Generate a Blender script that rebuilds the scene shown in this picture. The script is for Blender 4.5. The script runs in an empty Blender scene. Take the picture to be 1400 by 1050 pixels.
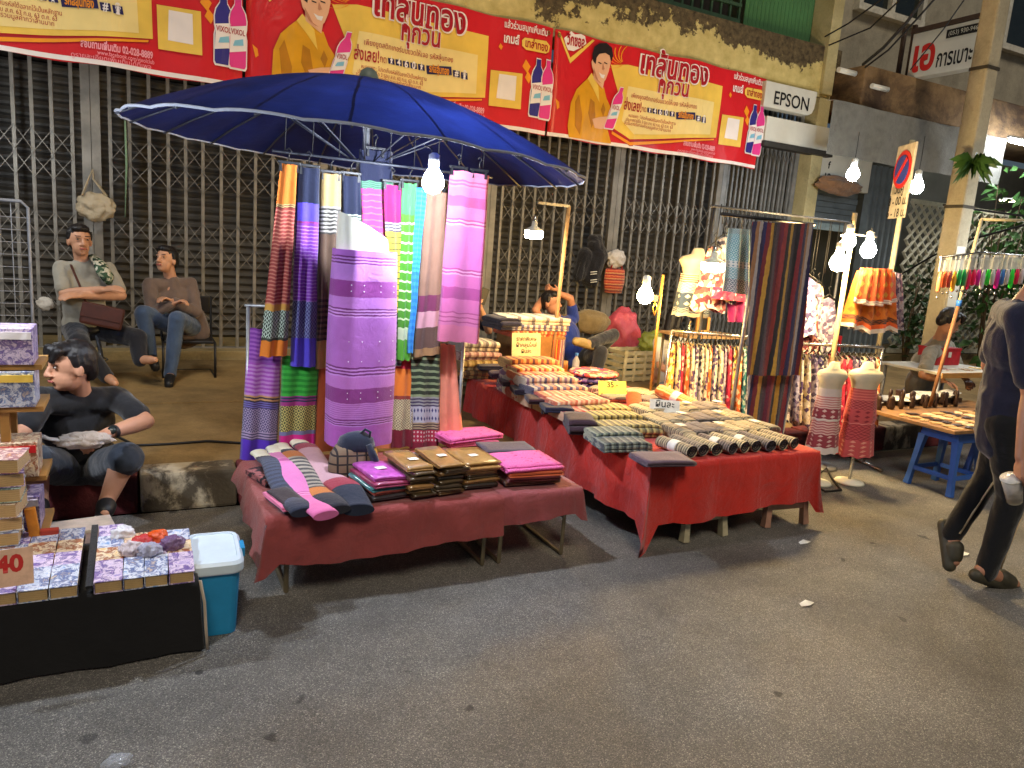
import bpy, bmesh, math, random
from mathutils import Vector, Matrix, noise
from math import sin, cos, pi, radians, sqrt
random.seed(7)
SC = bpy.context.scene
COL = SC.collection

# ------------------------------------------------------------------ camera
FPX, EYE = 1011.0, 1.55                      # focal length in photo pixels (1400 wide), eye height in metres
_y, _p, _r = radians(27.3), radians(10.4), radians(4.3)
FW = Vector((sin(_y)*cos(_p), cos(_y)*cos(_p), -sin(_p)))
_rt = Vector((cos(_y), -sin(_y), 0)); _up = _rt.cross(FW)
RT = cos(_r)*_rt + sin(_r)*_up
UP = -sin(_r)*_rt + cos(_r)*_up
cam_data = bpy.data.cameras.new('camera')
cam_data.sensor_width = 36; cam_data.lens = FPX/1400*36
cam_data.clip_start = 0.05; cam_data.clip_end = 500
cam = bpy.data.objects.new('camera', cam_data); COL.objects.link(cam)
cam.matrix_world = Matrix(((RT.x, UP.x, -FW.x, 0), (RT.y, UP.y, -FW.y, 0), (RT.z, UP.z, -FW.z, EYE), (0, 0, 0, 1)))
SC.camera = cam
# ------------------------------------------------------------------ night sky, faint
world = bpy.data.worlds.new('World'); SC.world = world; world.use_nodes = True
_n = world.node_tree.nodes; _bg = _n['Background']
_sky = _n.new('ShaderNodeTexSky'); _sky.sky_type = 'NISHITA'; _sky.sun_disc = False
SUN_EL, SUN_AZ = radians(49), radians(192)
_sky.sun_elevation = SUN_EL; _sky.sun_rotation = SUN_AZ
world.node_tree.links.new(_sky.outputs[0], _bg.inputs[0]); _bg.inputs[1].default_value = 0.007
# ------------------------------------------------------------------ one soft distant lamp: the street lighting behind the viewer
sd = bpy.data.lights.new('sun', 'SUN'); sd.energy = 0.56; sd.angle = radians(16); sd.color = (1.0, 0.87, 0.68)
so = bpy.data.objects.new('sun', sd); COL.objects.link(so)
_d = Vector((0.14, 0.64, -0.76)).normalized()
so.rotation_euler = _d.to_track_quat('-Z', 'Y').to_euler(); so.location = (0, -6, 8)
# ------------------------------------------------------------------ exposure
SC.view_settings.view_transform = 'Standard'; SC.view_settings.look = 'None'
SC.view_settings.exposure = 1.38; SC.view_settings.gamma = 1.0; SC.view_settings.use_curve_mapping = False
SC.render.engine = 'CYCLES'
SC.cycles.use_denoising = True
SC.cycles.max_bounces = 6; SC.cycles.diffuse_bounces = 3; SC.cycles.glossy_bounces = 3
SC.cycles.transmission_bounces = 4; SC.cycles.transparent_max_bounces = 8
SC.cycles.sample_clamp_indirect = 4.0; SC.cycles.caustics_reflective = False; SC.cycles.caustics_refractive = False

# ------------------------------------------------------------------ survey helpers: a photo point on a known plane -> metres
def _ray(px, py): return FW + RT*((px-700)/FPX) + UP*((525-py)/FPX)
def G(px, py, z=0.0):
    d = _ray(px, py); t = (z-EYE)/d.z; return Vector((d.x*t, d.y*t, z))
def W(px, py, Y):
    d = _ray(px, py); t = Y/d.y; return Vector((d.x*t, Y, EYE+d.z*t))
def WX(px, py, X):
    d = _ray(px, py); t = X/d.x; return Vector((X, d.y*t, EYE+d.z*t))

# ------------------------------------------------------------------ materials
_M = {}
def lin(c):
    f = lambda v: v/12.92 if v <= .04045 else ((v+.055)/1.055)**2.4
    return (f(c[0]/255), f(c[1]/255), f(c[2]/255), 1)
class NT:
    def __init__(s, name):
        s.m = bpy.data.materials.new(name); s.m.use_nodes = True; s.t = s.m.node_tree
        s.b = s.t.nodes['Principled BSDF']
    def n(s, typ, **kw):
        x = s.t.nodes.new(typ)
        for k, v in kw.items():
            if k.startswith('i_'): x.inputs[k[2:].replace('_', ' ')].default_value = v
            else: setattr(x, k, v)
        return x
    def l(s, a, b): s.t.links.new(a, b)
    def math(s, op, a, b=None, clamp=False):
        x = s.n('ShaderNodeMath', operation=op, use_clamp=clamp)
        for i, v in enumerate((a, b)):
            if v is None: continue
            if isinstance(v, (int, float)): x.inputs[i].default_value = v
            else: s.l(v, x.inputs[i])
        return x.outputs[0]
    def mix(s, fac, a, b, mode='MIX'):
        x = s.n('ShaderNodeMix', data_type='RGBA', blend_type=mode)
        for i, v in ((0, fac), (6, a), (7, b)):
            if isinstance(v, (int, float)): x.inputs[i].default_value = v
            elif isinstance(v, tuple): x.inputs[i].default_value = v
            else: s.l(v, x.inputs[i])
        return x.outputs[2]
    def noise(s, scale, co=None, detail=4, rough=.6, dist=0):
        x = s.n('ShaderNodeTexNoise', i_Scale=scale, i_Detail=detail, i_Roughness=rough, i_Distortion=dist)
        if co is not None: s.l(co, x.inputs['Vector'])
        return x.outputs[0]
    def ramp(s, fac, stops, const=False):
        x = s.n('ShaderNodeValToRGB'); r = x.color_ramp
        if const: r.interpolation = 'CONSTANT'
        while len(r.elements) < len(stops): r.elements.new(.5)
        for e, (p, c) in zip(r.elements, stops):
            e.position = p; e.color = c if isinstance(c, tuple) else (c, c, c, 1)
        s.l(fac, x.inputs[0]); return x.outputs[0]
    def co(s, kind='Object'): return s.n('ShaderNodeTexCoord').outputs[kind]
    def bump(s, h, strength=.3, dist=.01):
        x = s.n('ShaderNodeBump'); x.inputs['Strength'].default_value = strength; x.inputs['Distance'].default_value = dist
        s.l(h, x.inputs['Height']); s.l(x.outputs[0], s.b.inputs['Normal'])
    def base(s, c):
        if isinstance(c, tuple): s.b.inputs['Base Color'].default_value = c
        else: s.l(c, s.b.inputs['Base Color'])
    def fin(s, rough=.7, metal=0, coat=0, sheen=0, trans=0, spec=.5):
        i = s.b.inputs
        i['Roughness'].default_value = rough; i['Metallic'].default_value = metal; i['Coat Weight'].default_value = coat
        i['Sheen Weight'].default_value = sheen; i['Specular IOR Level'].default_value = spec
        if coat: i['Coat Roughness'].default_value = .12
        return s.m
def mat(name, rgb, rough=.7, var=.22, scale=14, bump=.15, bscale=120, metal=0, coat=0, sheen=0, spec=.4):
    if name in _M: return _M[name]
    t = NT(name); c = lin(rgb); co = t.co()
    f = t.noise(scale, co, 5)
    d = tuple(v*(1-var) for v in c[:3])+(1,); e = tuple(min(1, v*(1+var)) for v in c[:3])+(1,)
    t.base(t.ramp(f, [(.3, d), (.7, e)]))
    if bump: t.bump(t.noise(bscale, co, 3), bump, .004)
    _M[name] = t.fin(rough, metal, coat, sheen, spec=spec); return _M[name]
def cloth_mat(name, rgb, var=.14, weave=900, wr=.35, translucent=0, crease=0):
    """plain woven cloth: fine weave relief, soft creases"""
    if name in _M: return _M[name]
    t = NT(name); c = lin(rgb); co = t.co()
    f = t.noise(9, co, 5)
    d = tuple(v*(1-var) for v in c[:3])+(1,); e = tuple(min(1, v*(1+var)) for v in c[:3])+(1,)
    col = t.ramp(f, [(.3, d), (.7, e)]); t.base(col)
    hgt = t.math('ADD', t.math('MULTIPLY', t.noise(weave, co, 1), .15), t.noise(11, co, 4, dist=.9))
    if crease:                                     # sharp lines where the cloth had been folded away
        sp = t.n('ShaderNodeSeparateXYZ'); t.l(co, sp.inputs[0]); w = t.math('MULTIPLY', t.noise(3, co, 2), .03)
        for ax in (0, 1):
            f = t.math('ABSOLUTE', t.math('SUBTRACT', t.math('FRACT', t.math('DIVIDE', t.math('ADD', sp.outputs[ax], w), crease)), .5))
            hgt = t.math('ADD', hgt, t.math('MULTIPLY', t.ramp(f, [(.0, 1.0), (.05, 0.0)]), .2))
        big = t.noise(4.5, co, 3, dist=1.2); hgt = t.math('ADD', hgt, t.math('MULTIPLY', big, 1.4))
    t.bump(hgt, wr, .02)
    m = t.fin(.9, sheen=.25, spec=.2)
    if translucent:
        tr = t.n('ShaderNodeBsdfTranslucent'); t.l(col, tr.inputs[0])
        mx = t.n('ShaderNodeMixShader'); mx.inputs[0].default_value = translucent
        t.l(t.b.outputs[0], mx.inputs[1]); t.l(tr.outputs[0], mx.inputs[2])
        t.l(mx.outputs[0], t.n('ShaderNodeOutputMaterial', is_active_output=True).inputs[0])
    _M[name] = m; return m
def band_mat(name, bands, coat=0):
    """woven sarong: bands from the top (v=0) down. (v_end, 'c', rgb) plain, (v_end,'s',n,rgb1,rgb2,duty) stripes, (v_end,'d',n,rgb1,rgb2) diamonds, (v_end,'t',n,rgb1,rgb2) rows of dots"""
    if name in _M: return _M[name]
    t = NT(name); uv = t.n('ShaderNodeUVMap').outputs[0]
    sp = t.n('ShaderNodeSeparateXYZ'); t.l(uv, sp.inputs[0]); u, v = sp.outputs[0], sp.outputs[1]
    v = t.math('ADD', v, t.math('MULTIPLY', t.math('SUBTRACT', t.noise(16, t.co(), 3), .5), .014))
    col = None; start = 0.
    for b in bands:
        k = b[1]
        if k == 'c': c = lin(b[2])
        elif k == 's':
            fr = t.math('FRACT', t.math('MULTIPLY', t.math('SUBTRACT', v, start), b[2]/(b[0]-start)))
            c = t.mix(t.math('LESS_THAN', fr, b[5] if len(b) > 5 else .5), lin(b[4]), lin(b[3]))
        elif k == 'd':
            a = t.math('MULTIPLY', t.math('SUBTRACT', v, start), b[2]/(b[0]-start)*1.15); e = t.math('MULTIPLY', u, 8)
            f1 = t.math('ABSOLUTE', t.math('SUBTRACT', t.math('FRACT', a), .5)); f2 = t.math('ABSOLUTE', t.math('SUBTRACT', t.math('FRACT', e), .5))
            sm = t.math('FRACT', t.math('MULTIPLY', t.math('ADD', f1, f2), 2))
            c = t.mix(t.math('LESS_THAN', sm, .42), lin(b[4]), lin(b[3]))
        elif k == 't':
            a = t.math('FRACT', t.math('MULTIPLY', t.math('SUBTRACT', v, start), b[2]/(b[0]-start))); e = t.math('FRACT', t.math('MULTIPLY', u, 10))
            f1 = t.math('ABSOLUTE', t.math('SUBTRACT', a, .5)); f2 = t.math('ABSOLUTE', t.math('SUBTRACT', e, .5))
            c = t.mix(t.math('LESS_THAN', t.math('ADD', f1, f2), .3), lin(b[3]), lin(b[4]))
        col = c if col is None else t.mix(t.math('GREATER_THAN', v, start), col, c)
        start = b[0]
    co = t.co(); nz = t.noise(10, co, 5)
    col = t.mix(.25, col, t.ramp(nz, [(.3, .35), (.7, 1.0)]), 'MULTIPLY'); t.base(col)
    t.bump(t.math('ADD', t.math('MULTIPLY', t.noise(900, co, 1), .25), t.noise(14, co, 4, dist=.8)), .55, .014)
    _M[name] = t.fin(.85, coat=coat, sheen=.2, spec=.25); return _M[name]
def stripe_mat(name, cols, period=.1, axis=0, var=.3, knit=False):
    """repeating woven stripes along a local axis"""
    if name in _M: return _M[name]
    t = NT(name); co = t.co(); sp = t.n('ShaderNodeSeparateXYZ'); t.l(co, sp.inputs[0])
    wob = t.math('MULTIPLY', t.math('SUBTRACT', t.noise(18, co, 2), .5), .016)
    f = t.math('FRACT', t.math('DIVIDE', t.math('ADD', sp.outputs[axis], wob), period))
    n = len(cols)
    col = t.ramp(f, [(i/n, lin(c)) for i, c in enumerate(cols)], True)
    col = t.mix(var, col, t.ramp(t.noise(45, co, 4), [(.3, .25), (.7, 1.0)]), 'MULTIPLY'); t.base(col)
    t.bump(t.math('ADD', t.noise(700 if not knit else 160, co, 2), t.math('MULTIPLY', t.noise(25, co, 3), 1.5)), .5, .008 if not knit else .012)
    _M[name] = t.fin(.92, sheen=.3, spec=.2); return _M[name]
def print_mat(name, cols, scale=22, rough=.85, coat=0, bumps=.3):
    """small all-over print: coloured cells of uneven size"""
    if name in _M: return _M[name]
    t = NT(name); co = t.co()
    x = t.n('ShaderNodeTexVoronoi', i_Scale=scale, i_Randomness=1.0); t.l(co, x.inputs['Vector'])
    sep = t.n('ShaderNodeSeparateColor'); t.l(x.outputs['Color'], sep.inputs[0])
    n = len(cols); col = t.ramp(sep.outputs[0], [(i/n, lin(c)) for i, c in enumerate(cols)], True)
    col = t.mix(.35, col, t.ramp(t.noise(scale*2.2, co, 4), [(.38, .15), (.6, 1.0)]), 'MULTIPLY'); t.base(col)
    t.bump(t.noise(16, co, 4), bumps, .02)
    _M[name] = t.fin(rough, coat=coat, spec=.3); return _M[name]
def glow(name, rgb, strength):
    if name in _M: return _M[name]
    t = NT(name); t.base(lin(rgb)); t.b.inputs['Emission Color'].default_value = lin(rgb)
    t.b.inputs['Emission Strength'].default_value = strength; _M[name] = t.fin(.4); return _M[name]
def film_mat(name, rgb, alpha=.35, rough=.18):
    """thin plastic film"""
    if name in _M: return _M[name]
    t = NT(name); co = t.co(); t.base(lin(rgb)); t.b.inputs['Alpha'].default_value = alpha
    t.bump(t.noise(22, co, 4, dist=1.5), .8, .02); _M[name] = t.fin(rough, spec=.6); return _M[name]

# ------------------------------------------------------------------ mesh helpers
class MB:
    def __init__(s): s.v, s.f, s.uv, s.sm = [], [], {}, []
    def add(s, vs, fs, uvs=None, smooth=False):
        o = len(s.v); s.v += [Vector(v) for v in vs]
        for k, f in enumerate(fs):
            if uvs is not None: s.uv[len(s.f)] = [uvs[i] for i in f]
            s.f.append([i+o for i in f]); s.sm.append(smooth)
        return s
    def box(s, c, d, m=None, taper=1):
        x, y, z = d[0]/2, d[1]/2, d[2]/2; q = taper
        vs = [(-x, -y, -z), (x, -y, -z), (x, y, -z), (-x, y, -z), (-x*q, -y*q, z), (x*q, -y*q, z), (x*q, y*q, z), (-x*q, y*q, z)]
        M = Matrix.Translation(c) @ (m.to_4x4() if m is not None else Matrix())
        return s.add([M @ Vector(v) for v in vs], [(3, 2, 1, 0), (4, 5, 6, 7), (0, 1, 5, 4), (1, 2, 6, 5), (2, 3, 7, 6), (3, 0, 4, 7)])
    def bar(s, p, q, w, h=None):
        p, q = Vector(p), Vector(q); h = h or w; d = q-p; L = d.length
        m = d.to_track_quat('Z', 'Y').to_matrix()
        return s.box((p+q)/2, (w, h, L), m)
    def tube(s, pts, r, n=8, cap=True, smooth=True, flat=1.0, up=None):
        """swept round section; r one radius or one per point; flat squashes the section along its second axis"""
        pts = [Vector(p) for p in pts]; rs = r if isinstance(r, (list, tuple)) else [r]*len(pts)
        vs, prev = [], None
        for i, p in enumerate(pts):
            t = (pts[min(i+1, len(pts)-1)]-pts[max(i-1, 0)])
            t = t.normalized() if t.length > 1e-9 else Vector((0, 0, 1))
            if prev is None:
                a = Vector(up) if up else (Vector((0, 0, 1)) if abs(t.z) < .9 else Vector((1, 0, 0)))
                u = t.cross(a).normalized()
            else: u = (prev - t*prev.dot(t)); u = u.normalized() if u.length > 1e-6 else t.orthogonal().normalized()
            prev = u; w = t.cross(u)
            for k in range(n):
                a = 2*pi*k/n; vs.append(p + u*(rs[i]*cos(a)) + w*(rs[i]*flat*sin(a)))
        uvs = [((k % n)/n, i/(len(pts)-1)) for i in range(len(pts)) for k in range(n)]
        fs = [(i*n+k, i*n+(k+1) % n, (i+1)*n+(k+1) % n, (i+1)*n+k) for i in range(len(pts)-1) for k in range(n)]
        s.add(vs, fs, uvs, smooth)
        if cap:
            o = len(s.v)-len(vs); m = len(pts)-1
            s.f.append([o+k for k in reversed(range(n))]); s.sm.append(False)
            s.f.append([o+m*n+k for k in range(n)]); s.sm.append(False)
            L = len(s.f); s.uv[L-2] = [(k/n, 0) for k in reversed(range(n))]; s.uv[L-1] = [(k/n, 1) for k in range(n)]
        return s
    def lathe(s, prof, c=(0, 0, 0), n=20, smooth=True, sx=1, sy=1, m=None):
        """prof: (radius, z) rows; radius 0 closes an end"""
        vs, rows = [], []
        for r, z in prof:
            if r <= 1e-6: rows.append([len(vs)]); vs.append((0, 0, z))
            else:
                rows.append(list(range(len(vs), len(vs)+n)))
                vs += [(r*cos(2*pi*k/n)*sx, r*sin(2*pi*k/n)*sy, z) for k in range(n)]
        M = Matrix.Translation(c) @ (m.to_4x4() if m is not None else Matrix())
        fs = []
        for a, b in zip(rows, rows[1:]):
            for k in range(n):
                k2 = (k+1) % n
                if len(a) == 1 and len(b) == 1: continue
                if len(a) == 1: fs.append((a[0], b[k2], b[k]))
                elif len(b) == 1: fs.append((a[k], a[k2], b[0]))
                else: fs.append((a[k], a[k2], b[k2], b[k]))
        z0, z1 = prof[0][1], prof[-1][1]; dz = (z1-z0) or 1
        uvs = []
        for (r, z), row in zip(prof, rows): uvs += [(k/max(1, len(row)), (z-z0)/dz) for k in range(len(row))]
        return s.add([M @ Vector(v) for v in vs], fs, uvs, smooth)
    def grid(s, fn, nu, nv, smooth=True, flip=False):
        vs = [fn(i/nu, j/nv) for j in range(nv+1) for i in range(nu+1)]
        uv = [(i/nu, j/nv) for j in range(nv+1) for i in range(nu+1)]
        w = nu+1
        fs = [(j*w+i, j*w+i+1, (j+1)*w+i+1, (j+1)*w+i) for j in range(nv) for i in range(nu)]
        if flip: fs = [f[::-1] for f in fs]
        return s.add(vs, fs, uv, smooth)
    def prism(s, poly, fn, t):
        """poly 2-D, fn(a,b,d)->point, extruded by t along d"""
        n = len(poly); vs = [fn(a, b, 0) for a, b in poly]+[fn(a, b, t) for a, b in poly]
        return s.add(vs, [list(range(n))[::-1], [n+i for i in range(n)]]+[(i, (i+1) % n, n+(i+1) % n, n+i) for i in range(n)])
    def build(s, name, material, parent=None, bevel=0, loc=None, rotz=0, recalc=True):
        me = bpy.data.meshes.new(name)
        me.from_pydata([tuple(v) for v in s.v], [], s.f)
        if s.uv:
            ul = me.uv_layers.new(name='UVMap')
            for p in me.polygons:
                q = s.uv.get(p.index)
                if q:
                    for li, c in zip(p.loop_indices, q): ul.data[li].uv = c
        me.polygons.foreach_set('use_smooth', s.sm)
        if recalc or bevel:
            b = bmesh.new(); b.from_mesh(me)
            if recalc: bmesh.ops.recalc_face_normals(b, faces=b.faces)
            if bevel: bmesh.ops.bevel(b, geom=[e for e in b.edges if len(e.link_faces) == 2 and e.calc_face_angle(0) > .5], offset=bevel, segments=2, affect='EDGES', profile=.6)
            b.to_mesh(me); b.free()
        me.materials.append(material)
        return link(name, me, parent, loc, rotz)
def link(name, data, parent=None, loc=None, rotz=0):
    o = bpy.data.objects.new(name, data); COL.objects.link(o)
    if parent is not None: o.parent = parent
    if loc is not None: o.location = loc
    if rotz: o.rotation_euler = (0, 0, rotz)
    return o
def tag(o, label, cat, group=None):
    o['label'] = label; o['category'] = cat
    if group: o['group'] = group
    return o
def thing(name, label, cat, loc=(0, 0, 0), rotz=0, group=None):
    return tag(link(name, None, None, loc, rotz), label, cat, group)
def struct(o): o['kind'] = 'structure'; return o
def copy_tree(o, parent=None):
    c = o.copy(); COL.objects.link(c)
    if parent is not None: c.parent = parent
    for ch in list(o.children): copy_tree(ch, c)
    return c
def nz(v, s=1.0): return noise.noise(Vector(v)*s)
ORD = ['first', 'second', 'third', 'fourth', 'fifth', 'sixth', 'seventh', 'eighth', 'ninth', 'tenth', 'eleventh', 'twelfth', 'thirteenth', 'fourteenth', 'fifteenth', 'sixteenth', 'seventeenth', 'eighteenth', 'nineteenth', 'twentieth', 'twenty-first', 'twenty-second', 'twenty-third', 'twenty-fourth']
def text_mesh(s, size, bold=0.0, align='CENTER'):
    cu = bpy.data.curves.new('lettering', 'FONT'); cu.body = s; cu.size = size; cu.align_x = align; cu.align_y = 'CENTER'; cu.offset = bold
    cu.resolution_u = 3
    o = bpy.data.objects.new('lettering', cu); COL.objects.link(o)
    dg = bpy.context.evaluated_depsgraph_get(); me = bpy.data.meshes.new_from_object(o.evaluated_get(dg))
    bpy.data.objects.remove(o); bpy.data.curves.remove(cu); return me
def lettering(s, size, at, parent, material, bold=0.0, align='CENTER', facing=None, sx=1.0, name='lettering', width=None):
    """flat print on a sign; facing: 3x3 matrix turning XY text into the sign's plane (default: faces -Y)"""
    me = text_mesh(s, size, bold, align); me.materials.clear(); me.materials.append(material)
    if width and me.vertices:
        xs = [v.co.x for v in me.vertices]; sx = width/max(1e-6, max(xs)-min(xs))
    R = facing or Matrix(((1, 0, 0), (0, 0, -1), (0, 1, 0)))
    me.transform(Matrix.Translation(at) @ R.to_4x4() @ Matrix.Diagonal((sx, 1, 1, 1)))
    return link(name, me, parent)
# ================================================================== THE SETTING
def asphalt():
    t = NT('asphalt'); co = t.co()
    ag = t.n('ShaderNodeTexVoronoi', i_Scale=330); t.l(co, ag.inputs['Vector'])
    sep = t.n('ShaderNodeSeparateColor'); t.l(ag.outputs['Color'], sep.inputs[0])
    stone = t.ramp(sep.outputs[0], [(0, lin((92, 89, 86))), (.4, lin((124, 121, 116))), (.75, lin((140, 137, 131))), (.9, lin((168, 163, 152))), (.97, lin((214, 208, 194)))])
    worn = t.ramp(t.noise(.9, co, 6, .65), [(.38, .6), (.62, 1.0)])
    c = t.mix(1.0, stone, worn, 'MULTIPLY')
    fine = t.ramp(t.noise(12, co, 6, .7), [(.3, .72), (.7, 1.0)])
    c = t.mix(.8, c, fine, 'MULTIPLY')
    # old tar and oil drips
    sp = t.n('ShaderNodeTexVoronoi', i_Scale=4.2, i_Randomness=1.0); 
    wv = t.n('ShaderNodeVectorMath', operation='ADD'); dn = t.n('ShaderNodeTexNoise', i_Scale=9.0); t.l(co, dn.inputs['Vector'])
    sc = t.n('ShaderNodeVectorMath', operation='SCALE'); t.l(dn.outputs['Color'], sc.inputs[0]); sc.inputs['Scale'].default_value = .12
    t.l(co, wv.inputs[0]); t.l(sc.outputs[0], wv.inputs[1]); t.l(wv.outputs[0], sp.inputs['Vector'])
    drip = t.ramp(sp.outputs['Distance'], [(.085, 1.0), (.115, 0.0)])
    zone = t.ramp(t.noise(.55, co, 2), [(.44, 0.0), (.52, 1.0)])
    c = t.mix(t.math('MULTIPLY', t.math('MULTIPLY', drip, zone), .8), c, lin((24, 23, 23)))
    t.base(c)
    h = t.math('ADD', t.math('MULTIPLY', ag.outputs['Distance'], -1.0), t.math('MULTIPLY', t.noise(60, co, 4), .8))
    t.bump(h, .7, .006)
    rg = t.ramp(t.noise(3, co, 4), [(.3, .36), (.7, .58)]); t.l(rg, t.b.inputs['Roughness'])
    m = t.fin(.6, spec=.5); t.l(rg, t.b.inputs['Roughness']); return m
def concrete(name, a, b, grime, gs=2.2, thr=(.48, .62), vscale=1.0):
    """cast concrete or plaster with patches of grime of their own shape"""
    t = NT(name); co = t.co()
    c = t.ramp(t.noise(3.5, co, 6, .65), [(.3, lin(a)), (.7, lin(b))])
    mp = t.n('ShaderNodeMapping'); mp.inputs['Scale'].default_value = (1, 1, vscale); t.l(co, mp.inputs[0])
    g = t.ramp(t.noise(gs, mp.outputs[0], 8, .68, .3), [(thr[0], 0.0), (thr[1], 1.0)])
    c = t.mix(t.math('MULTIPLY', g, .85), c, lin(grime))
    c = t.mix(.3, c, t.ramp(t.noise(40, co, 4), [(.3, .5), (.7, 1.0)]), 'MULTIPLY'); t.base(c)
    t.bump(t.math('ADD', t.noise(50, co, 5), t.math('MULTIPLY', g, .8)), .5, .01)
    return t.fin(.88, spec=.25)
def peel_paint():
    """cream paint flaking off a dark, mouldy beam: flakes cluster along a wavy waterline"""
    t = NT('peeling_paint'); co = t.co(); sp = t.n('ShaderNodeSeparateXYZ'); t.l(co, sp.inputs[0])
    cream = t.ramp(t.noise(6, co, 5), [(.3, lin((176, 158, 96))), (.7, lin((214, 196, 132)))])
    big = t.noise(.75, co, 5, .6, .4)
    line = t.math('ADD', t.math('MULTIPLY', t.math('SUBTRACT', sp.outputs[2], 4.33), 1.35), t.math('MULTIPLY', t.math('SUBTRACT', big, .47), 2.6))
    frg = t.math('MULTIPLY', t.math('SUBTRACT', t.noise(9, co, 7, .7), .5), 1.1)
    m = t.ramp(t.math('ADD', line, frg), [(.10, 0.0), (.17, 1.0)])
    c = t.mix(m, cream, t.ramp(t.noise(14, co, 5), [(.3, lin((52, 44, 34))), (.7, lin((110, 96, 70)))]))
    t.base(c); t.bump(t.math('SUBTRACT', t.noise(60, co, 4), m), .6, .008); return t.fin(.85, spec=.2)

MR = asphalt()
road = struct(MB().grid(lambda u, v: Vector((-40+110*u, -40+44.23*v, 0)), 1, 1).build('road', MR))
M_walk = concrete('sidewalk_concrete', (126, 104, 68), (158, 132, 88), (78, 64, 42), 1.3, (.5, .75))
sw = struct(MB().box((10, 6.2, .1), (100, 3.56, .196)).build('sidewalk', M_walk))
M_ledge = concrete('ledge_concrete', (130, 116, 80), (160, 140, 100), (70, 58, 42), 2.0, (.5, .68))
struct(MB().box((10, 8.6, .2), (100, 1.26, .2)).build('doorstep_ledge', M_ledge, bevel=.012))
# slightly raised old patch of screed in front of the gate (its edge shows as a line across the pavement)
pt = MB()
poly = [(-2.4 + i*.2, 6.02 + .03*nz((i*.7, 2, 0)) + (.0 if i % 2 else .012)) for i in range(30)]
pt.prism(poly+[(3.4, 7.96), (-2.4, 7.96)], lambda a, b, d: Vector((a, b, .199+d)), .012)
struct(pt.build('pavement_patch', M_walk))
M_kw = concrete('kerb_white', (176, 164, 140), (202, 190, 166), (46, 38, 32), 3.2, (.47, .56), .6)
M_kr = concrete('kerb_red', (104, 44, 48), (128, 60, 62), (58, 34, 36), 2.6, (.46, .62))
kerb = struct(link('kerb', None))
kx, i = -2.0, 0
kerb_mesh = MB().box((.245, 0, .113), (.49, .2, .218), taper=1.0).build('kerb_stone', M_kw, kerb, bevel=.018)
kerb_mesh.location = (-2.0, 4.33, 0)
red_mesh = kerb_mesh.data.copy(); red_mesh.materials[0] = M_kr
for i in range(1, 34):
    o = link('kerb_stone', kerb_mesh.data if i % 4 == 0 else red_mesh, kerb, (-2.0+i*.5, 4.33+random.uniform(-.008, .008), random.uniform(-.006, .004)))

# ------------------------------------------------------------------ shophouse behind the long gate
bld = thing('shophouse', 'old shophouse with peeling cream beam above the long folding gates', 'building', (0, 0, 0))
M_cream = concrete('cream_plaster', (176, 164, 120), (200, 188, 142), (96, 84, 60), 1.6, (.55, .75))
M_dark = mat('dark_interior', (40, 36, 32), .9)
M_beam = peel_paint()
MB().box((1.45, 8.28, 4.33), (15.1, .56, .62)).build('beam', M_beam, bld, bevel=.015)
MB().box((1.45, 8.24, 3.99), (15.1, .5, .05)).build('drip_mould', M_cream, bld)
MB().box((1.45, 9.3, 3.45), (15.1, .3, 1.1)).build('lintel_wall', M_dark, bld)
M_shut = mat('roller_shutter', (92, 89, 84), .6, var=.2, scale=3, metal=.2)
sh = MB()
pr = []
zz = .3
while zz < 3.0:
    pr += [(9.02, zz), (8.985, zz+.03), (9.02, zz+.06)]; zz += .085
sh.grid(lambda u, v: Vector((-6+15*u, pr[min(len(pr)-1, int(round(v*(len(pr)-1))))][0], pr[min(len(pr)-1, int(round(v*(len(pr)-1))))][1])), 1, len(pr)-1, smooth=False)
sh.build('roller_shutter', M_shut, bld)
MB().box((1.45, 9.4, 6.3), (15.1, .3, 3.4)).build('upper_wall', M_cream, bld)
c0 = W(1131, 40, 8.1)
MB().box((c0.x, 8.12, 6.0), (.2, .36, 4.0)).build('corner_pillar', M_cream, bld, bevel=.01)
MB().box((c0.x, 8.1, 2.1), (.22, .3, 3.7)).build('corner_pier', M_cream, bld, bevel=.01)
M_green = mat('green_corrugated', (62, 112, 66), .5, var=.12, scale=2.5)
g0, g1 = W(1016, 25, 8.3).x, W(1128, 60, 8.3).x
gp = MB()
n = 44
gp.grid(lambda u, v: Vector((g0+(g1-g0)*u, 8.3+(.018 if int(round(u*n)) % 2 else -.012), 4.66+2.6*v)), n, 1, smooth=False)
gp.build('corrugated_panel', M_green, bld)
# barred upper window beside the corrugated panel
w0, w1 = W(900, 0, 8.3).x, g0-.03
win = MB().box(((w0+w1)/2, 8.62, 5.5), (w1-w0, .06, 1.7)).build('window', M_dark, bld)
M_gbar = mat('green_iron', (58, 84, 62), .5)
MB().box(((w0+w1)/2, 8.34, 4.78), (w1-w0, .05, .05)).build('grille_rail', M_gbar, win)
MB().box(((w0+w1)/2, 8.34, 4.98), (w1-w0, .05, .04)).build('grille_rail', M_gbar, win)
for k in range(9):
    MB().box((w0+.08+(w1-w0-.1)*k/8, 8.34, 5.5), (.03, .03, 1.6)).build('grille_bar', M_gbar, win)

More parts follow.
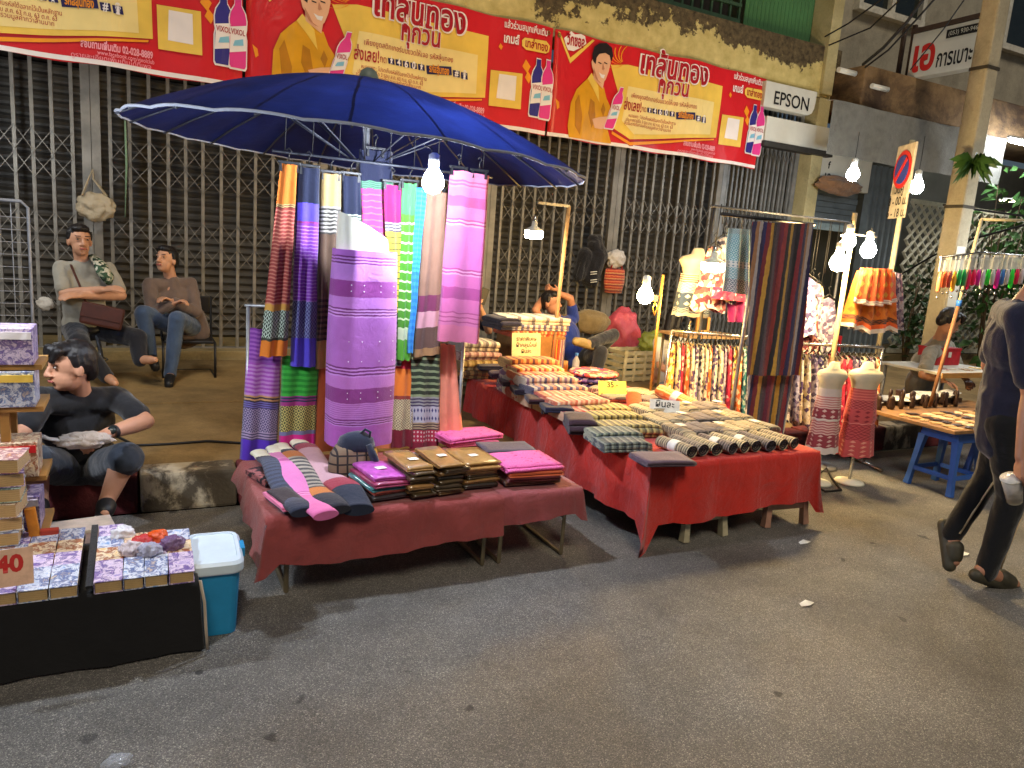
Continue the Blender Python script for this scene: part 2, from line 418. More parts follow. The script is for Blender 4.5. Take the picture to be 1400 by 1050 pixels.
# ------------------------------------------------------------------ folding lattice gates
M_gate = mat('gate_steel', (130, 126, 118), .5, var=.3, scale=5, metal=.35)
M_gate2 = mat('gate_steel_pale', (136, 138, 138), .5, var=.3, scale=5, metal=.35)
ZB, ZT = .3, 3.9
tiers = [(3.3, 3.48), (3.05, 3.25), (2.09, 2.30), (1.87, 2.07), (1.36, 1.57), (1.12, 1.33), (.70, .91), (.50, .68)]
barm = MB().box((0, 0, (ZT-ZB)/2), (.03, .035, ZT-ZB)).build('gate_bar', M_gate); bar_mesh = barm.data; bpy.data.objects.remove(barm)
barp = bar_mesh.copy(); barp.materials[0] = M_gate2
def gate(x0, x1, pitch, label, pale=False, Y=8.2):
    g = thing('folding_gate', label, 'gate', (0, 0, 0), group='folding lattice gates of the shophouse')
    m = M_gate2 if pale else M_gate
    for xx in (x0+.03, x1-.03):
        MB().box((xx, Y-.005, (ZB+ZT)/2), (.075, .06, ZT-ZB)).build('gate_post', m, g)
    n = max(1, round((x1-x0-.1)/pitch)); xs = [x0+.07+(x1-x0-.14)*(k+.5)/n+random.uniform(-.011, .011) for k in range(n)]
    for xx in xs: link('gate_bar', barp if pale else bar_mesh, g, (xx, Y, ZB+.012), random.uniform(-.05, .05))
    br = MB()
    for a, b in zip(xs, xs[1:]):
        j_ = random.uniform(-.012, .012)
        for z0, z1 in [(q0+j_, q1+j_) for q0, q1 in tiers]:
            br.bar((a, Y-.026, z0), (b, Y-.026, z1), .012, .005); br.bar((a, Y-.036, z1), (b, Y-.036, z0), .012, .005)
    o = br.build('lattice_braces', m, g); o['kind'] = 'stuff'
    MB().box(((x0+x1)/2, Y, ZB+.006), (x1-x0, .09, .012)).build('floor_track', m, g)
    return g
gx = [W(-260, 90, 8.2).x, W(122, 90, 8.2).x, 1.75, W(667, 300, 8.2).x, W(842, 260, 8.2).x, W(985, 250, 8.2).x]
gate(gx[0], gx[1]-.01, .16, 'folding lattice gate behind the man in the grey shirt and the wire rack')
gate(gx[1]+.01, gx[2]-.01, .16, 'folding lattice gate behind the woman in the cardigan')
gate(gx[2]+.01, gx[3]-.01, .16, 'folding lattice gate hidden behind the hanging sarongs and umbrella')
gate(gx[3]+.01, gx[4]-.01, .148, 'folding lattice gate with black jacket hanging on it')
gate(gx[4]+.01, gx[5]-.01, .142, 'folding lattice gate behind the pink sack, above the yellow bulb')
gate(gx[5]+.01, c0.x-.13, .085, 'half folded pale lattice gate beside the corner pier', True)
# rusted hook and a green stained strip on the gate
MB().bar(W(172, 168, 8.14), W(170, 300, 8.14), .035, .012)
gs = MB(); gs.tube([W(171, 165, 8.13), W(173, 225, 8.13), W(171, 297, 8.13)], [.022, .03, .012], 6, flat=.4)
tag(gs.build('green_strap', cloth_mat('green_strap', (120, 150, 120))), 'faded green strap dangling from the gate under the umbrella edge', 'strap')

# ------------------------------------------------------------------ neighbouring shophouses on the far end
b2 = thing('neighbour_shophouse', 'grey shophouse with rust stained canopy and white framed upper windows', 'building')
M_gplas = concrete('grey_plaster', (150, 144, 128), (176, 168, 148), (104, 96, 84), 1.2, (.52, .8))
X2 = c0.x+.12
MB().box((X2+9, 9.0, 6.4), (18, .3, 4.6)).build('upper_wall', M_gplas, b2)
M_rust = concrete('rusted_canopy', (112, 88, 62), (146, 118, 82), (48, 34, 28), 1.1, (.42, .6), 1.6)
MB().box((X2+7.5, 8.0, 4.06), (15, 1.1, .56)).build('canopy_beam', M_rust, b2, bevel=.02)
MB().box((X2+9, 9.15, 2.2), (18, .3, 3.2)).build('lower_wall', mat('lower_wall', (88, 86, 76), .85, scale=2), b2)
M_wf = mat('white_frame', (196, 192, 178), .5); M_glass = mat('dark_glass', (34, 40, 38), .12, bump=0, spec=.6)
def winframe(xa, xb, za, zb, npan):
    fr = MB().box(((xa+xb)/2, 8.8, za), (xb-xa+.1, .14, .1)).build('window', M_wf, b2)
    MB().box(((xa+xb)/2, 8.8, zb), (xb-xa+.1, .14, .1)).build('window_head', M_wf, fr)
    for k in range(npan+1): MB().box((xa+(xb-xa)*k/npan, 8.8, (za+zb)/2), (.09, .12, zb-za-.1)).build('window_mullion', M_wf, fr)
    for k in range(npan): MB().box((xa+(xb-xa)*(k+.5)/npan, 8.84, (za+zb)/2), ((xb-xa)/npan-.09, .03, zb-za-.1)).build('pane', M_glass, fr)
pa, pb = W(1178, -2, 8.75), W(1262, 22, 8.75)
winframe(pa.x, pb.x, pa.z-.1, pa.z+1.5, 2)
pa, pb = W(1372, 62, 8.75), W(1440, 80, 8.75)
winframe(pa.x, pb.x+.4, pa.z, pa.z+1.6, 2)
# hanging grey awning sheet with folds
M_awn = cloth_mat('awning_grey', (106, 104, 96), .2, wr=.5)
q = [W(1140, 136, 7.38), W(1378, 186, 7.38), W(1140, 212, 7.38), W(1378, 252, 7.38)]
aw = MB()
aw.grid(lambda u, v: Vector((q[0].x+(q[1].x-q[0].x)*u, 7.38+.035*nz((u*9, v*2, 1))+.02*sin(u*40)*v, q[0].z+.02*nz((u*5, 0, 3))-(q[0].z-q[2].z)*v)), 60, 12)
aw.grid(lambda u, v: Vector((q[0].x+(q[1].x-q[0].x)*u, 7.38+.12*v, q[0].z+.02*nz((u*5, 0, 3))+.01*v)), 60, 2)
tag(aw.build('awning_sheet', M_awn), 'grey canvas awning sheet hanging below the rusted canopy', 'awning')
# collapsed doors, shutter, white sign box, rolled tarp under the awning
M_bluedoor = mat('blue_grey_steel', (116, 126, 132), .45, metal=.3, var=.25, scale=4)
xa, xb = W(1182, 300, 8.1).x, W(1236, 300, 8.1).x
fd = thing('folding_door', 'blue grey pleated folding steel door behind the no parking sign', 'door')
nd = 14
dm = MB().box((0, 0, 1.45), (.035, .12, 2.9)).build('door_leaf', M_bluedoor, fd, loc=(xa, 8.1, .3))
for k in range(1, nd): link('door_leaf', dm.data, fd, (xa+(xb-xa)*k/nd, 8.1+(.04 if k % 2 else 0), .3))
xs_, xe_ = W(1106, 280, 8.2).x, xa-.05
rs = thing('roller_door', 'pale blue roller door above the red crates', 'roller door')
for k in range(12):
    MB().box(((xs_+xe_)/2, 8.25+.012*(k % 2), 2.3+.085*k), (xe_-xs_, .03, .078)).build('slat', M_bluedoor, rs)
MB().box(((xs_+xe_)/2, 8.22, 2.22), (xe_-xs_, .06, .1)).build('bottom_rail', mat('pale_rail', (150, 170, 176), .5), rs)
M_white = mat('white_panel', (206, 204, 192), .5, var=.08, scale=3, bump=.05)
M_ink = mat('black_ink', (22, 22, 24), .6, var=.05, bump=0)
sb = thing('sign_box', 'white sign box numbered twelve above the rolled brown tarp', 'sign')
p0, p1 = W(1107, 214, 8.0), W(1186, 268, 8.0)
MB().box(((p0.x+p1.x)/2, 8.05, (p0.z+p1.z)/2+.1), (p1.x-p0.x, .1, .55)).build('panel', M_white, sb, bevel=.01)
ct = W(1131, 243, 7.99); lettering('12', .16, (ct.x, 7.994, ct.z), sb, M_ink, .004)
ct = W(1134, 226, 7.99); lettering('f', .14, (ct.x, 7.994, ct.z), sb, M_ink, .004)
TARP_AT = W(1146, 254, 7.8)
# EPSON sign and the blank panel below it
es = thing('shop_sign', 'white shop sign reading EPSON beside the red banner', 'sign')
p0, p1 = W(1048, 112, 7.9), W(1113, 158, 7.9)
cz = W(1080, 135, 7.9).z; wd = p1.x-p0.x; hh = .165
ol = [(p0.x, cz-hh), (p1.x-.12, cz-hh), (p1.x-.05, cz-hh*.8), (p1.x-.015, cz-hh*.4), (p1.x, cz+hh*.3), (p1.x, cz+hh), (p0.x, cz+hh)]
MB().prism(ol, lambda a, b, d: Vector((a, 7.9+d, b)), .14).build('panel', M_white, es, bevel=.008)
ct = W(1081, 139, 7.895); lettering('EPSON', .24, (ct.x+.02, 7.893, ct.z), es, M_ink, .003, width=wd*.68)
bp = thing('signboard', 'blank white signboard below the shop sign reading EPSON', 'sign')
p0, p1 = W(1050, 160, 7.9), W(1137, 200, 7.9); cz = (W(1050, 163, 7.9).z+W(1050, 187, 7.9).z)/2
MB().box(((p0.x+p1.x)/2, 7.96, cz), (p1.x-p0.x, .1, .32)).build('panel', M_white, bp, bevel=.01)
MB().box(((p0.x+p1.x)/2, 7.95, cz-.2), (p1.x-p0.x+.05, .14, .07)).build('bottom_frame', mat('dark_frame', (54, 52, 48), .6), bp)
# projecting upholstery sign
XS = 9.9
a0, a1 = WX(1222, 112, XS), WX(1342, 94, XS); zt = WX(1218, 54, XS).z; zb = WX(1225, 111, XS).z
ps = thing('projecting_sign', 'white projecting sign with red and black Thai lettering beside the utility pole', 'sign')
yn, yf = a1.y, min(7.6, a0.y)
MB().box((XS+.09, (yn+yf)/2, (zt+zb)/2), (.18, yf-yn, zt-zb)).build('panel', M_white, ps, bevel=.01)
M_fr = mat('rusty_frame', (70, 54, 44), .7)
MB().box((XS+.09, (yn+yf)/2, zt+.035), (.22, yf-yn+.06, .06)).build('top_frame', M_fr, ps)
MB().box((XS+.09, yf+.06, (zt+zb)/2), (.05, .05, zt-zb+.3)).build('bracket', M_fr, ps)
MB().box((XS+.09, yf+.22, (zt+zb)/2), (.05, .05, zt-zb+.3)).build('bracket', M_fr, ps)
RX = Matrix(((0, 0, -1), (-1, 0, 0), (0, 1, 0)))
M_redink = mat('red_ink', (196, 40, 36), .5, var=.06, bump=0)
L = yf-yn; H = zt-zb
lettering('เอ', H*.95, (XS-.004, yf-L*.2, zb+H*.44), ps, M_redink, .02, facing=RX, width=L*.3)
lettering('การเบาะ', H*.5, (XS-.004, yf-L*.62, zb+H*.3), ps, M_ink, .006, facing=RX, width=L*.46)
MB().box((XS-.003, yf-L*.7, zb+H*.82), (.006, L*.46, H*.18)).build('phone_strip', M_ink, ps)
lettering('(053) 930-9460', H*.13, (XS-.009, yf-L*.7, zb+H*.82), ps, M_white, facing=RX, width=L*.4)

# ------------------------------------------------------------------ utility pole, road sign, cables
M_pole = concrete('pole_concrete', (164, 156, 134), (186, 176, 152), (112, 102, 84), 2.4, (.56, .75))
pb_ = W(1304, 328, 4.62); pt_ = W(1338, 168, 4.62)
up = thing('utility_pole', 'square concrete utility pole rising behind the trinket seller', 'pole', (pb_.x, 4.62, .2))
pm = MB(); pm.box((0, 0, 3.6), (.19, .19, 7.2), taper=.78); pm.build('shaft', M_pole, up, bevel=.02)
for z in (2.05, 3.3): MB().box((0, 0, z), (.2-.006*z, .2-.006*z, .03)).build('strap_band', mat('dark_band', (64, 58, 48), .6), up)
for k, z in enumerate((.95, 1.22, 1.55)):
    MB().box((-.01, -.0985+.0029*z, z), (.13, .004, .2+.03*k)).build('paper_notice', M_white, up)
sp_ = W(1236, 232, 4.4)
rsn = thing('road_sign', 'round blue and red no parking sign on a thin post', 'road sign', (sp_.x, 4.4, .2), radians(60))
# local +x runs along the plate from its far edge to its near edge
M_post = mat('post_white', (196, 184, 150), .5)
MB().tube([(0, -.03, 0), (0, -.03, 2.5)], .022, 10).build('post', M_post, rsn)
zc = sp_.z-.2
MB().box((0, 0, zc), (.33, .02, .42)).build('plate', mat('plate_cream', (190, 182, 168), .5), rsn, bevel=.004)
cc = MB(); cc.lathe([(0, 0), (.158, 0), (.158, .006), (0, .006)], (0, .011, zc), 32, False, m=Matrix.Rotation(-pi/2, 3, 'X')); cc.build('red_ring', M_redink, rsn)
M_blue = mat('sign_blue', (40, 62, 150), .45, var=.1, bump=0)
cc = MB(); cc.lathe([(0, 0), (.12, 0), (.12, .006), (0, .006)], (0, .017, zc), 32, False, m=Matrix.Rotation(-pi/2, 3, 'X')); cc.build('blue_disc', M_blue, rsn)
MB().box((0, .0245, zc), (.24, .005, .035), Matrix.Rotation(radians(45), 3, 'Y')).build('slash', M_redink, rsn)
zp = W(1231, 276, 4.4).z-.2
MB().box((0, 0, zp), (.3, .02, .28)).build('time_plate', mat('plate_cream2', (186, 176, 156), .5), rsn, bevel=.004)
RN = Matrix(((-1, 0, 0), (0, 0, 1), (0, 1, 0)))
for k, s_ in enumerate(('วันคู่', '8 - 00 น.', '6 - 18 น.')): lettering(s_, .1, (0, .0125, zp+.1-.1*k), rsn, M_ink, .002, facing=RN)
M_cab = mat('cable_black', (26, 25, 25), .6, var=.1, bump=0)
def cable(pts, label, r=.011):
    p0, p1 = pts[0], pts[-1]
    P = []
    for k in range(len(pts)-1):
        for j in range(6): P.append(pts[k].lerp(pts[k+1], j/6))
    P.append(pts[-1]); c = MB(); c.tube(P, r, 6); return tag(c.build('overhead_cable', M_cab), label, 'cable', 'overhead cables')
cable([W(1180, 88, 7.3), W(1208, 65, 6.6), W(1240, 30, 6.0), W(1272, -15, 5.4)], 'thick overhead cable running up past the projecting sign to the top edge', .02)
cable([W(1183, 92, 7.3), W(1215, 68, 6.6), W(1250, 30, 6.0), W(1290, -15, 5.4)], 'overhead cable just below the thick one in front of the projecting sign', .012)
cable([W(1128, 50, 7.7), W(1160, 32, 7.2), W(1215, -8, 6.6)], 'thin overhead cable leaving the corner pillar upward', .01)
cable([W(1133, 62, 7.7), W(1190, 38, 7.2), W(1228, 2, 6.6), W(1236, -10, 6.5)], 'thin overhead cable sagging from the corner pillar across the grey wall', .01)
cable([W(1245, 95, 6.6), W(1290, 40, 5.8), W(1325, -10, 5.2)], 'thin overhead cable crossing the lettering of the projecting sign', .008)
cable([W(1290, 280, 4.9), W(1345, 288, 4.8), W(1420, 298, 4.7)], 'black cable stretched past the utility pole above the hanging toys', .012)
cable([W(1232, 375, 7.6), W(1275, 350, 7.0), W(1325, 328, 6.2), W(1410, 305, 5.2)], 'black cable drooping in front of the white lattice', .014)
# tube lamps under the canopy (unlit, white)
for k, (x, y) in enumerate(((1158, 98), (1203, 120))):
    p = W(x, y, 7.3); MB_ = MB(); MB_.tube([p+Vector((-.16, 0, 0)), p+Vector((.16, 0, 0))], .035, 8)
    tag(MB_.build('tube_fitting', M_white), ('upper' if k == 0 else 'lower')+' short white tube fitting against the rust stained canopy', 'light fitting', 'tube fittings on the canopy')

# ------------------------------------------------------------------ lattice fence and plants at the far end
M_lat = mat('lattice_white', (186, 184, 166), .6)
lf = thing('lattice_fence', 'weathered white diamond lattice panel among climbing plants', 'fence')
xa, xb, za, zb = W(1236, 340, 8.0).x, W(1420, 340, 8.0).x, .35, 2.75
def latbar(x, up, th, y):
    # a diagonal strip cut to the panel rectangle
    h = zb-za; p, q = Vector((x, y, za)), Vector((x+h*up, y, zb))
    if up > 0:
        if p.x < xa: f = (xa-p.x)/(q.x-p.x); p = p.lerp(q, f)
        if q.x > xb: f = (xb-p.x)/(q.x-p.x); q = p.lerp(q, f)
    else:
        if p.x > xb: f = (xb-p.x)/(q.x-p.x); p = p.lerp(q, f)
        if q.x < xa: f = (xa-p.x)/(q.x-p.x); q = p.lerp(q, f)
    if (q-p).length > .1: MB().bar(p, q, th, .012).build('slat', M_lat, lf)
x = xa-2.4
while x < xb: latbar(x, 1, .05, 7.99); x += .2
x = xa
while x < xb+2.4: latbar(x, -1, .05, 8.006); x += .2
for z in (za, zb): MB().box(((xa+xb)/2, 7.998, z), (xb-xa, .05, .07)).build('rail', M_lat, lf)
def leafmat(name, a, b):
    t = NT(name); r = t.n('ShaderNodeObjectInfo'); co = t.co()
    t.base(t.ramp(t.noise(5, co, 3), [(.3, lin(a)), (.7, lin(b))])); return t.fin(.45, spec=.4)
M_leaf = [leafmat('leaf_dark', (30, 50, 28), (52, 78, 40)), leafmat('leaf_mid', (48, 82, 40), (74, 112, 54))]
M_bark = mat('bark', (84, 68, 48), .9)
def plant(name, label, cat, base, h, spread, nl, ls, mi, seed, drop=0):
    rr = random.Random(seed); t = thing(name, label, cat, base, group='plants by the lattice fence')
    st = MB()
    tips = []
    for k in range(5):
        a = rr.uniform(0, 2*pi); tip = Vector((cos(a)*spread*.6, sin(a)*spread*.4, h*rr.uniform(.6, 1)))
        st.tube([(0, 0, 0), tip*.5+Vector((rr.uniform(-.08, .08), 0, .05)), tip], [.025, .014, .006], 6); tips.append(tip)
    st.build('stem', M_bark, t)
    lv = MB()
    for k in range(nl):
        tip = rr.choice(tips); f = rr.uniform(.25, 1.1)
        c = tip*f+Vector((rr.gauss(0, spread*.3), rr.gauss(0, spread*.22), rr.gauss(0, h*.1)))
        d = Vector((rr.gauss(0, 1), rr.gauss(0, 1), rr.gauss(-.15, .6))).normalized(); L = ls*rr.uniform(.6, 1.3); w = L*.24
        s = d.cross(Vector((rr.gauss(0, 1), rr.gauss(0, 1), 1))).normalized(); n_ = s.cross(d)
        lv.add([c, c+d*L*.45+s*w+n_*L*.06, c+d*L-n_*L*.12, c+d*L*.45-s*w+n_*L*.06, c+d*L*.5], [(0, 1, 4), (1, 2, 4), (2, 3, 4), (3, 0, 4)])
    lv.build('foliage', M_leaf[mi], t, recalc=False); return t
def _pl(px, py, Y): p = W(px, py, Y); return (p.x, p.y, .2)
plant('climbing_plant', 'dark leafy climber beside the folding door', 'plant', _pl(1248, 420, 7.7), 1.5, .6, 260, .15, 0, 1)
plant('climbing_plant', 'dark leafy shrub behind the seller in grey', 'plant', _pl(1290, 440, 7.5), 1.3, .7, 260, .15, 0, 2)
plant('broadleaf_plant', 'bright broad leaved plant above the hanging toys', 'plant', _pl(1352, 420, 7.2), 2.9, .6, 240, .24, 1, 3)
plant('broadleaf_plant', 'large green plant at the edge of the picture behind the hanging toys', 'plant', _pl(1400, 420, 7.0), 2.8, .6, 240, .22, 1, 4)
fp = Vector((pb_.x, 4.62, 2.75))
pf = thing('pole_fern', 'small fern sprouting from the strap band of the utility pole', 'plant', (fp.x-.16, 4.45, 2.62))
lv = MB()
for k in range(46):
    a = random.uniform(2.2, 5.6); d = Vector((cos(a), sin(a), random.uniform(-.9, .5))).normalized(); L = random.uniform(.1, .26); s = d.cross(Vector((0, 0, 1))).normalized()*.016
    lv.add([Vector((0, 0, 0))-s, s, d*L*.6+s+Vector((0, 0, .03)), d*L-Vector((0, 0, .06)), d*L*.6-s+Vector((0, 0, .03))], [(0, 1, 2, 3, 4)])
lv.build('fronds', M_leaf[1], pf, recalc=False)
MB().lathe([(0, -.02), (.05, 0), (.04, .05), (0, .06)], (.03, .03, 0), 10).build('root_ball', M_bark, pf)
# ================================================================== PRINTED BANNERS
YB = 7.93
XL, XR = W(754, 110, YB).x, W(1044, 170, YB).x
ZTOP, ZBOT = W(757, 39, YB).z, W(750, 186, YB).z
BW = XR-XL+.02
def vinyl(name, rgb, v=.08):
    if name in _M: return _M[name]
    t = NT(name); c = lin(rgb); co = t.co()
    t.base(t.ramp(t.noise(2.2, co, 3), [(.3, tuple(x*(1-v) for x in c[:3])+(1,)), (.7, tuple(min(1, x*(1+v)) for x in c[:3])+(1,))]))
    mp = t.n('ShaderNodeMapping'); mp.inputs['Scale'].default_value = (1, 1, .45); mp.inputs['Rotation'].default_value = (0, .5, 0); t.l(co, mp.inputs[0])
    t.bump(t.noise(3.2, mp.outputs[0], 3, .5, .8), .55, .06)
    _M[name] = t.fin(.38, spec=.5); return _M[name]
V_red, V_yel, V_cream, V_org = vinyl('vinyl_red', (206, 28, 36)), vinyl('vinyl_yellow', (236, 196, 84), .14), vinyl('vinyl_cream', (240, 214, 140)), vinyl('vinyl_orange', (240, 150, 30))
V_white, V_pink, V_blue = vinyl('vinyl_white', (238, 228, 224)), vinyl('vinyl_pink', (226, 60, 140)), vinyl('vinyl_blue', (54, 48, 130))
V_shirt, V_skin, V_hair, V_dred, V_navy = vinyl('vinyl_mustard', (222, 158, 20), .2), vinyl('vinyl_skin', (232, 178, 140)), vinyl('vinyl_hair', (38, 28, 28)), vinyl('vinyl_darkred', (168, 18, 34)), vinyl('vinyl_navy', (34, 30, 84))
V_lpink = vinyl('vinyl_palepink', (240, 160, 170))
def banner(k, label):
    x0 = XL + k*BW
    b = thing('banner', label, 'banner', (x0, YB, 0), group='red advertising banners')
    sl = [0]
    def L(zx, zy):                                # point of the print, surveyed on the banner nearest the far end
        p = W(700+zx/4, zy/4, YB); return p.x-XL, p.z
    def layer(n): return -.004*n
    cl = MB()
    n = 40
    def edge(u): return .012*sin(u*23+k)+.01*nz((u*6, k, 0))
    cl.grid(lambda u, v: Vector((u*(BW-.03), .003, ZTOP+edge(u)*(1-v)*.5-(ZTOP-ZBOT)*v+edge(u+.3)*v*.5)), n, 2)
    cl.grid(lambda u, v: Vector((u*(BW-.03), .012, ZTOP+edge(u)*(1-v)*.5-(ZTOP-ZBOT)*v+edge(u+.3)*v*.5)), n, 2, flip=True)
    cl.build('vinyl_sheet', V_red, b, recalc=False)
    def poly(name, pts, m, n, raw=False):
        q = pts if raw else [L(*p) for p in pts]
        mb = MB(); mb.add([(a, layer(n), z) for a, z in q], [list(range(len(q)))])
        o = mb.build(name, m, b, recalc=False)
        me = o.data
        if me.polygons[0].normal.y > 0: me.flip_normals()
        return o
    def txt(s, zx, zy, zw, h, m, n, bold=.0, name='lettering'):
        a, z = L(zx, zy); a0, _ = L(zx-zw/2, zy); a1, _ = L(zx+zw/2, zy)
        return lettering(s, h, (a, layer(n), z), b, m, bold, width=a1-a0, name=name)
    # bottom white hem
    poly('hem', [(0, ZBOT+.004), (BW-.03, ZBOT+.004), (BW-.03, ZBOT+.045), (0, ZBOT+.045)], V_white, 1, True)
    poly('printed_panel', [(548, 352), (640, 352), (720, 372), (1148, 472), (1120, 752), (640, 762), (556, 700), (590, 520)], V_yel, 1)
    poly('printed_panel', [(640, 470), (1100, 560), (1085, 735), (660, 735), (600, 660)], V_cream, 2)
    poly('printed_chevron', [(552, 706), (640, 768), (1112, 754), (1108, 768), (640, 800), (548, 730)], V_dred, 1)
    poly('printed_chevron', [(548, 716), (640, 778), (1108, 758), (1106, 766), (640, 796), (547, 732)], V_org, 2)
    poly('printed_chevron', [(250, 172), (262, 178), (312, 318), (440, 216), (452, 222), (310, 350)], V_yel, 1)
    poly('printed_splash', [(280, 210), (300, 195), (318, 172), (338, 190), (372, 188), (395, 200), (402, 240), (372, 262), (330, 282), (300, 276), (288, 244)], V_white, 2)
    txt('วิกซอล', 345, 230, 100, .16, V_dred, 3, .006)
    poly('printed_glow', [(232, 540), (250, 560), (252, 590), (240, 600)], V_org, 1)
    # fireworks swirls
    for j in range(7):
        a0 = 2.2+j*.3; pts = []
        for s in (1, -1):
            rr = [(620+(18+q_*15)*cos(a0-.25*q_*.5)+s*3, 345-(12+q_*14)*sin(a0-.25*q_*.5)) for q_ in range(7)]
            pts += rr if s > 0 else rr[::-1]
        poly('printed_swirl', pts, V_org, 2+j % 2)
    # smiling man in a mustard shirt holding a pink bottle
    poly('printed_shirt', [(405, 432), (430, 402), (450, 430), (480, 468), (505, 478), (520, 540), (548, 600), (535, 650), (520, 690), (545, 785), (300, 752), (293, 690), (308, 565), (340, 492), (378, 455)], V_shirt, 3)
    for sh_ in ([(330, 560), (352, 520), (372, 640), (360, 740), (330, 690)], [(420, 540), (446, 560), (452, 650), (430, 700), (408, 620)], [(500, 560), (512, 600), (498, 640), (484, 600)]): poly('printed_fold', sh_, vinyl('vinyl_ochre', (186, 122, 14), .25), 4)
    poly('printed_collar', [(405, 432), (430, 400), (470, 470), (476, 560), (440, 490)], V_yel, 4)
    poly('printed_neck', [(440, 385), (505, 445), (496, 486), (440, 432)], V_skin, 5)
    poly('printed_face', [(440, 318), (468, 286), (505, 280), (538, 302), (541, 345), (530, 392), (512, 436), (488, 462), (462, 446), (446, 400), (432, 372), (428, 340)], V_skin, 6)
    poly('printed_hair', [(436, 335), (433, 298), (444, 258), (474, 238), (515, 236), (546, 262), (554, 305), (544, 338), (534, 304), (508, 290), (474, 296), (458, 318), (452, 352)], V_hair, 7)
    poly('printed_cheek', [(440, 372), (452, 400), (466, 440), (488, 458), (474, 452), (452, 430), (440, 396)], vinyl('vinyl_skin_deep', (196, 132, 100)), 7)
    poly('printed_nose', [(496, 344), (506, 378), (494, 384), (490, 376)], vinyl('vinyl_skin_deep', (196, 132, 100)), 7)
    poly('printed_mouth', [(472, 396), (490, 408), (508, 410), (500, 430), (484, 424)], V_white, 7)
    for ex in (478, 512): poly('printed_eye', [(ex-10, 338), (ex+8, 346), (ex+9, 352), (ex-9, 345)], V_hair, 7)
    poly('printed_hand', [(432, 652), (480, 640), (535, 636), (548, 660), (530, 700), (485, 706), (448, 700)], V_skin, 5)
    def bottle(zx0, zy0, zx1, zy1, m, n, lean=0):
        zm_ = (zy0+zy1)/2; x0_, zt_ = L(zx0, zm_)[0], L(zx0, zy0)[1]; x1_, zb_ = L(zx1, zm_)[0], L(zx1, zy1)[1]; w, h = abs(x1_-x0_), zt_-zb_; xm = (x0_+x1_)/2
        pr_ = [(-.18, 1), (.18, 1), (.2, .88), (.42, .78), (.5, .68), (.48, .55), (.44, .5), (.5, .42), (.5, .04), (.42, 0), (-.42, 0), (-.5, .04), (-.5, .42), (-.44, .5), (-.48, .55), (-.5, .68), (-.42, .78), (-.2, .88)]
        f = lambda q_: (xm+q_[0]*w+lean*(q_[1]-.5)*h, zb_+q_[1]*h)
        g = lambda q_, e: (xm+q_[0]*w*(1+e)+lean*(q_[1]-.5)*h, zb_-e*.2*h+q_[1]*h*(1+e*.35))
        poly('printed_bottle', [g(q_, .14) for q_ in pr_], V_white, n, True)
        poly('printed_bottle', [f(q_) for q_ in pr_], m, n+1, True)
        poly('printed_label', [f(q_) for q_ in ((-.5, .2), (.5, .26), (.47, .52), (.5, .62), (-.5, .56), (-.45, .5))], V_white, n+2, True)
        a, z = f((0, .5)); lettering('VIXOL', .07, (a, layer(n+3), z), b, V_dred, .001, width=w*.85)
        poly('printed_mark', [f(q_) for q_ in ((-.3, .3), (.34, .33), (.3, .42), (-.2, .38))], vinyl('vinyl_sky', (130, 190, 214)), n+3, True)
    bottle(540, 468, 588, 712, V_pink, 6, .3)
    bottle(1292, 568, 1340, 842, V_blue, 3)
    bottle(1332, 572, 1378, 852, V_pink, 4)
    # headline lettering with a pale outline
    txt('เทลุ้นทอง', 884, 385, 376, .36, V_white, 4, .022); txt('เทลุ้นทอง', 884, 385, 360, .36, V_dred, 5, .008)
    txt('ทุกวัน', 880, 482, 156, .26, V_white, 4, .012); txt('ทุกวัน', 880, 482, 152, .26, V_dred, 5, .005)
    txt('เพียงขูดสติกเกอร์บนขวดให้เจอ รหัสลุ้นทอง', 830, 556, 350, .075, V_dred, 4)
    txt('ส่งเลย!', 660, 582, 96, .17, V_dred, 4, .003); txt('กด', 722, 598, 26, .1, V_dred, 4)
    bx = [(742, 588, 767, 616, '★'), (772, 592, 797, 621, '4'), (802, 597, 827, 626, '6'), (832, 602, 857, 631, '0'), (862, 608, 887, 637, '★'), (894, 614, 990, 655, 'รหัสลุ้นทอง'), (995, 632, 1022, 664, '#'), (1027, 640, 1053, 672, '☎')]
    for a, c, d, e, s in bx:
        poly('printed_key', [(a, c), (d, c+4), (d, e+2), (a, e-2)], V_navy, 4)
        txt(s, (a+d)/2, (c+e)/2+1, (d-a)*(.8 if len(s) > 1 else .55), .1, V_white if len(s) == 1 else V_org, 5, .003)
    for j, (cx, cy, s) in enumerate(((765, 655, 'หมายเหตุ : โปรดเก็บรหัสใต้ฉลากไว้เป็นหลักฐาน'), (750, 676, 'ประกาศรายชื่อ 3 รอบ ส.ค. 63 ก.ย. 63 ต.ค. 63'), (740, 695, 'ลุ้นรับรางวัลทองคำรวมมูลค่ากว่าล้านบาท'))):
        txt(s, cx, cy, 260, .055, V_dred, 4)
    # right-hand column
    txt('แล้วร่วมสนุกเพิ่มเติม', 1296, 436, 170, .1, V_white, 3, .002)
    txt('เกมส์', 1232, 488, 58, .13, V_white, 3, .004)
    poly('printed_pill', [(1272, 490), (1284, 478), (1370, 490), (1384, 512), (1376, 540), (1362, 548), (1284, 534), (1270, 516)], V_yel, 3); txt('เทล่าทอง', 1328, 514, 92, .12, V_dred, 4, .003)
    poly('printed_frame', [(1146, 626), (1262, 644), (1246, 806), (1130, 788)], V_yel, 3)
    poly('printed_square', [(1176, 644), (1238, 656), (1226, 768), (1160, 754)], V_white, 4)
    for px_, py_, q_ in ((1190, 520, 8), (1280, 610, 16), (1284, 660, 14)): poly('printed_spark', [(px_, py_-q_*2), (px_+q_, py_), (px_, py_+q_*2), (px_-q_, py_)], V_org, 2)
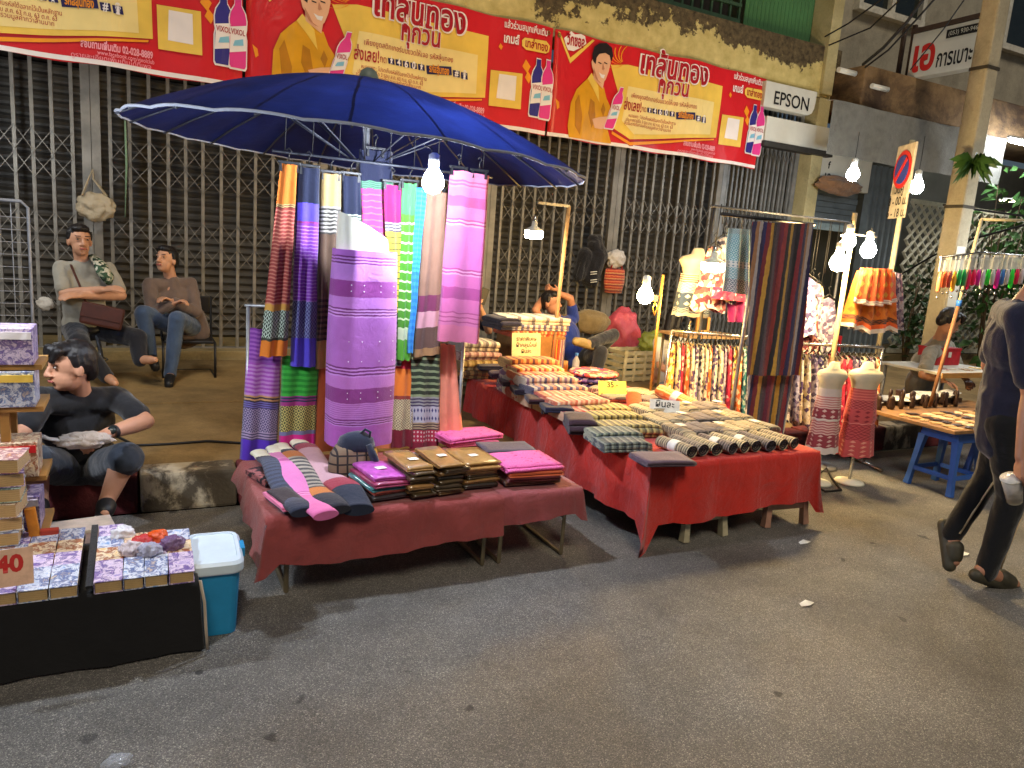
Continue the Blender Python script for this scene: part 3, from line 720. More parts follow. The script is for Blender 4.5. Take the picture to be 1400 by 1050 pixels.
    txt('สอบถามเพิ่มเติม 02-028-8889', 1020, 800, 190, .085, V_lpink, 3, .003); txt('www.facebook.com/vixolclub', 1040, 828, 150, .055, V_lpink, 3); txt('ดูรายละเอียดเพิ่มเติมได้ที่เพจ', 1000, 842, 210, .055, V_lpink, 3)
    for xx in (.05, BW-.09):
        e = MB(); e.lathe([(.012, 0), (.024, 0), (.024, .006), (.012, .006)], (xx, -.001, ZTOP-.06), 14, False, m=Matrix.Rotation(pi/2, 3, 'X')); e.build('eyelet', mat('brass', (190, 160, 90), .3, metal=.8), b)
    ripple(b); return b
def ripple(b):
    """let the hung vinyl sag and wave; every printed layer follows the same waves"""
    sx_, sz_ = .11, .16
    amp = lambda x, z: .022*sin(x*3.1+b.location.x)+.016*sin(x*7.3+2*b.location.x)*(.4+(ZTOP-z))+.012*sin(z*5+x*2)
    for o in b.children:
        me = o.data; bm = bmesh.new(); bm.from_mesh(me)
        xs = [v.co.x for v in bm.verts]; zs = [v.co.z for v in bm.verts]
        for lo, hi, st, ax in ((min(xs), max(xs), sx_, 0), (min(zs), max(zs), sz_, 2)):
            k = math.ceil(lo/st)
            while k*st < hi:
                p = [0, 0, 0]; n = [0, 0, 0]; p[ax] = k*st; n[ax] = 1
                bmesh.ops.bisect_plane(bm, geom=bm.verts[:]+bm.edges[:]+bm.faces[:], plane_co=p, plane_no=n); k += 1
        def g(x, z):
            i, j = math.floor(x/sx_), math.floor(z/sz_); u, w = x/sx_-i, z/sz_-j
            return sum(amp((i+a)*sx_, (j+c)*sz_)*(u if a else 1-u)*(w if c else 1-w) for a in (0, 1) for c in (0, 1))
        for v in bm.verts: v.co.y += g(v.co.x, v.co.z)
        bm.to_mesh(me); bm.free()
banner(0, 'red advertising banner beside the EPSON sign, its right edge free')
banner(-1, 'red advertising banner above the blue umbrella, middle of the three')
banner(-2, 'red advertising banner at the left edge, partly hidden by the umbrella')

# ================================================================== LAMPS
G_cool = glow('lamp_cool', (226, 236, 250), 360); G_warm = glow('lamp_warm', (255, 220, 156), 260); G_yel = glow('lamp_yellow', (255, 196, 90), 210); G_disc = glow('lamp_disc', (255, 226, 170), 95); G_day = glow('lamp_day', (240, 248, 255), 70)
M_cap = mat('lamp_cap', (196, 196, 190), .35, bump=0); M_chrome = mat('chrome', (190, 188, 182), .25, metal=.9, bump=0)
def bulb(label, p, g, r=.045, hang=.3, up=True, cat='lamp'):
    t = thing('light_bulb', label, cat, p, group='lit market bulbs')
    s = 1 if up else -1
    MB().lathe([(0, -r), (r*.6, -r*.82), (r*.96, -r*.3), (r, .1*r), (r*.8, r*.72), (r*.45, r*1.25), (r*.4, r*1.4), (0, r*1.4)], (0, 0, 0), 12).build('bulb', g, t)
    MB().lathe([(r*.42, r*1.4), (r*.5, r*1.45), (r*.5, r*2.4), (r*.2, r*2.6), (0, r*2.6)], (0, 0, 0), 14).build('socket', M_cap, t)
    if hang: MB().tube([(0, 0, r*2.5), (.008, .004, r*2.5+hang*.5), (0, 0, r*2.5+hang)], .004, 6).build('cord', M_cab, t)
    return t
def ufo_lamp(label, p, g, r=.085, hang=.12):
    t = thing('disc_lamp', label, 'lamp', p, group='lit market bulbs')
    MB().lathe([(0, -.052), (r*.8, -.048), (r*.97, -.036), (r, -.02), (r, .012), (0, .012)], (0, 0, 0), 24).build('diffuser', g, t)
    MB().lathe([(r*1.02, .012), (r*.98, .022), (r*.35, .05), (r*.28, .09), (0, .09)], (0, 0, 0), 20).build('housing', M_cap, t)
    MB().lathe([(.02, .09), (.02, .13), (0, .135)], (0, 0, 0), 12).build('socket', M_chrome, t)
    MB().tube([(0, 0, .13), (.01, 0, .13+hang)], .004, 6).build('cord', M_cab, t)
    return t
# ================================================================== BLUE UMBRELLA
UC = Vector((1.114, 4.073, 0)); UR = 1.19; NR = 20
um = thing('market_umbrella', 'large blue market umbrella with white edging over the sarong stall', 'umbrella', (UC.x, UC.y, 0))
vd = Vector((UC.x, UC.y, 0)).normalized()
def upos(a, s):
    k = a/(2*pi)*NR; f = abs(k-round(k))*2
    x, y = cos(a)*UR*s*(1-.008*f*s), sin(a)*UR*s*(1-.008*f*s)
    z = 1.99-.04*x+.028*y + .37*(1-s**1.75) - .012*f*f*s*(1.2-s*.4)+.006*nz((x*4, y*4, 2))
    return Vector((x, y, z))
t = NT('umbrella_cloth'); co = t.co(); cN = t.ramp(t.noise(5, co, 5), [(.3, lin((15, 25, 74))), (.7, lin((23, 37, 98)))]); t.base(cN)
t.bump(t.math('ADD', t.noise(6, co, 3), t.math('MULTIPLY', t.noise(500, co, 1), .1)), .35, .02)
t.fin(.6, spec=.35); tr = t.n('ShaderNodeBsdfTranslucent'); t.l(cN, tr.inputs[0]); mx = t.n('ShaderNodeMixShader'); mx.inputs[0].default_value = .27
t.l(t.b.outputs[0], mx.inputs[1]); t.l(tr.outputs[0], mx.inputs[2]); t.l(mx.outputs[0], t.n('ShaderNodeOutputMaterial', is_active_output=True).inputs[0])
M_umb = t.m
cn = MB()
NA = NR*6
cn.grid(lambda u, v: upos(2*pi*u, .03+.97*v), NA, 14)
cn.build('canopy', M_umb, um)
M_trim = cloth_mat('white_trim', (150, 156, 170))
tr_ = MB(); tr_.tube([upos(2*pi*k/NA, 1.0) for k in range(NA+1)], .0045, 6, cap=False, flat=1.5); tr_.build('edging', M_trim, um)
M_steel = mat('painted_steel', (150, 150, 150), .4, metal=.5, bump=0)
M_dsteel = mat('dark_steel', (62, 64, 72), .5, metal=.3, bump=0)
hub = Vector((0, 0, 1.93))
for k in range(NR):
    a = 2*pi*k/NR; rb = MB(); rb.tube([upos(a, s)-Vector((0, 0, .012)) for s in (.04, .3, .6, .85, 1.0)], .005, 6); r_ = rb.build('rib', M_dsteel, um)
    if k % 2 == 0: MB().tube([hub+Vector((cos(a)*.04, sin(a)*.04, 0)), upos(a, .52)-Vector((0, 0, .018))], .004, 6).build('strut', M_dsteel, r_)
MB().tube([(0, 0, .03), (0, 0, 2.34)], .019, 12).build('pole', M_steel, um)
MB().lathe([(.022, 1.88), (.05, 1.90), (.05, 1.95), (.022, 1.97)], (0, 0, 0), 14).build('runner', M_cap, um)
MB().lathe([(.05, 2.352), (.055, 2.375), (.04, 2.41), (.018, 2.425), (0, 2.427)], (0, 0, 0), 14).build('finial', mat('finial_grey', (120, 132, 124), .5), um)
MB().lathe([(0, .001), (.22, .001), (.22, .03), (.05, .045), (.03, .3), (0, .3)], (0, 0, 0), 20).build('base', M_steel, um)
bp_ = W(592, 250, 3.36)
lb = bulb('bright cool white bulb hanging under the blue umbrella', bp_, G_cool, .052, 0)
MB().tube([(0, 0, .11), (.0, .05, .16), (-.02, .09, 1.995-bp_.z)], .004, 6).build('cord', M_cab, lb)

# ================================================================== SARONG STALL
YS = 3.95
def hang(name, tl, tr, bl, br, Y, m, label, depth=.018, folds=2, seed=0, cat='sarong', group='hanging sarongs', scal=0):
    a, b_, c, d = W(*tl, Y), W(*tr, Y), W(*bl, Y), W(*br, Y)
    base = Vector(((a.x+b_.x)/2, Y, (c.z+d.z)/2)); n, nv = 14, 22
    def sec(u, v, s):
        top = a.lerp(b_, u); bot = c.lerp(d, u); p = top.lerp(bot, v)
        w = sin(u*pi*2*folds+seed+1.3*v+.8*nz((u*2, v*2, seed)))
        edge = sqrt(max(0, 1-(2*u-1)**2))
        return p + Vector((.004*nz((v*5, seed, 1)), depth*(.8*w*(.5+.5*v)) - s*depth*.7*edge, .006*nz((u*5, 0, seed))-scal*v*(sin(pi*u)+.35*cos(u*pi*4*folds+seed)))) - base
    mb = MB()
    mb.grid(lambda u, v: sec(u, v, 1), n, nv); mb.grid(lambda u, v: sec(1-u, v, -1), n, nv)
    me = mb.build(name, m, None, loc=base)
    bm = bmesh.new(); bm.from_mesh(me.data); bmesh.ops.remove_doubles(bm, verts=bm.verts, dist=.0015); bm.to_mesh(me.data); bm.free()
    return tag(me, label, cat, group)
O_, N_, DK = (214, 122, 40), (30, 36, 60), (40, 34, 36)
sar = [
 ('m1', [(.20, 'c', (226, 124, 44)), (.22, 's', 2, (210, 180, 120), (120, 60, 40)), (.72, 's', 26, (156, 64, 58), (206, 130, 106), .62), (.755, 'c', (214, 160, 70)), (.90, 'd', 3, (196, 214, 196), (48, 60, 50)), (.915, 'c', (60, 66, 52)), (1, 'c', (226, 128, 40))], (384, 224), (407, 226), (355, 488), (393, 486), 3.93, 'orange ended sarong with rusty red stripes, outermost by the gate'),
 ('m2', [(.17, 'c', N_), (.26, 'c', (96, 80, 220)), (.27, 'c', (150, 60, 130)), (.66, 's', 22, (134, 62, 176), (178, 134, 206), .7), (.85, 'd', 4, (140, 150, 190), (64, 56, 120)), (1, 'c', (88, 74, 214))], (407, 228), (438, 231), (397, 500), (432, 502), 3.95, 'violet striped sarong with navy top next to the orange one'),
 ('m3', [(.16, 'c', (190, 160, 104)), (.30, 's', 7, (176, 170, 160), (70, 66, 60)), (.62, 'c', (100, 78, 62)), (.85, 's', 8, (110, 86, 70), (60, 48, 44)), (1, 'c', (180, 138, 84))], (438, 237), (467, 239), (431, 504), (462, 502), 3.97, 'tan topped sarong with grey pinstripes beside the dress form'),
 ('m4', [(.22, 'c', N_), (.27, 's', 3, (180, 190, 170), (50, 60, 60)), (1, 'c', (44, 40, 50))], (467, 240), (493, 242), (470, 470), (496, 470), 3.99, 'dark navy sarong hanging behind the white top of the dress form'),
 ('m5', [(.16, 'c', (28, 32, 56)), (.20, 's', 4, (90, 140, 110), (60, 90, 80)), (1, 's', 24, (206, 70, 156), (150, 110, 90), .8)], (490, 204), (536, 208), (500, 460), (545, 460), 4.01, 'magenta pinstriped sarong with a wide navy top, highest of the row'),
 ('m6', [(.20, 'c', (150, 36, 96)), (.25, 's', 3, (170, 170, 170), (90, 80, 90)), (.7, 's', 14, (214, 190, 70), (60, 66, 50), .82), (1, 's', 10, (120, 110, 110), (40, 40, 44))], (524, 252), (549, 254), (532, 500), (549, 500), 3.97, 'maroon topped sarong with yellow ground and thin black lines'),
 ('m7', [(.17, 'c', (70, 150, 84)), (.82, 's', 12, (76, 146, 40), (206, 222, 170), .8), (.88, 'c', (196, 206, 170)), (1, 'c', (86, 160, 44))], (550, 250), (570, 252), (543, 492), (562, 492), 3.95, 'grass green sarong with pale cross stripes'),
 ('m8', [(.5, 's', 18, (40, 140, 206), (70, 170, 220)), (1, 's', 12, (40, 130, 206), (60, 150, 214))], (570, 256), (584, 258), (557, 482), (565, 482), 3.93, 'narrow edge of a bright blue sarong between green and brown'),
 ('m9', [(.62, 'c', (150, 112, 92)), (.72, 'c', (120, 50, 84)), (.82, 'c', (206, 150, 160)), (.95, 'c', (104, 76, 66)), (1, 'c', (170, 128, 84))], (582, 262), (612, 264), (565, 488), (602, 484), 3.96, 'plain brown sarong with plum and pale pink lower bands'),
 ('m10', [(.05, 'c', (206, 112, 144)), (.09, 's', 2, (170, 74, 116), (206, 112, 144)), (.14, 'c', (200, 100, 146)), (.2, 'c', (172, 74, 126)), (.27, 'c', (200, 104, 152)), (.31, 's', 2, (164, 64, 116), (214, 144, 172)), (.56, 'c', (198, 102, 164)), (.6, 's', 2, (164, 64, 122), (214, 144, 180)), (.67, 'c', (196, 98, 156)), (.74, 'c', (166, 70, 130)), (.82, 'c', (200, 102, 156)), (.9, 's', 3, (170, 76, 126), (204, 112, 156), .3), (1, 'c', (214, 116, 150))], (616, 232), (669, 240), (596, 465), (653, 470), 3.88, 'wide pink sarong with rose bands, closest to the striped blankets'),
]
for k, (mn, bands, tl, tr2, bl, br, Y, lab) in enumerate(sar):
    hang('hanging_sarong', tl, tr2, bl, br, Y, band_mat('sarong_'+mn, bands), lab, .016 if k != 9 else .022, 2 if k != 9 else 1, k)
low = [
 ('n1', [(.25, 's', 8, (128, 60, 160), (160, 96, 186)), (.50, 's', 8, (166, 84, 190), (196, 140, 210)), (.55, 's', 2, (206, 160, 110), (60, 50, 70)), (.6, 's', 3, (120, 110, 190), (70, 60, 110)), (.78, 'd', 4, (176, 160, 196), (92, 84, 128)), (.84, 's', 3, (180, 160, 200), (90, 80, 120)), (1, 'c', (92, 52, 200))], (340, 448), (387, 452), (328, 628), (378, 630), 3.99, 'purple sarong with violet hem in the lower row, outermost'),
 ('n2', [(.40, 's', 7, (40, 150, 50), (60, 180, 66)), (.46, 's', 2, (150, 60, 140), (40, 60, 90)), (.5, 'c', (170, 60, 140)), (.76, 'd', 4, (206, 196, 120), (96, 96, 60)), (.8, 'c', (120, 120, 170)), (1, 'c', (206, 36, 140))], (386, 486), (437, 488), (380, 622), (430, 618), 3.98, 'green and magenta sarong in the lower row'),
 ('n3', [(.3, 'c', (206, 110, 60)), (.34, 'c', (180, 60, 50)), (1, 'c', (232, 128, 84))], (436, 440), (540, 440), (424, 618), (545, 612), 4.02, 'plain salmon cloth hanging behind the dress form'),
 ('n4', [(.12, 'c', (190, 40, 60)), (.42, 'c', (232, 126, 44)), (.46, 'c', (150, 60, 50)), (.80, 'd', 5, (226, 214, 170), (130, 110, 90)), (1, 'c', (120, 24, 44))], (536, 488), (566, 490), (534, 612), (563, 610), 3.99, 'orange sarong with cream diamond band and wine red hem'),
 ('n5', [(.45, 's', 7, (44, 52, 36), (136, 150, 110), .62), (.55, 's', 3, (150, 150, 150), (70, 60, 90)), (.72, 't', 2, (176, 176, 190), (60, 60, 110)), (.8, 's', 3, (170, 150, 120), (80, 60, 60)), (.93, 't', 3, (170, 40, 70), (214, 190, 190)), (1, 'c', (130, 26, 50))], (562, 482), (602, 484), (560, 614), (600, 612), 3.98, 'olive striped sarong with grey and red patterned hem'),
 ('n6', [(1, 'c', (240, 148, 120))], (602, 470), (622, 472), (597, 600), (634, 598), 4.0, 'pale salmon cloth at the end of the lower row'),
]
for k, (mn, bands, tl, tr2, bl, br, Y, lab) in enumerate(low):
    hang('hanging_sarong', tl, tr2, bl, br, Y, band_mat('sarong_'+mn, bands), lab, .014, 2, k+20)
# rails and clip hangers
M_blk = mat('black_plastic', (28, 28, 30), .45, bump=0)
ra, rb_ = W(372, 222, 3.965), W(676, 236, 3.93)
rz = 1.935
rail = thing('hanging_rail', 'thin steel rail under the umbrella carrying the sarongs', 'rail', (0, 0, 0))
MB().tube([(ra.x, 3.96, rz), (rb_.x, 3.96, rz)], .007, 8).build('rod', M_dsteel, rail)
for k in range(9):
    x = ra.x+.06+(rb_.x-ra.x-.12)*k/8
    MB().tube([(x, 3.96, rz), (x+.01, 3.97, upos(math.atan2(-.08, x-UC.x), min(.97, abs(x-UC.x)/UR)).z-.01)], .0025, 5).build('cord', M_cab, rail)
lr = thing('hanging_rail', 'lower steel rail carrying the second row of sarongs', 'rail', (0, 0, 0))
la, lb2 = W(334, 446, 4.0), W(640, 470, 4.0); zl = 1.16
MB().tube([(la.x, 4.0, zl), (lb2.x, 4.0, zl)], .008, 8).build('rod', M_steel, lr)
for x in (la.x+.02, lb2.x-.03): MB().tube([(x, 4.0, zl), (x, 4.0, .005)], .011, 8).build('upright', M_steel, lr)
ch = thing('clip_hanger', 'x', 'hanger', (0, 0, 0), group='black clip hangers under the umbrella')
MB().box((0, 0, 0), (.11, .012, .014)).build('crossbar', M_blk, ch, bevel=.003)
MB().tube([(0, 0, .006), (0, 0, .04), (.012, 0, .055), (0, 0, .07), (-.012, 0, .058)], .0035, 6).build('hook', M_blk, ch)
for s in (-1, 1): MB().box((.04*s, 0, -.022), (.014, .022, .045), taper=.6).build('clip', M_blk, ch)
hs = [('above the orange ended sarong', 395, 228, 3.93), ('above the navy and violet sarong', 422, 232, 3.95), ('above the tan topped sarong', 452, 240, 3.97), ('above the dark navy sarong', 480, 242, 3.99), ('above the magenta pinstriped sarong', 513, 208, 4.0), ('above the maroon topped sarong', 536, 253, 3.965), ('above the green striped sarong', 560, 252, 3.95), ('above the brown sarong', 597, 263, 3.96), ('above the wide pink sarong, nearer its corner by the bulb', 627, 234, 3.875), ('above the wide pink sarong, at its outer corner', 655, 238, 3.875)]
for k, (lab, px_, py_, Y) in enumerate(hs):
    o = ch if k == 0 else copy_tree(ch); p = W(px_, py_, Y); o.location = p+Vector((0, 0, .02)); o['label'] = 'black clip hanger '+lab

# folding tables and their cloths
M_leg = mat('table_leg_steel', (128, 116, 92), .35, metal=.6, bump=0); M_board = mat('table_board', (150, 120, 84), .7)
TZ = .372
def folding_table(x0, x1, y0, y1, z, label):
    t = thing('folding_table', label, 'table', ((x0+x1)/2, (y0+y1)/2, 0), group='folding tables of the sarong stall')
    w, d = (x1-x0)/2, (y1-y0)/2
    MB().box((0, 0, z-.014), (2*w-.02, 2*d-.02, .022)).build('tabletop', M_board, t, bevel=.004)
    for s in (-1, 1):
        fr = MB(); x = s*(w-.04)
        fr.tube([(x, -d+.03, z-.025), (x, -d+.03, .012), (x, d-.03, .012), (x, d-.03, z-.025)], .011, 8, smooth=False)
        fr.build('leg_frame', M_leg, t)
        MB().tube([(x, -d+.03, z*.55), (x-s*.2, -d+.03, z-.03)], .006, 6).build('brace', M_leg, t)
    return t
folding_table(.52, 1.54, 3.05, 3.82, TZ, 'longer folding table under the maroon cloth with the skirts')
folding_table(1.55, 1.99, 3.05, 3.82, TZ, 'shorter folding table at the end with the pink folded cloths')
def drape(name, x0, x1, y0, y1, z, drop, m, label, cat='tablecloth', sides=(1, 1, 1, 0), cell=.05, wave=.02, corner=.05, seed=0, flare=.05, group=None):
    """cloth over a table: sides=(left, front, right, back) which flaps hang; drop(side,t) its length"""
    nx, ny = max(2, round((x1-x0)/cell)), max(2, round((y1-y0)/cell)); cx, cy = (x0+x1)/2, (y0+y1)/2
    mb = MB(); mb.grid(lambda u, v: Vector((x0+(x1-x0)*u-cx, y0+(y1-y0)*v-cy, z+.0015*nz((u*9, v*9, seed)))), nx, ny)
    per = []
    if sides[0]: per += [('L', 1-j/ny, (x0, y1-(y1-y0)*j/ny), (-1, 0)) for j in range(ny)]
    if sides[0] and sides[1]: per += [('C', 0, (x0, y0), (-.55, -.85)), ('C', .5, (x0, y0), (-.75, -.75)), ('C', 1, (x0, y0), (-.35, -.95))]
    if sides[1]: per += [('F', i/nx, (x0+(x1-x0)*i/nx, y0), (0, -1)) for i in range(0 if not sides[0] else 1, nx+(0 if sides[2] else 1))]
    if sides[1] and sides[2]: per += [('C', 0, (x1, y0), (.35, -.95)), ('C', .5, (x1, y0), (.75, -.75)), ('C', 1, (x1, y0), (.85, -.5))]
    if sides[2]: per += [('R', j/ny, (x1, y0+(y1-y0)*j/ny), (1, 0)) for j in range(1, ny+1)]
    nv = 10; s_ = 0.; pl = []
    for k, q_ in enumerate(per):
        if k: s_ += math.dist(q_[2], per[k-1][2])+(.03 if q_[0] == 'C' else 0)
        pl.append(s_)
    def f(u, v):
        k = min(len(per)-1, int(round(u*(len(per)-1)))); sd, tt, p, o = per[k]
        if sd == 'C':
            D = drop('C', p[0] > cx); out = flare+corner*(.4+v) if tt == .5 else flare*.8+corner*.3
            if p[0] > cx: out *= .45
        else: D = drop(sd, tt); out = flare
        w = wave*(sin(pl[k]*17+seed)+.7*sin(pl[k]*41+seed*2)+1.5*nz((pl[k]*5, seed, v)))*v
        e = min(1, v*6)
        off = out*(v**.8)*.6+w+.006*e
        return Vector((p[0]+o[0]*off-cx, p[1]+o[1]*off-cy, z-D*v-.002*e+.0015*nz((p[0]*9, p[1]*9, seed))*(1-v)))
    mb.grid(f, len(per)-1, nv)
    o = mb.build(name, m, None, loc=(cx, cy, 0))
    bm = bmesh.new(); bm.from_mesh(o.data); bmesh.ops.remove_doubles(bm, verts=bm.verts, dist=.003); bmesh.ops.recalc_face_normals(bm, faces=bm.faces)
    for fc in bm.faces: fc.smooth = True
    bm.to_mesh(o.data); bm.free()
    return tag(o, label, cat, group)
M_maroon = cloth_mat('maroon_cloth', (148, 68, 66), .12, wr=.6, crease=.29); M_maroon2 = cloth_mat('maroon_cloth_b', (148, 72, 74), .12, wr=.6, crease=.27)
def d1(s, t):
    if s == 'C': return .25 if not t else .22
    if s == 'F': return .195+.02*sin(t*5)+(.03*(t-.6) if t > .6 else 0)
    return .09 if s == 'R' else .10+.1*(1-t)
drape('tablecloth', .47, 1.56, 3.02, 3.86, TZ+.004, d1, M_maroon, 'maroon cloth over the longer front table', wave=.012, sides=(1, 1, 0, 0), seed=1)
def d2(s, t):
    return {'C': .17, 'F': .15-.03*t, 'R': .12, 'L': .1}[s]
drape('tablecloth', 1.55, 2.01, 3.03, 3.86, TZ+.009, d2, M_maroon2, 'dusty maroon cloth over the shorter end table', wave=.012, sides=(0, 1, 1, 0), seed=5)
# dress form with the lilac skirt
df = thing('dress_form', 'white half dress form wearing a lilac banded skirt in the middle of the stall', 'dress form', (W(495, 450, 3.62).x, 3.62, 0))
dx = df.location.x
M_form = mat('form_cream', (232, 228, 206), .5, var=.05, bump=.05)
secs = []
ztop = W(466, 300, 3.62).z; zsk = W(495, 342, 3.62).z
fm = MB()
def fsec(v, a):                       # slanted waist section
    x = cos(a); y = sin(a)
    h = -.22+v*.33
    wid = .142-.03*max(0, v-.2)*(1 if x > 0 else .5); dep = .105-.02*v
    zc_ = zsk+h; zc_ += max(0, (v-.25)/.75)*(-.062*x+.005)
    return Vector((wid*x-.008*v, dep*y, zc_))
fm.grid(lambda u, v: fsec(v, 2*pi*u), 36, 14)
top = [fsec(1, 2*pi*k/36) for k in range(36)]; fm.add(top, [list(range(36))])
fm.build('torso', M_form, df)
lil = (178, 106, 196)
M_lil = band_mat('lilac_skirt', [(.03, 'c', (186, 110, 206)), (.075, 's', 3, (120, 44, 120), (204, 140, 224), .5), (.15, 'c', (200, 132, 218)), (.23, 'c', (150, 64, 148)), (.285, 'c', (196, 124, 212)), (.33, 's', 3, (120, 44, 120), (210, 150, 226), .5), (.58, 'c', lil), (.63, 's', 3, (120, 44, 120), (204, 140, 224), .5), (.69, 'c', (196, 120, 208)), (.765, 'c', (144, 62, 142)), (.85, 's', 8, (200, 130, 214), (176, 100, 190)), (.885, 's', 3, (120, 44, 120), (204, 140, 224), .5), (1, 'c', (184, 96, 196))])
sk = MB(); zb2 = W(495, 602, 3.62).z
def ssec(u, v):
    a = 2*pi*u; x, y = cos(a), sin(a)
    w = .15+.02*sin(min(1, v*1.6)*pi*.5)-.008*v; d = .115+.02*v
    cr = .012*max(0, 1-abs(((a-4.25+pi) % (2*pi))-pi)*4)
    sq = 1+.10*(abs(x*y)*2)
    return Vector((w*x*sq, d*y*sq-cr+.006*v*sin(a*6+v), zsk+(zb2-zsk)*v+.012*nz((x, y, 3))*v))
sk.grid(ssec, 48, 30); sk.build('skirt', M_lil, df)
M_bead = mat('bead', (236, 226, 236), .3, bump=0)
for v_ in (.17, .2, .45, .55, .71, .74):
    for u_ in (.66, .72, .80, .88):
        p = ssec(u_, v_); MB().lathe([(0, -.003), (.003, 0), (0, .003)], p+Vector((0, -.003, 0)), 6).build('bead', M_bead, df)
MB().tube([(.0, 0, zb2+.1), (.0, 0, .40)], .018, 10).build('stand_pole', M_steel, df)
MB().lathe([(.0, 0), (.085, 0), (.075, .04), (.045, .2), (.0, .2)], (.03, -.02, .379), 16).build('stand_foot', mat('form_yellow', (222, 196, 112), .5), df)
# ================================================================== FOLDED GOODS
def fold_mb(w, d, h, layers, seed=0, nx=8, sag=.006):
    """one cloth folded to and fro: a thick zigzag ribbon (bends at the front and back) carried across its width; origin at base centre"""
    t = h/layers; cl = []
    for i in range(layers):
        z = (i+.5)*t; ins = random.Random(seed*31+i).uniform(-.01, .012); y0, y1 = -d/2+t/2-ins, d/2-t/2+ins*.5
        ys = [y0+(y1-y0)*j/5 for j in range(6)]
        if i % 2: ys = ys[::-1]
        cl += [(y, z) for y in ys]
        if i < layers-1:
            s = 1 if ys[-1] > 0 else -1
            cl += [(ys[-1]+s*t*.5*sin(a), z+t*.5-t*.5*cos(a)) for a in (pi*.25, pi*.5, pi*.75)]
    nrm = []
    for i in range(len(cl)):
        a, b = cl[max(0, i-1)], cl[min(len(cl)-1, i+1)]; dx_, dy_ = b[0]-a[0], b[1]-a[1]; L = math.hypot(dx_, dy_) or 1
        nrm.append((-dy_/L, dx_/L))
    th = t*.47
    out = [(c[0]+n[0]*th, c[1]+n[1]*th) for c, n in zip(cl, nrm)]+[(c[0]-n[0]*th, c[1]-n[1]*th) for c, n in reversed(list(zip(cl, nrm)))]
    m = len(out); mb = MB()
    def P(k, q):
        x = -w/2+w*k/nx; e = abs(2*k/nx-1)
        return Vector((x+.006*nz((q[1]*30, q[0]*8, seed+k*.01)), q[0]+.008*nz((x*6, q[1]*10, seed)), max(.001, q[1]*(1-.12*e**4)+sag*nz((x*9, q[0]*7, seed))*(q[1]/h))))
    vs = [P(k, q) for k in range(nx+1) for q in out]
    fs = [(k*m+j, k*m+(j+1) % m, (k+1)*m+(j+1) % m, (k+1)*m+j) for k in range(nx) for j in range(m)]
    mb.add(vs, fs, [(k/nx, j/m) for k in range(nx+1) for j in range(m)], True)
    mb.f += [list(range(m)), [nx*m+j for j in reversed(range(m))]]; mb.sm += [False, False]
    return mb
_seed = [0]
def folded(p, w, d, h, layers, m, label, rot=0, name='folded_cloth', cat='folded cloth', group=None, tilt=0):
    _seed[0] += 1
    o = fold_mb(w, d, h, layers, _seed[0]).build(name, m, None, loc=p)
    o.rotation_euler = (tilt, 0, rot); return tag(o, label, cat, group)
def pile(p, w, d, items, what, rot=0, gap=.001, name='folded_cloth', cat='folded cloth', group=None, film=False):
    """items: (height, layers, material, words) from the bottom up; each cloth is a thing of its own"""
    z = p.z; n = len(items)
    for k, (h, ly, m, words) in enumerate(items):
        pos = 'topmost' if k == n-1 else ('bottom one' if k == 0 else ORD[n-1-k]+' from top')
        o = folded(Vector((p.x+random.uniform(-.012, .012), p.y+random.uniform(-.012, .012), z)), w*random.uniform(.9, 1.05), d*random.uniform(.9, 1.04), h, ly, m, f'{words}, {pos} {what}', rot+random.uniform(-.1, .1), name, cat, group)
        z += h+gap
    return z
def C_(n, rgb): return cloth_mat('fold_'+n, rgb, .12)
# ------------------------------------------------------------------ on the maroon cloth
Z1 = TZ+.016
def sleeve(pxs, r, bands, label, key):
    P = [G(x, y, Z1+.02) for x, y in pxs]
    t = thing('skirt_display', label, 'display skirt', P[0], group='skirts laid over white forms')
    Q = []
    for k in range(len(P)-1):
        for j in range(4): Q.append(P[k].lerp(P[k+1], j/4))
    Q.append(P[-1]); Q = [q-P[0] for q in Q]; n = len(Q)
    for i in range(2):
        Q = [Q[0]]+[(Q[k-1]+Q[k]*2+Q[k+1])/4 for k in range(1, n-1)]+[Q[-1]]
    dirn = (Q[0]-Q[3]).normalized()
    for k in range(n): Q[k].z += .022*(1-k/n)+.012*sin(k*.5+r*90)
    mb = MB(); mb.tube(Q, [r*(.72+.34*min(1, k/8)+.03*sin(k*.9)) for k in range(n)], 16, flat=.36); mb.build('skirt', band_mat('disp_'+key, bands), t)
    f = MB(); f.tube([Q[0]+dirn*.012-dirn*.05, Q[0]+dirn*.02, Q[0]+dirn*.045, Q[0]+dirn*.09, Q[0]+dirn*.125], [r*.7, r*.74, r*.66, r*.8, r*.35], 14, flat=.45); f.build('form_end', M_form, t)
NV, PK = (38, 44, 66), (232, 118, 180)
sleeve([(360, 628), (369, 637), (380, 654), (394, 676), (406, 694), (416, 704)], .055, [(.1, 'c', NV), (.55, 's', 12, (70, 78, 104), (48, 54, 76)), (.8, 'c', (66, 70, 92)), (1, 'c', NV)], 'grey navy display skirt laid over a white form, outermost on the maroon cloth', 'a')
sleeve([(378, 622), (387, 638), (398, 658), (414, 677), (429, 696), (446, 708)], .055, [(.2, 'c', (236, 140, 200)), (.24, 'c', (196, 80, 150)), (.6, 'c', (232, 130, 196)), (.65, 's', 2, (200, 80, 150), (240, 160, 210)), (1, 'c', PK)], 'pink display skirt laid over a white form on the maroon cloth', 'b')
sleeve([(390, 619), (402, 630), (412, 650), (431, 670), (447, 687), (462, 700)], .058, [(.12, 'c', NV), (.26, 'c', (206, 120, 44)), (.62, 's', 9, (176, 166, 150), (62, 58, 62)), (.75, 'c', (206, 120, 44)), (1, 'c', (34, 36, 50))], 'orange and black striped display skirt laid over a white form', 'c')
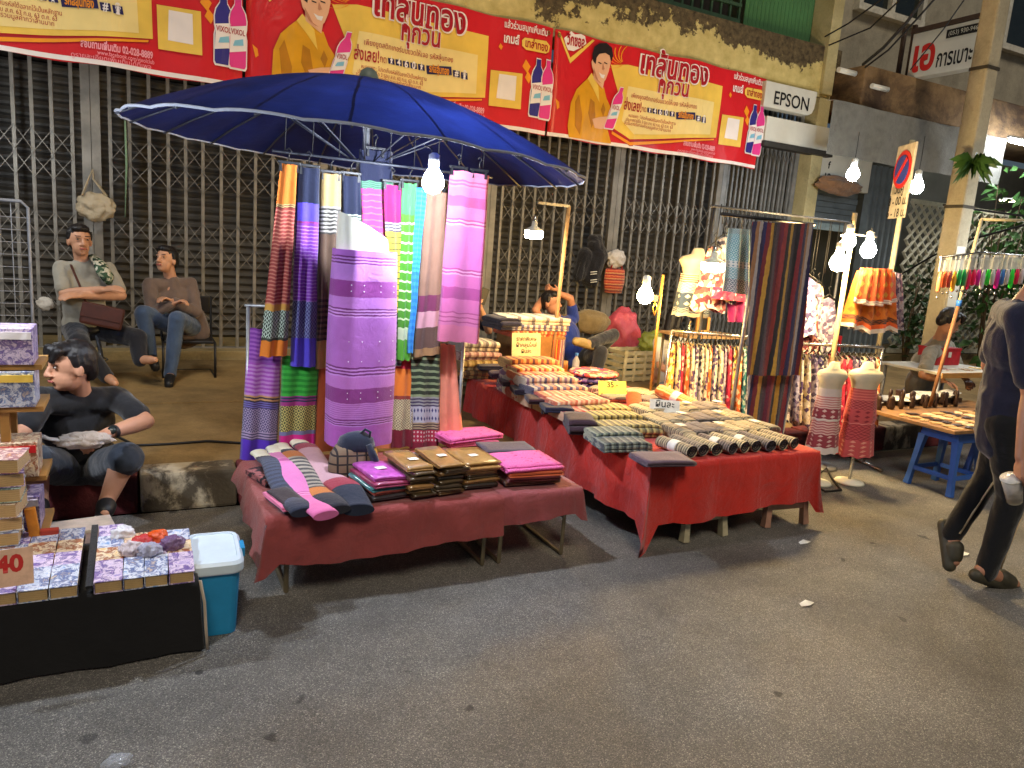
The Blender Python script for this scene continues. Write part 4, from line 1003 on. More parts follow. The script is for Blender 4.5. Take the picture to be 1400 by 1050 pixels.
sleeve([(412, 613), (422, 622), (432, 640), (455, 658), (472, 672), (484, 684), (490, 695)], .066, [(.07, 'c', NV), (.18, 'c', (160, 50, 76)), (.56, 'c', (204, 160, 170)), (.7, 'c', (160, 44, 66)), (1, 'c', (34, 42, 62))], 'pale pink and maroon display skirt with navy hem laid over a white form', 'd')
pp = G(392, 690, Z1); pile(pp, .1, .24, [(.014, 2, C_('dk', (50, 44, 54)), 'dark narrow folded cloth'), (.016, 2, C_('pk1', (226, 120, 160)), 'pink narrow folded cloth'), (.012, 2, C_('dk2', (46, 34, 40)), 'black narrow folded cloth')], 'of the narrow pile by the maroon edge', .25)
folded(G(360, 655, Z1), .08, .2, .03, 2, print_mat('pr_dark', [(60, 40, 44), (150, 90, 90), (40, 34, 40)], 40), 'dark printed folded cloth at the corner of the maroon cloth by the kerb', .3)
wr = dict(coat=.8)
def shiny(n, rgb): return mat('wrap_'+n, rgb, .5, var=.3, scale=30, bump=.5, bscale=60, coat=1.0)
FG = 'film wrapped cloths on the maroon cloth'
def pack(p, w, d, items, what, rot=0, lab=True):
    z = pile(p, w, d, items, what, rot, name='wrapped_cloth', cat='packaged cloth', group=FG)
    return z
z_ = pack(G(519, 670, Z1), .185, .27, [(.02, 3, shiny('g1', (60, 56, 60)), 'dark film wrapped cloth'), (.02, 3, shiny('r1', (170, 74, 60)), 'rusty film wrapped cloth'), (.02, 3, shiny('t1', (70, 140, 146)), 'teal film wrapped cloth'), (.02, 3, shiny('m1', (150, 50, 90)), 'plum film wrapped cloth'), (.022, 3, shiny('p1', (196, 90, 190)), 'purple film wrapped cloth')], 'in the pile beside the checked bag', .12)
M_tag = mat('paper_white', (226, 224, 214), .7, bump=.05)
def paper(p, w, d, label, rot=0, m=None, tilt=0):
    mb = MB(); mb.box((0, 0, 0), (w, d, .0015)); o = mb.build('price_label', m or M_tag, None, loc=p); o.rotation_euler = (tilt, 0, rot); return tag(o, label, 'label', 'small paper labels')
q = G(519, 670, Z1); paper((q.x, q.y, z_+.003), .05, .04, 'white paper label on the purple wrapped cloth', .2)
br = [(92, 72, 40), (70, 56, 34), (110, 84, 46), (52, 44, 36), (130, 98, 56), (84, 66, 42), (150, 112, 64), (170, 126, 70)]
for nm, px_, py_, w, d, n, side in (('A', 558, 668, .12, .30, 7, 'nearest the purple wrapped pile'), ('B', 597, 662, .14, .30, 7, 'between two other brown piles'), ('C', 640, 655, .19, .27, 6, 'beside the pink folded pile')):
    its = []
    for k in range(n):
        c = br[(k*3+ord(nm)) % 8] if k < n-1 else (158, 118, 62)
        its.append((.0205, 3, shiny('b%d' % ((k*3+ord(nm)) % 8 if k < n-1 else 9), c), ('tan' if k == n-1 else 'brown')+' film wrapped cloth'))
    q = G(px_, py_, Z1); zt_ = pack(q, w, d, its, 'of brown pile '+side, .1)
    paper((q.x+.01, q.y-.02, zt_+.003), .045, .035, 'white paper label on the brown wrapped pile '+side, .15)
pat = print_mat('dot_pink', [(236, 112, 176)]*21+[(190, 70, 130)], 70)
q = G(716, 652, Z1+.004); pile(q, .31, .27, [(.024, 3, C_('br2', (110, 74, 56)), 'brown folded cloth'), (.02, 3, C_('mr2', (110, 40, 44)), 'maroon folded cloth'), (.02, 3, C_('or2', (224, 110, 70)), 'coral folded cloth'), (.03, 4, pat, 'dotted pink folded cloth')], 'of the pile at the end of the maroon cloth', -.03)
q = G(690, 618, Z1+.004); pile(q, .3, .2, [(.02, 3, C_('mv', (176, 110, 116)), 'mauve folded cloth'), (.016, 2, C_('gr', (84, 76, 92)), 'grey folded cloth')], 'of the low pile behind the dotted pink one', -.1)
q = G(640, 604, Z1); pile(q, .36, .22, [(.028, 3, C_('pkk', (216, 100, 140)), 'rose folded cloth'), (.032, 3, pat, 'dotted pink folded cloth')], 'of the pile beneath the salmon hanging cloth', .15)
q = G(606, 594, Z1); o = fold_mb(.2, .16, .045, 2, 77).build('plastic_packet', mat('blue_film', (40, 130, 214), .25, var=.2, coat=.8, bump=.6, bscale=30), None, loc=q); tag(o, 'bright blue plastic packet behind the folded pink cloths', 'packet')
fl = stripe_mat('flat_stripes', [(150, 130, 150), (90, 70, 110), (190, 120, 110), (120, 120, 130)], .05)
folded(G(560, 634, Z1), .16, .16, .04, 3, fl, 'striped folded cloth under the dress form foot', .2)
# soft checked bag
t = NT('check_bag'); co = t.co(); s3 = t.n('ShaderNodeSeparateXYZ'); t.l(co, s3.inputs[0])
gx_ = t.math('LESS_THAN', t.math('FRACT', t.math('MULTIPLY', s3.outputs[0], 22)), .2); gz_ = t.math('LESS_THAN', t.math('FRACT', t.math('MULTIPLY', s3.outputs[2], 24)), .2)
t.base(t.mix(t.math('MAXIMUM', gx_, gz_), lin((120, 100, 82)), lin((40, 34, 36)))); t.bump(t.noise(200, co, 2), .4, .004); M_check = t.fin(.9)
M_navyc = cloth_mat('navy_bag', (36, 42, 60))
bgp = G(481, 653, Z1); bg = thing('soft_bag', 'checked brown and navy soft bag slumped at the foot of the lilac skirt', 'bag', bgp)
mb = MB(); mb.lathe([(0, 0), (.085, .002), (.105, .03), (.1, .08), (.088, .13), (.07, .165), (.04, .18), (0, .182)], (0, 0, 0), 24, sx=1.22, sy=.8)
for v in mb.v: v += Vector((.02*nz(v*14), .02*nz(v*14+Vector((3, 0, 0))), .012*nz(v*10)))
mb.build('body', M_check, bg)
mb = MB(); mb.lathe([(.08, .145), (.083, .16), (.07, .2), (.04, .225), (0, .232)], (.015, 0, 0), 24, sx=1.15, sy=.8)
for v in mb.v: v += Vector((.02*nz(v*14), .02*nz(v*14+Vector((3, 0, 0))), .01*nz(v*12)))
mb.build('flap', M_navyc, bg)
mb = MB(); mb.tube([(.06, -.05, .18), (.085, -.06, .12), (.105, -.045, .06), (.115, -.02, .01)], [.03, .04, .045, .04], 12, flat=.5); mb.build('side_panel', M_navyc, bg)
mb = MB(); mb.tube([(.03, -.02, .225), (.05, -.03, .25), (.075, -.03, .235), (.07, -.03, .2)], .007, 8); mb.build('strap', M_navyc, bg)

# ================================================================== RED CLOTH STALL
M_redc = cloth_mat('red_cloth', (200, 44, 32), .12, wr=.6, crease=.31)
RZ = .475
def plastic_stool(loc, h, top, bot, m, label, rotz=0, group=None, name='plastic_stool'):
    t = thing(name, label, 'stool', loc, rotz, group)
    MB().box((0, 0, h-.02), (top*2, top*2, .03)).build('seat', m, t, bevel=.01)
    mb = MB().box((0, 0, h-.065), (top*2-.004, top*2-.004, .06), taper=.97); mb.build('apron', m, t, bevel=.006)
    for sx in (-1, 1):
        for sy in (-1, 1):
            a, b = Vector((sx*(top-.02), sy*(top-.02), h-.09)), Vector((sx*(bot-.02), sy*(bot-.02), .004))
            lg = MB(); p = [a+(b-a)*k/4 for k in range(5)]; lg.tube(p, [.038, .03, .027, .026, .03], 4, smooth=False, up=(sx, sy, 0)); lg.build('leg', m, t)
    for s in (-1, 1):
        f = .72; x = (top+(bot-top)*f)-.02
        MB().box((0, s*x, h*(1-f)), (2*x, .018, .034)).build('stretcher', m, t, bevel=.004)
        MB().box((s*x, 0, h*(1-f)), (.018, 2*x, .034)).build('stretcher', m, t, bevel=.004)
    return t
M_stw = mat('stool_beige', (176, 166, 136), .45, bump=.05); M_stp = mat('stool_pinkish', (170, 128, 108), .45, bump=.05)
a_ = G(932, 748); plastic_stool((a_.x+.2, a_.y+.21, 0), RZ-.035, .14, .17, M_stw, 'beige plastic stool propping up the near corner of the red stall', .05, 'stools under the red stall')
a_ = G(1052, 728); plastic_stool((a_.x+.2, a_.y+.21, 0), RZ-.035, .14, .17, M_stp, 'brownish plastic stool propping up the far corner of the red stall', -.08, 'stools under the red stall')
plastic_stool((2.72, 5.2, 0), RZ-.035, .14, .17, M_stw, 'beige plastic stool under the rear end of the red stall', 0, 'stools under the red stall')
bd = thing('display_board', 'wooden board under the red cloth resting on stools', 'board', (3.05, 4.25, RZ-.02))
MB().box((0, 0, 0), (1.24, 2.42, .024)).build('board', M_board, bd)
def d3(s, t):
    if s == 'C': return .475 if not t else .38
    if s == 'F': return .33-.02*t+.015*sin(t*6)
    if s == 'R': return .3
    return .30+.03*(1-t)
drape('tablecloth', 2.43, 3.70, 3.02, 5.5, RZ, d3, M_redc, 'bright red cloth over the long stall table', wave=.014, seed=9, corner=.10, cell=.06)
Z2 = RZ+.006
SP = [stripe_mat('blk%d' % k, c, p) for k, (c, p) in enumerate((
 ([(206, 120, 60), (226, 180, 110), (150, 70, 50), (224, 150, 70), (110, 60, 60)], .12),
 ([(226, 190, 130), (190, 70, 50), (226, 160, 60), (236, 206, 160), (160, 70, 60)], .11),
 ([(214, 96, 50), (236, 170, 110), (226, 120, 70), (240, 200, 150), (180, 70, 50)], .09),
 ([(150, 110, 130), (214, 190, 160), (90, 80, 110), (206, 150, 120), (226, 206, 180)], .1),
 ([(226, 206, 180), (120, 110, 140), (206, 140, 100), (90, 84, 110)], .1),
 ([(226, 130, 90), (240, 206, 160), (206, 90, 70), (236, 170, 120)], .085),
 ([(236, 180, 140), (214, 110, 80), (242, 214, 180), (226, 140, 110)], .08),
 ([(226, 150, 110), (206, 80, 70), (240, 190, 150), (150, 70, 80)], .09)))]
DKM = [cloth_mat('dark_wool%d' % k, c, .2) for k, c in enumerate(((38, 28, 44), (56, 30, 40), (34, 34, 58), (70, 44, 62), (58, 40, 50)))]
row = [(724, 500, .42, .70), (731, 508, .40, .68), (739, 516, .44, .655), (747, 525, .42, .63), (757, 534, .44, .605), (772, 545, .42, .58), (786, 556, .44, .555), (798, 567, .42, .53)]
LB = ['red and yellow', 'cream and rust', 'orange', 'greyish pink', 'grey and cream', 'peach', 'pale peach', 'rose and orange']
for k, (px_, py_, w, z) in enumerate(row):
    p = G(px_, py_+3, z-.03)
    folded(p, w, .22, .06+.02*(k % 3 == 0), 2, SP[k], f'{LB[k]} striped blanket, {ORD[k]} from the rear on the red cloth', random.uniform(-.07, .07), 'folded_blanket', 'blanket', 'striped blankets on the red cloth', .02)
    # what it lies on: the tail of the row behind
    if z > .56: folded(Vector((p.x, p.y+.02, Z2)), w*.95, .21, z-.035-Z2, max(2, int((z-.035-Z2)/.035)), SP[(k+3) % 8], f'striped blanket lying under the {LB[k]} one in the row on the red cloth', 0, 'folded_blanket', 'blanket', 'striped blankets on the red cloth')
dr = [(668, 505, .24, .24, .10), (684, 516, .22, .22, .09), (700, 527, .22, .22, .08), (716, 538, .22, .22, .075), (737, 551, .22, .22, .07), (757, 562, .2, .22, .06)]
for k, (px_, py_, w, d, h) in enumerate(dr):
    folded(G(px_, py_, Z2), w, d, h, 5, DKM[k % 5], f'{["black","dark maroon","navy","plum","dark brown","dusky"][k]} scarf pile, {ORD[k]} from the rear along the edge of the red cloth', -.35, 'folded_scarf', 'scarf', 'dark scarves along the red edge', .0)
    folded(G(px_+4, py_-1, Z2+h), w*.95, d*.9, .035, 2, DKM[(k+2) % 5], f'dark scarf lying on the {["black","dark maroon","navy","plum","dark brown","dusky"][k]} scarf pile by the red edge', -.3, 'folded_scarf', 'scarf', 'dark scarves along the red edge')
# stack and propped box at the rear end
cr = [stripe_mat('rear%d' % k, c, .07) for k, c in enumerate(([(226, 220, 200), (170, 160, 150), (120, 110, 110)], [(214, 170, 160), (160, 110, 110), (226, 200, 190)], [(206, 180, 110), (150, 120, 70), (226, 206, 150)], [(190, 150, 90), (120, 90, 60)]))]
q = G(651, 517, Z2); pile(Vector((q.x, q.y+.08, Z2)), .36, .28, [(.07, 3, cr[3], 'tan folded blanket'), (.085, 3, cr[2], 'yellow patterned folded blanket'), (.07, 3, cr[1], 'pinkish folded blanket'), (.085, 3, cr[0], 'white lined folded blanket')], 'in the rear stack beside the pink sarong', .05, name='folded_blanket', cat='blanket')
q = W(716, 500, 5.62)
cb = thing('display_box', 'cardboard box with striped side propping up the top blankets at the rear', 'box', (q.x+.05, 5.62, Z2-.475))
bh = W(716, 457, 5.62).z-.006
MB().box((0, 0, bh/2+.003), (.5, .34, bh)).build('carton', mat('cardboard', (150, 112, 66), .85), cb, bevel=.005)
for k in range(5): MB().box((.13+.025*k, -.178, bh-.2), (.02, .012, .36)).build('spine', SP[k], cb)
zt_ = pile(Vector((q.x+.03, 5.6, bh+.003)), .58, .34, [(.055, 3, SP[2], 'orange checked folded blanket'), (.05, 3, stripe_mat('plaidA', [(226, 214, 196), (96, 90, 130), (206, 196, 190), (120, 110, 140)], .11), 'white and violet checked folded blanket'), (.065, 3, stripe_mat('plaidB', [(232, 226, 210), (206, 196, 184), (120, 116, 124), (232, 222, 206)], .13), 'white and grey checked folded blanket')], 'on the propped box at the rear', .02, name='folded_blanket', cat='blanket')
folded(Vector((q.x-.26, 5.58, bh+.06)), .2, .3, .1, 4, DKM[2], 'dark navy folded scarf tucked beside the checked blankets on the box', .1)
def card(p, w, h, label, lines, m, rotz=0, tilt=.25, size=.05):
    t = thing('price_card', label, 'price card', p, rotz); t.rotation_euler = (-tilt, 0, rotz)
    MB().box((0, 0, h/2), (w, .004, h)).build('card', m, t)
    MB().bar((0, .004, h*.6), (0, .06, .0), .012, .003).build('prop', m, t)
    for k, s in enumerate(lines):
        lettering(s, size, (0, -.003, h*(.8-.6*k/max(1, len(lines)-1))), t, M_ink, .001)
    return t
M_cy = mat('card_cream', (236, 222, 170), .7, bump=.05); M_cyl = mat('card_yellow', (232, 220, 96), .7, bump=.05)
q = W(719, 497, 5.3); card((q.x, 5.3, q.z), .265, .25, 'cream price card with black print below the checked blankets', ['ราคาพิเศษ', 'ผ้าคลุมไหล่', 'ผืนละ', '- - -'], M_cy, 0, .12, .045)
p0 = G(838, 548, Z2); card((p0.x, p0.y, Z2), .225, .15, 'yellow price card reading 35 and 3 for 100 among the blankets', ['35.-', '3 : 100.-'], M_cyl, -.2, .35, .06)
p0 = G(908, 577, Z2+.01); card((p0.x, p0.y, Z2), .2, .16, 'white price card in the middle of the red stall', ['ผืนละ', '150.-'], M_tag, -.5, .4, .06)
# round cushions
cush = print_mat('cushion_print', [(214, 96, 80), (236, 140, 130), (90, 80, 140), (236, 200, 170), (190, 60, 70)], 34); cush2 = print_mat('cushion_dark', [(60, 50, 110), (226, 210, 200), (40, 36, 80), (120, 90, 150)], 40)
p0 = G(815, 531, Z2)
for k in range(3):
    c = thing('round_cushion', f'round patterned cushion, {["bottom","middle","top"][k]} of the stack behind the yellow price card', 'cushion', (p0.x+.01*k, p0.y+.06+.012*k, Z2+.046*k), group='round cushions')
    mb = MB(); mb.lathe([(0, 0), (.17, .002), (.2, .014), (.205, .024), (.2, .034), (.15, .045), (.04, .044), (0, .04)], (0, 0, 0), 28); mb.build('cover', cush if k == 2 else cush2, c)
    if k == 2: MB().lathe([(.035, .044), (.03, .05), (0, .051)], (0, 0, 0), 14).build('button', mat('pale_blue', (130, 180, 200), .7), c)
# fuzzy yellow and grey green scarves
YK = [stripe_mat('fuzz%d' % k, c, .045, knit=True) for k, c in enumerate(([(196, 170, 80), (120, 96, 50), (214, 190, 110)], [(180, 160, 84), (214, 196, 120), (96, 84, 56)], [(206, 190, 120), (150, 136, 90), (110, 100, 74)], [(110, 120, 104), (70, 80, 80), (160, 164, 140)], [(96, 104, 96), (60, 66, 70), (140, 144, 130)]))]
fz = [(826, 572, .34, .09, 0, 'mustard'), (838, 582, .36, .085, 1, 'yellow green'), (856, 594, .4, .075, 2, 'straw'), (838, 604, .3, .075, 3, 'grey green'), (850, 613, .3, .055, 4, 'slate green')]
for px_, py_, w, h, mi, nm in fz: folded(G(px_, py_, Z2), w, .17, h, 4, YK[mi], f'{nm} fuzzy knitted scarf pile on the red cloth', -.15, 'folded_scarf', 'scarf', 'knitted scarves on the red cloth')
folded(G(792, 588, Z2), .17, .26, .09, 5, DKM[4], 'shaggy dark plum scarf pile beside the mustard scarves', -.4, 'folded_scarf', 'scarf')
M_ps = cloth_mat('purple_scarf', (84, 66, 80), .15)
folded(G(905, 632, Z2), .30, .2, .035, 3, M_ps, 'purple grey scarf folded flat at the near corner of the red stall', -.18, 'folded_scarf', 'scarf')
folded(G(905, 631, Z2+.036), .28, .19, .028, 2, cloth_mat('purple_scarf2', (96, 76, 88), .15), 'upper purple grey scarf at the near corner of the red stall', -.15, 'folded_scarf', 'scarf')
# rolled scarves
RC = [(176, 160, 130), (150, 136, 120), (190, 176, 140), (130, 116, 110), (200, 186, 150), (160, 150, 128), (120, 110, 110), (184, 168, 132)]
RM = [stripe_mat('roll%d' % k, [c, tuple(int(v*.72) for v in c), tuple(min(255, int(v*1.15)) for v in c), tuple(int(v*.5) for v in c)], .035, 1, knit=True) for k, c in enumerate(RC)]
M_end = cloth_mat('roll_end', (44, 38, 46), .3)
def rolled(p, L, r, m, label, rot=0, band=True, tilt=0, group='rolled scarves on the red cloth'):
    t = thing('rolled_scarf', label, 'scarf', p, rot, group); t.rotation_euler = (tilt, 0, rot)
    mb = MB(); mb.tube([(.004*nz((k, 1, 0)), -L/2+L*k/6, r*.8) for k in range(7)], [r*(1+.05*nz((k*2, p[0]*9, 0))) for k in range(7)], 16, flat=.8, cap=False); mb.build('roll', m, t)
    # the spiral of cloth layers seen at each end
    for s in (-1, 1):
        sp_ = []
        for k in range(34):
            a = k*.5; rr = r*.97*(1-k/36); sp_.append(Vector((cos(a)*rr, s*(L/2-.002+.0), r*.8+sin(a)*rr*.8)))
        e = MB(); e.tube(sp_, r*.085, 4, smooth=False); e.build('spiral_end', M_end, t)
    if band: MB().tube([(0, -.028, r*.8), (0, .028, r*.8)], r*1.06, 16, flat=.8, cap=False).build('paper_band', M_tag, t)
    return t
n1 = 9
for k in range(n1):
    a = G(962, 632, Z2).lerp(G(1086, 613, Z2), k/(n1-1)); rolled((a.x-.03, 3.19+random.uniform(-.01, .01), Z2), .24, .043, RM[k % 8], f'rolled scarf with dark end, {ORD[k]} from the purple pile in the front row', .12+random.uniform(-.08, .08), k in (0, 3, 5))
n2 = 8
for r_i, (Y, xa, xb) in enumerate(((3.46, 2.95, 3.66), (3.70, 2.95, 3.66), (3.93, 3.02, 3.66))):
    for k in range(n2):
        x = xa+(xb-xa)*k/(n2-1)
        folded((x, Y+random.uniform(-.01, .01), Z2), .098, .215, .062+.01*random.random()+.012*r_i, 3, RM[(k*3+r_i*2) % 8], f'small knit scarf, {ORD[k]} from the price card, {["first","second","third"][r_i]} row behind the rolls', random.uniform(-.1, .1), 'folded_scarf', 'scarf', 'small knit scarves on the red cloth')
        if (k+r_i) % 3 == 0: paper((x, Y-.02, Z2+.088+.012*r_i), .05, .06, f'white paper tag on the {ORD[k]} small scarf of the {["first","second","third"][r_i]} row', random.uniform(-.3, .3))
o_ = rolled(G(876, 570, Z2)+Vector((0, .08, 0)), .3, .055, cloth_mat('orange_scarf', (200, 84, 36), .2), 'orange rolled scarf leaning beside the white price card', -.5, False, .45, None)
rolled(G(932, 562, Z2)+Vector((0, .08, .03)), .32, .06, stripe_mat('greenroll', [(206, 120, 60), (226, 206, 150), (120, 120, 60), (226, 180, 110)], .03, 0), 'green and orange striped roll with white paper band behind the white price card', .35, True, .2, None)
rolled(G(975, 568, Z2)+Vector((0, .1, 0)), .3, .045, cloth_mat('rust_scarf', (170, 84, 50), .2), 'rust coloured rolled scarf at the rear of the red stall by the dress rack', 1.1, True, 0, None)
for k, (x, Y) in enumerate(((3.2, 4.5), (3.45, 4.35), (3.3, 4.75), (3.52, 4.62))):
    folded((x, Y, Z2), .26, .2, .05, 3, RM[(k*2+1) % 8], ['grey', 'cream', 'sandy', 'brownish'][k]+' folded shawl lying '+['behind the yellow price card', 'behind the orange rolled scarf', 'beside the round cushions', 'at the rear edge by the lamp post'][k]+' on the red cloth', .2*k, 'folded_shawl', 'shawl')
# ================================================================== PEOPLE
def _cap(mb, p, q, r1, r2, n=12):
    p, q = Vector(p), Vector(q); d = q-p; L = max(1e-4, d.length); R = d.to_track_quat('Z', 'Y').to_matrix()
    pr = [(0, -r1)]+[(r1*cos(a), r1*sin(a)) for a in (-1.1, -.6, -.15)]+[(r1+(r2-r1)*.5, L*.5)]+[(r2*cos(a), L+r2*sin(a)) for a in (.15, .6, 1.1)]+[(0, L+r2)]
    mb.lathe(pr, p, n, m=R)
def _ell(mb, c, rad, R=None, n=14):
    pr = [(0, -1)]+[(cos(a), sin(a)) for a in [(-1.25+k*2.5/8) for k in range(9)]]+[(0, 1)]
    M = (R.to_4x4() if R is not None else Matrix()) @ Matrix.Diagonal((rad[0], rad[1], rad[2], 1))
    vs0 = len(mb.v); mb.lathe(pr, (0, 0, 0), n)
    for i in range(vs0, len(mb.v)): mb.v[i] = Vector(c) + (M @ mb.v[i])
def blob(name, prims, m, parent, voxel=.007, smooth=5, wrinkle=0, wscale=14):
    mb = MB()
    for p in prims:
        if p[0] == 'c': _cap(mb, *p[1:])
        else: _ell(mb, *p[1:])
    off = parent.matrix_world.translation if False else Vector(parent.location)
    mb.v = [v-off for v in mb.v]
    o = mb.build(name, m, parent)
    md = o.modifiers.new('r', 'REMESH'); md.mode = 'VOXEL'; md.voxel_size = voxel; md.use_smooth_shade = True
    sm = o.modifiers.new('s', 'SMOOTH'); sm.factor = .5; sm.iterations = smooth
    _BL.append((o, m, wrinkle, wscale)); return o
_BL = []
def flush_blobs():
    dg = bpy.context.evaluated_depsgraph_get(); new = [bpy.data.meshes.new_from_object(o.evaluated_get(dg)) for o, *_ in _BL]
    for (o, m, wrinkle, wscale), me in zip(_BL, new):
        o.modifiers.clear(); o.data = me; me.name = o.name
        if not me.materials: me.materials.append(m)
        if wrinkle:
            cs = []
            for v in me.vertices:
                c = v.co; f = nz((c.x*wscale, c.y*wscale, c.z*wscale*.6+3), 1)+.5*nz((c.x*wscale*2.3, c.y*wscale*2.3, c.z*wscale*1.2), 1)
                cs.append(c+v.normal*(wrinkle*f))
            me.vertices.foreach_set('co', [x for c in cs for x in c])
        me.polygons.foreach_set('use_smooth', [True]*len(me.polygons)); me.update()
def feature(name, prims, m, parent):
    mb = MB()
    for p in prims:
        if p[0] == 'c': _cap(mb, *p[1:], n=8)
        else: _ell(mb, *p[1:], n=10)
    off = Vector(parent.location); mb.v = [v-off for v in mb.v]; return mb.build(name, m, parent)
def hand_prims(w, d, nrm, curl=.5, s=1.0, thumb=1):
    """palm and five fingers from wrist w along d; nrm = palm normal (fingers curl towards it)"""
    d = Vector(d).normalized(); nrm = Vector(nrm); nrm = (nrm-d*nrm.dot(d)).normalized(); sd = d.cross(nrm)
    w = Vector(w); P = []
    for k in range(4):
        o = sd*((k-1.5)*.019*s); P.append(('c', w+d*.01+o*.6, w+d*.085*s+o, .013*s, .011*s))
        L = (.038, .045, .042, .032)[k]*s; b = w+d*.088*s+o; a = curl*1.2
        m1 = b+(d*cos(a)+nrm*sin(a))*L; m2 = m1+(d*cos(2*a)+nrm*sin(2*a))*L*.75
        P += [('c', b, m1, .0095*s, .0085*s), ('c', m1, m2, .0085*s, .007*s)]
    tb = w+d*.03*s-sd*.03*s*thumb; t1 = tb+(d*.7-sd*.6*thumb+nrm*.35).normalized()*.04*s
    P += [('c', tb, t1, .0125*s, .0105*s), ('c', t1, t1+(d*.8+nrm*.55).normalized()*.03*s, .0105*s, .008*s)]
    return P
SKIN = [mat('skin_a', (184, 134, 106), .5, var=.1, scale=9, bump=.06, spec=.35), mat('skin_b', (194, 144, 114), .5, var=.1, scale=9, bump=.06, spec=.35), mat('skin_c', (168, 118, 92), .5, var=.1, scale=9, bump=.06, spec=.35)]
M_hair = mat('hair_black', (22, 19, 19), .45, var=.2, scale=60, bump=.5, bscale=220)
M_eyew, M_eyed, M_lip = mat('eye_white', (150, 136, 124), .3, bump=0), mat('eye_dark', (26, 20, 18), .2, bump=0), mat('lip', (150, 80, 70), .5, bump=0)
def person(label, J, root, look, skin=0, shirt=None, legs=None, sleeve=.9, trouser=1.0, hair='short', shoes=None, s=1.0, hands=((0, 0, -1), (0, 0, -1)), curl=(.5, .5), hem=0, head=True, long_sleeve=None, thin=1.0, face_up=0, hairband=None):
    """J: joints in metres (pel chest neck head sL sR eL eR wL wR hL hR kL kR aL aR tL tR); look: direction the face points"""
    V = {k: Vector(v) for k, v in J.items()}
    t = thing('person', label, 'person', root)
    lat = (V['sR']-V['sL']).normalized(); upv = (V['neck']-V['pel']).normalized(); fw = upv.cross(lat).normalized()
    if fw.dot(Vector(look)) < 0 and abs(fw.dot(Vector(look))) > .7: pass
    lat = fw.cross(upv).normalized()
    T = Matrix((lat, fw, upv)).transposed()
    S = SKIN[skin]
    # ---- head frame
    lk = Vector(look).normalized(); hr = lk.cross(Vector((0, 0, 1))).normalized(); hu = hr.cross(lk)
    Hm = Matrix((hr, lk, hu)).transposed(); Hc = V['head']
    h = lambda x, y, z: Hc+Hm @ Vector((x*s, y*s, z*s))
    B = []
    if head:
        B += [('e', h(0, -.008, .02), (.075*s, .093*s, .092*s), Hm), ('e', h(0, .022, -.045), (.058*s, .068*s, .07*s), Hm), ('e', h(0, .052, -.085), (.03*s, .03*s, .024*s), Hm),
              ('c', h(0, .088, .012), h(0, .106, -.026), .010*s, .0145*s), ('e', h(0, .080, .028), (.05*s, .014*s, .012*s), Hm),
              ('e', h(.016, .096, -.03), (.011*s, .01*s, .009*s), Hm), ('e', h(-.016, .096, -.03), (.011*s, .01*s, .009*s), Hm),
              ('e', h(.076, -.008, -.012), (.011*s, .02*s, .032*s), Hm), ('e', h(-.076, -.008, -.012), (.011*s, .02*s, .032*s), Hm),
              ('e', h(0, .083, -.058), (.022*s, .012*s, .012*s), Hm)]
        B += [('c', V['neck']-upv*.03*s, h(0, -.02, -.03), .054*s, .05*s)]
    tor = [('e', V['pel']+upv*.03*s, (.155*s*thin, .115*s*thin, .12*s), T), ('e', V['pel'].lerp(V['chest'], .5), (.14*s*thin, .105*s*thin, .15*s), T), ('e', V['chest'], (.165*s*thin, .115*s*thin, .15*s), T),
           ('c', V['sL'].lerp(V['sR'], .12)-upv*.01, V['sL'].lerp(V['sR'], .88)-upv*.01, .058*s, .058*s), ('c', V['chest']+upv*.08*s, V['neck']-upv*.02, .1*s, .055*s)]
    B += tor
    arms = []
    for k, sgn in (('L', -1), ('R', 1)):
        arms += [('c', V['s'+k], V['e'+k], .05*s, .039*s), ('c', V['e'+k], V['e'+k].lerp(V['w'+k], .35), .039*s, .041*s), ('c', V['e'+k].lerp(V['w'+k], .35), V['w'+k], .041*s, .027*s)]
        i = 0 if k == 'L' else 1
        arms += hand_prims(V['w'+k], V['w'+k]-V['e'+k], hands[i], curl[i], s, sgn)
    lg = []
    for k in 'LR':
        lg += [('c', V['h'+k], V['k'+k], .082*s, .057*s), ('c', V['k'+k], V['k'+k].lerp(V['a'+k], .3), .055*s, .056*s), ('c', V['k'+k].lerp(V['a'+k], .3), V['a'+k], .056*s, .036*s)]
        lg += [('c', V['a'+k]+(V['a'+k]-V['t'+k]).normalized()*.03*s, V['t'+k].lerp(V['a'+k], .3), .038*s, .034*s), ('c', V['a'+k].lerp(V['t'+k], .5), V['t'+k], .034*s, .024*s)]
    blob('body', B+arms+lg, S, t, .0065, 4)
    if shirt:
        g = .014*s; C = [(p[0], p[1], tuple(r+g for r in p[2]), p[3]) if p[0] == 'e' else ('c', p[1], p[2], p[3]+g*.8, p[4]+g*.5) for p in tor]
        C = C[:4]+[('c', V['chest']+upv*.06*s, V['neck']-upv*.055*s, .11*s, .07*s)]
        if hem: C += [('c', V['pel']+lat*q+upv*.08, V['pel']+lat*q-upv*hem, .128*s*thin, .122*s*thin) for q in (-.055, 0, .055)]
        for k in 'LR':
            e, w, sh_ = V['e'+k], V['w'+k], V['s'+k]
            if sleeve <= 1: C.append(('c', sh_, sh_.lerp(e, sleeve), .064*s, .060*s))
            else: C += [('c', sh_, e, .064*s, .056*s), ('c', e, e.lerp(w, sleeve-1), .056*s, .042*s)]
        blob('shirt', C, shirt, t, .009, 6, .006)
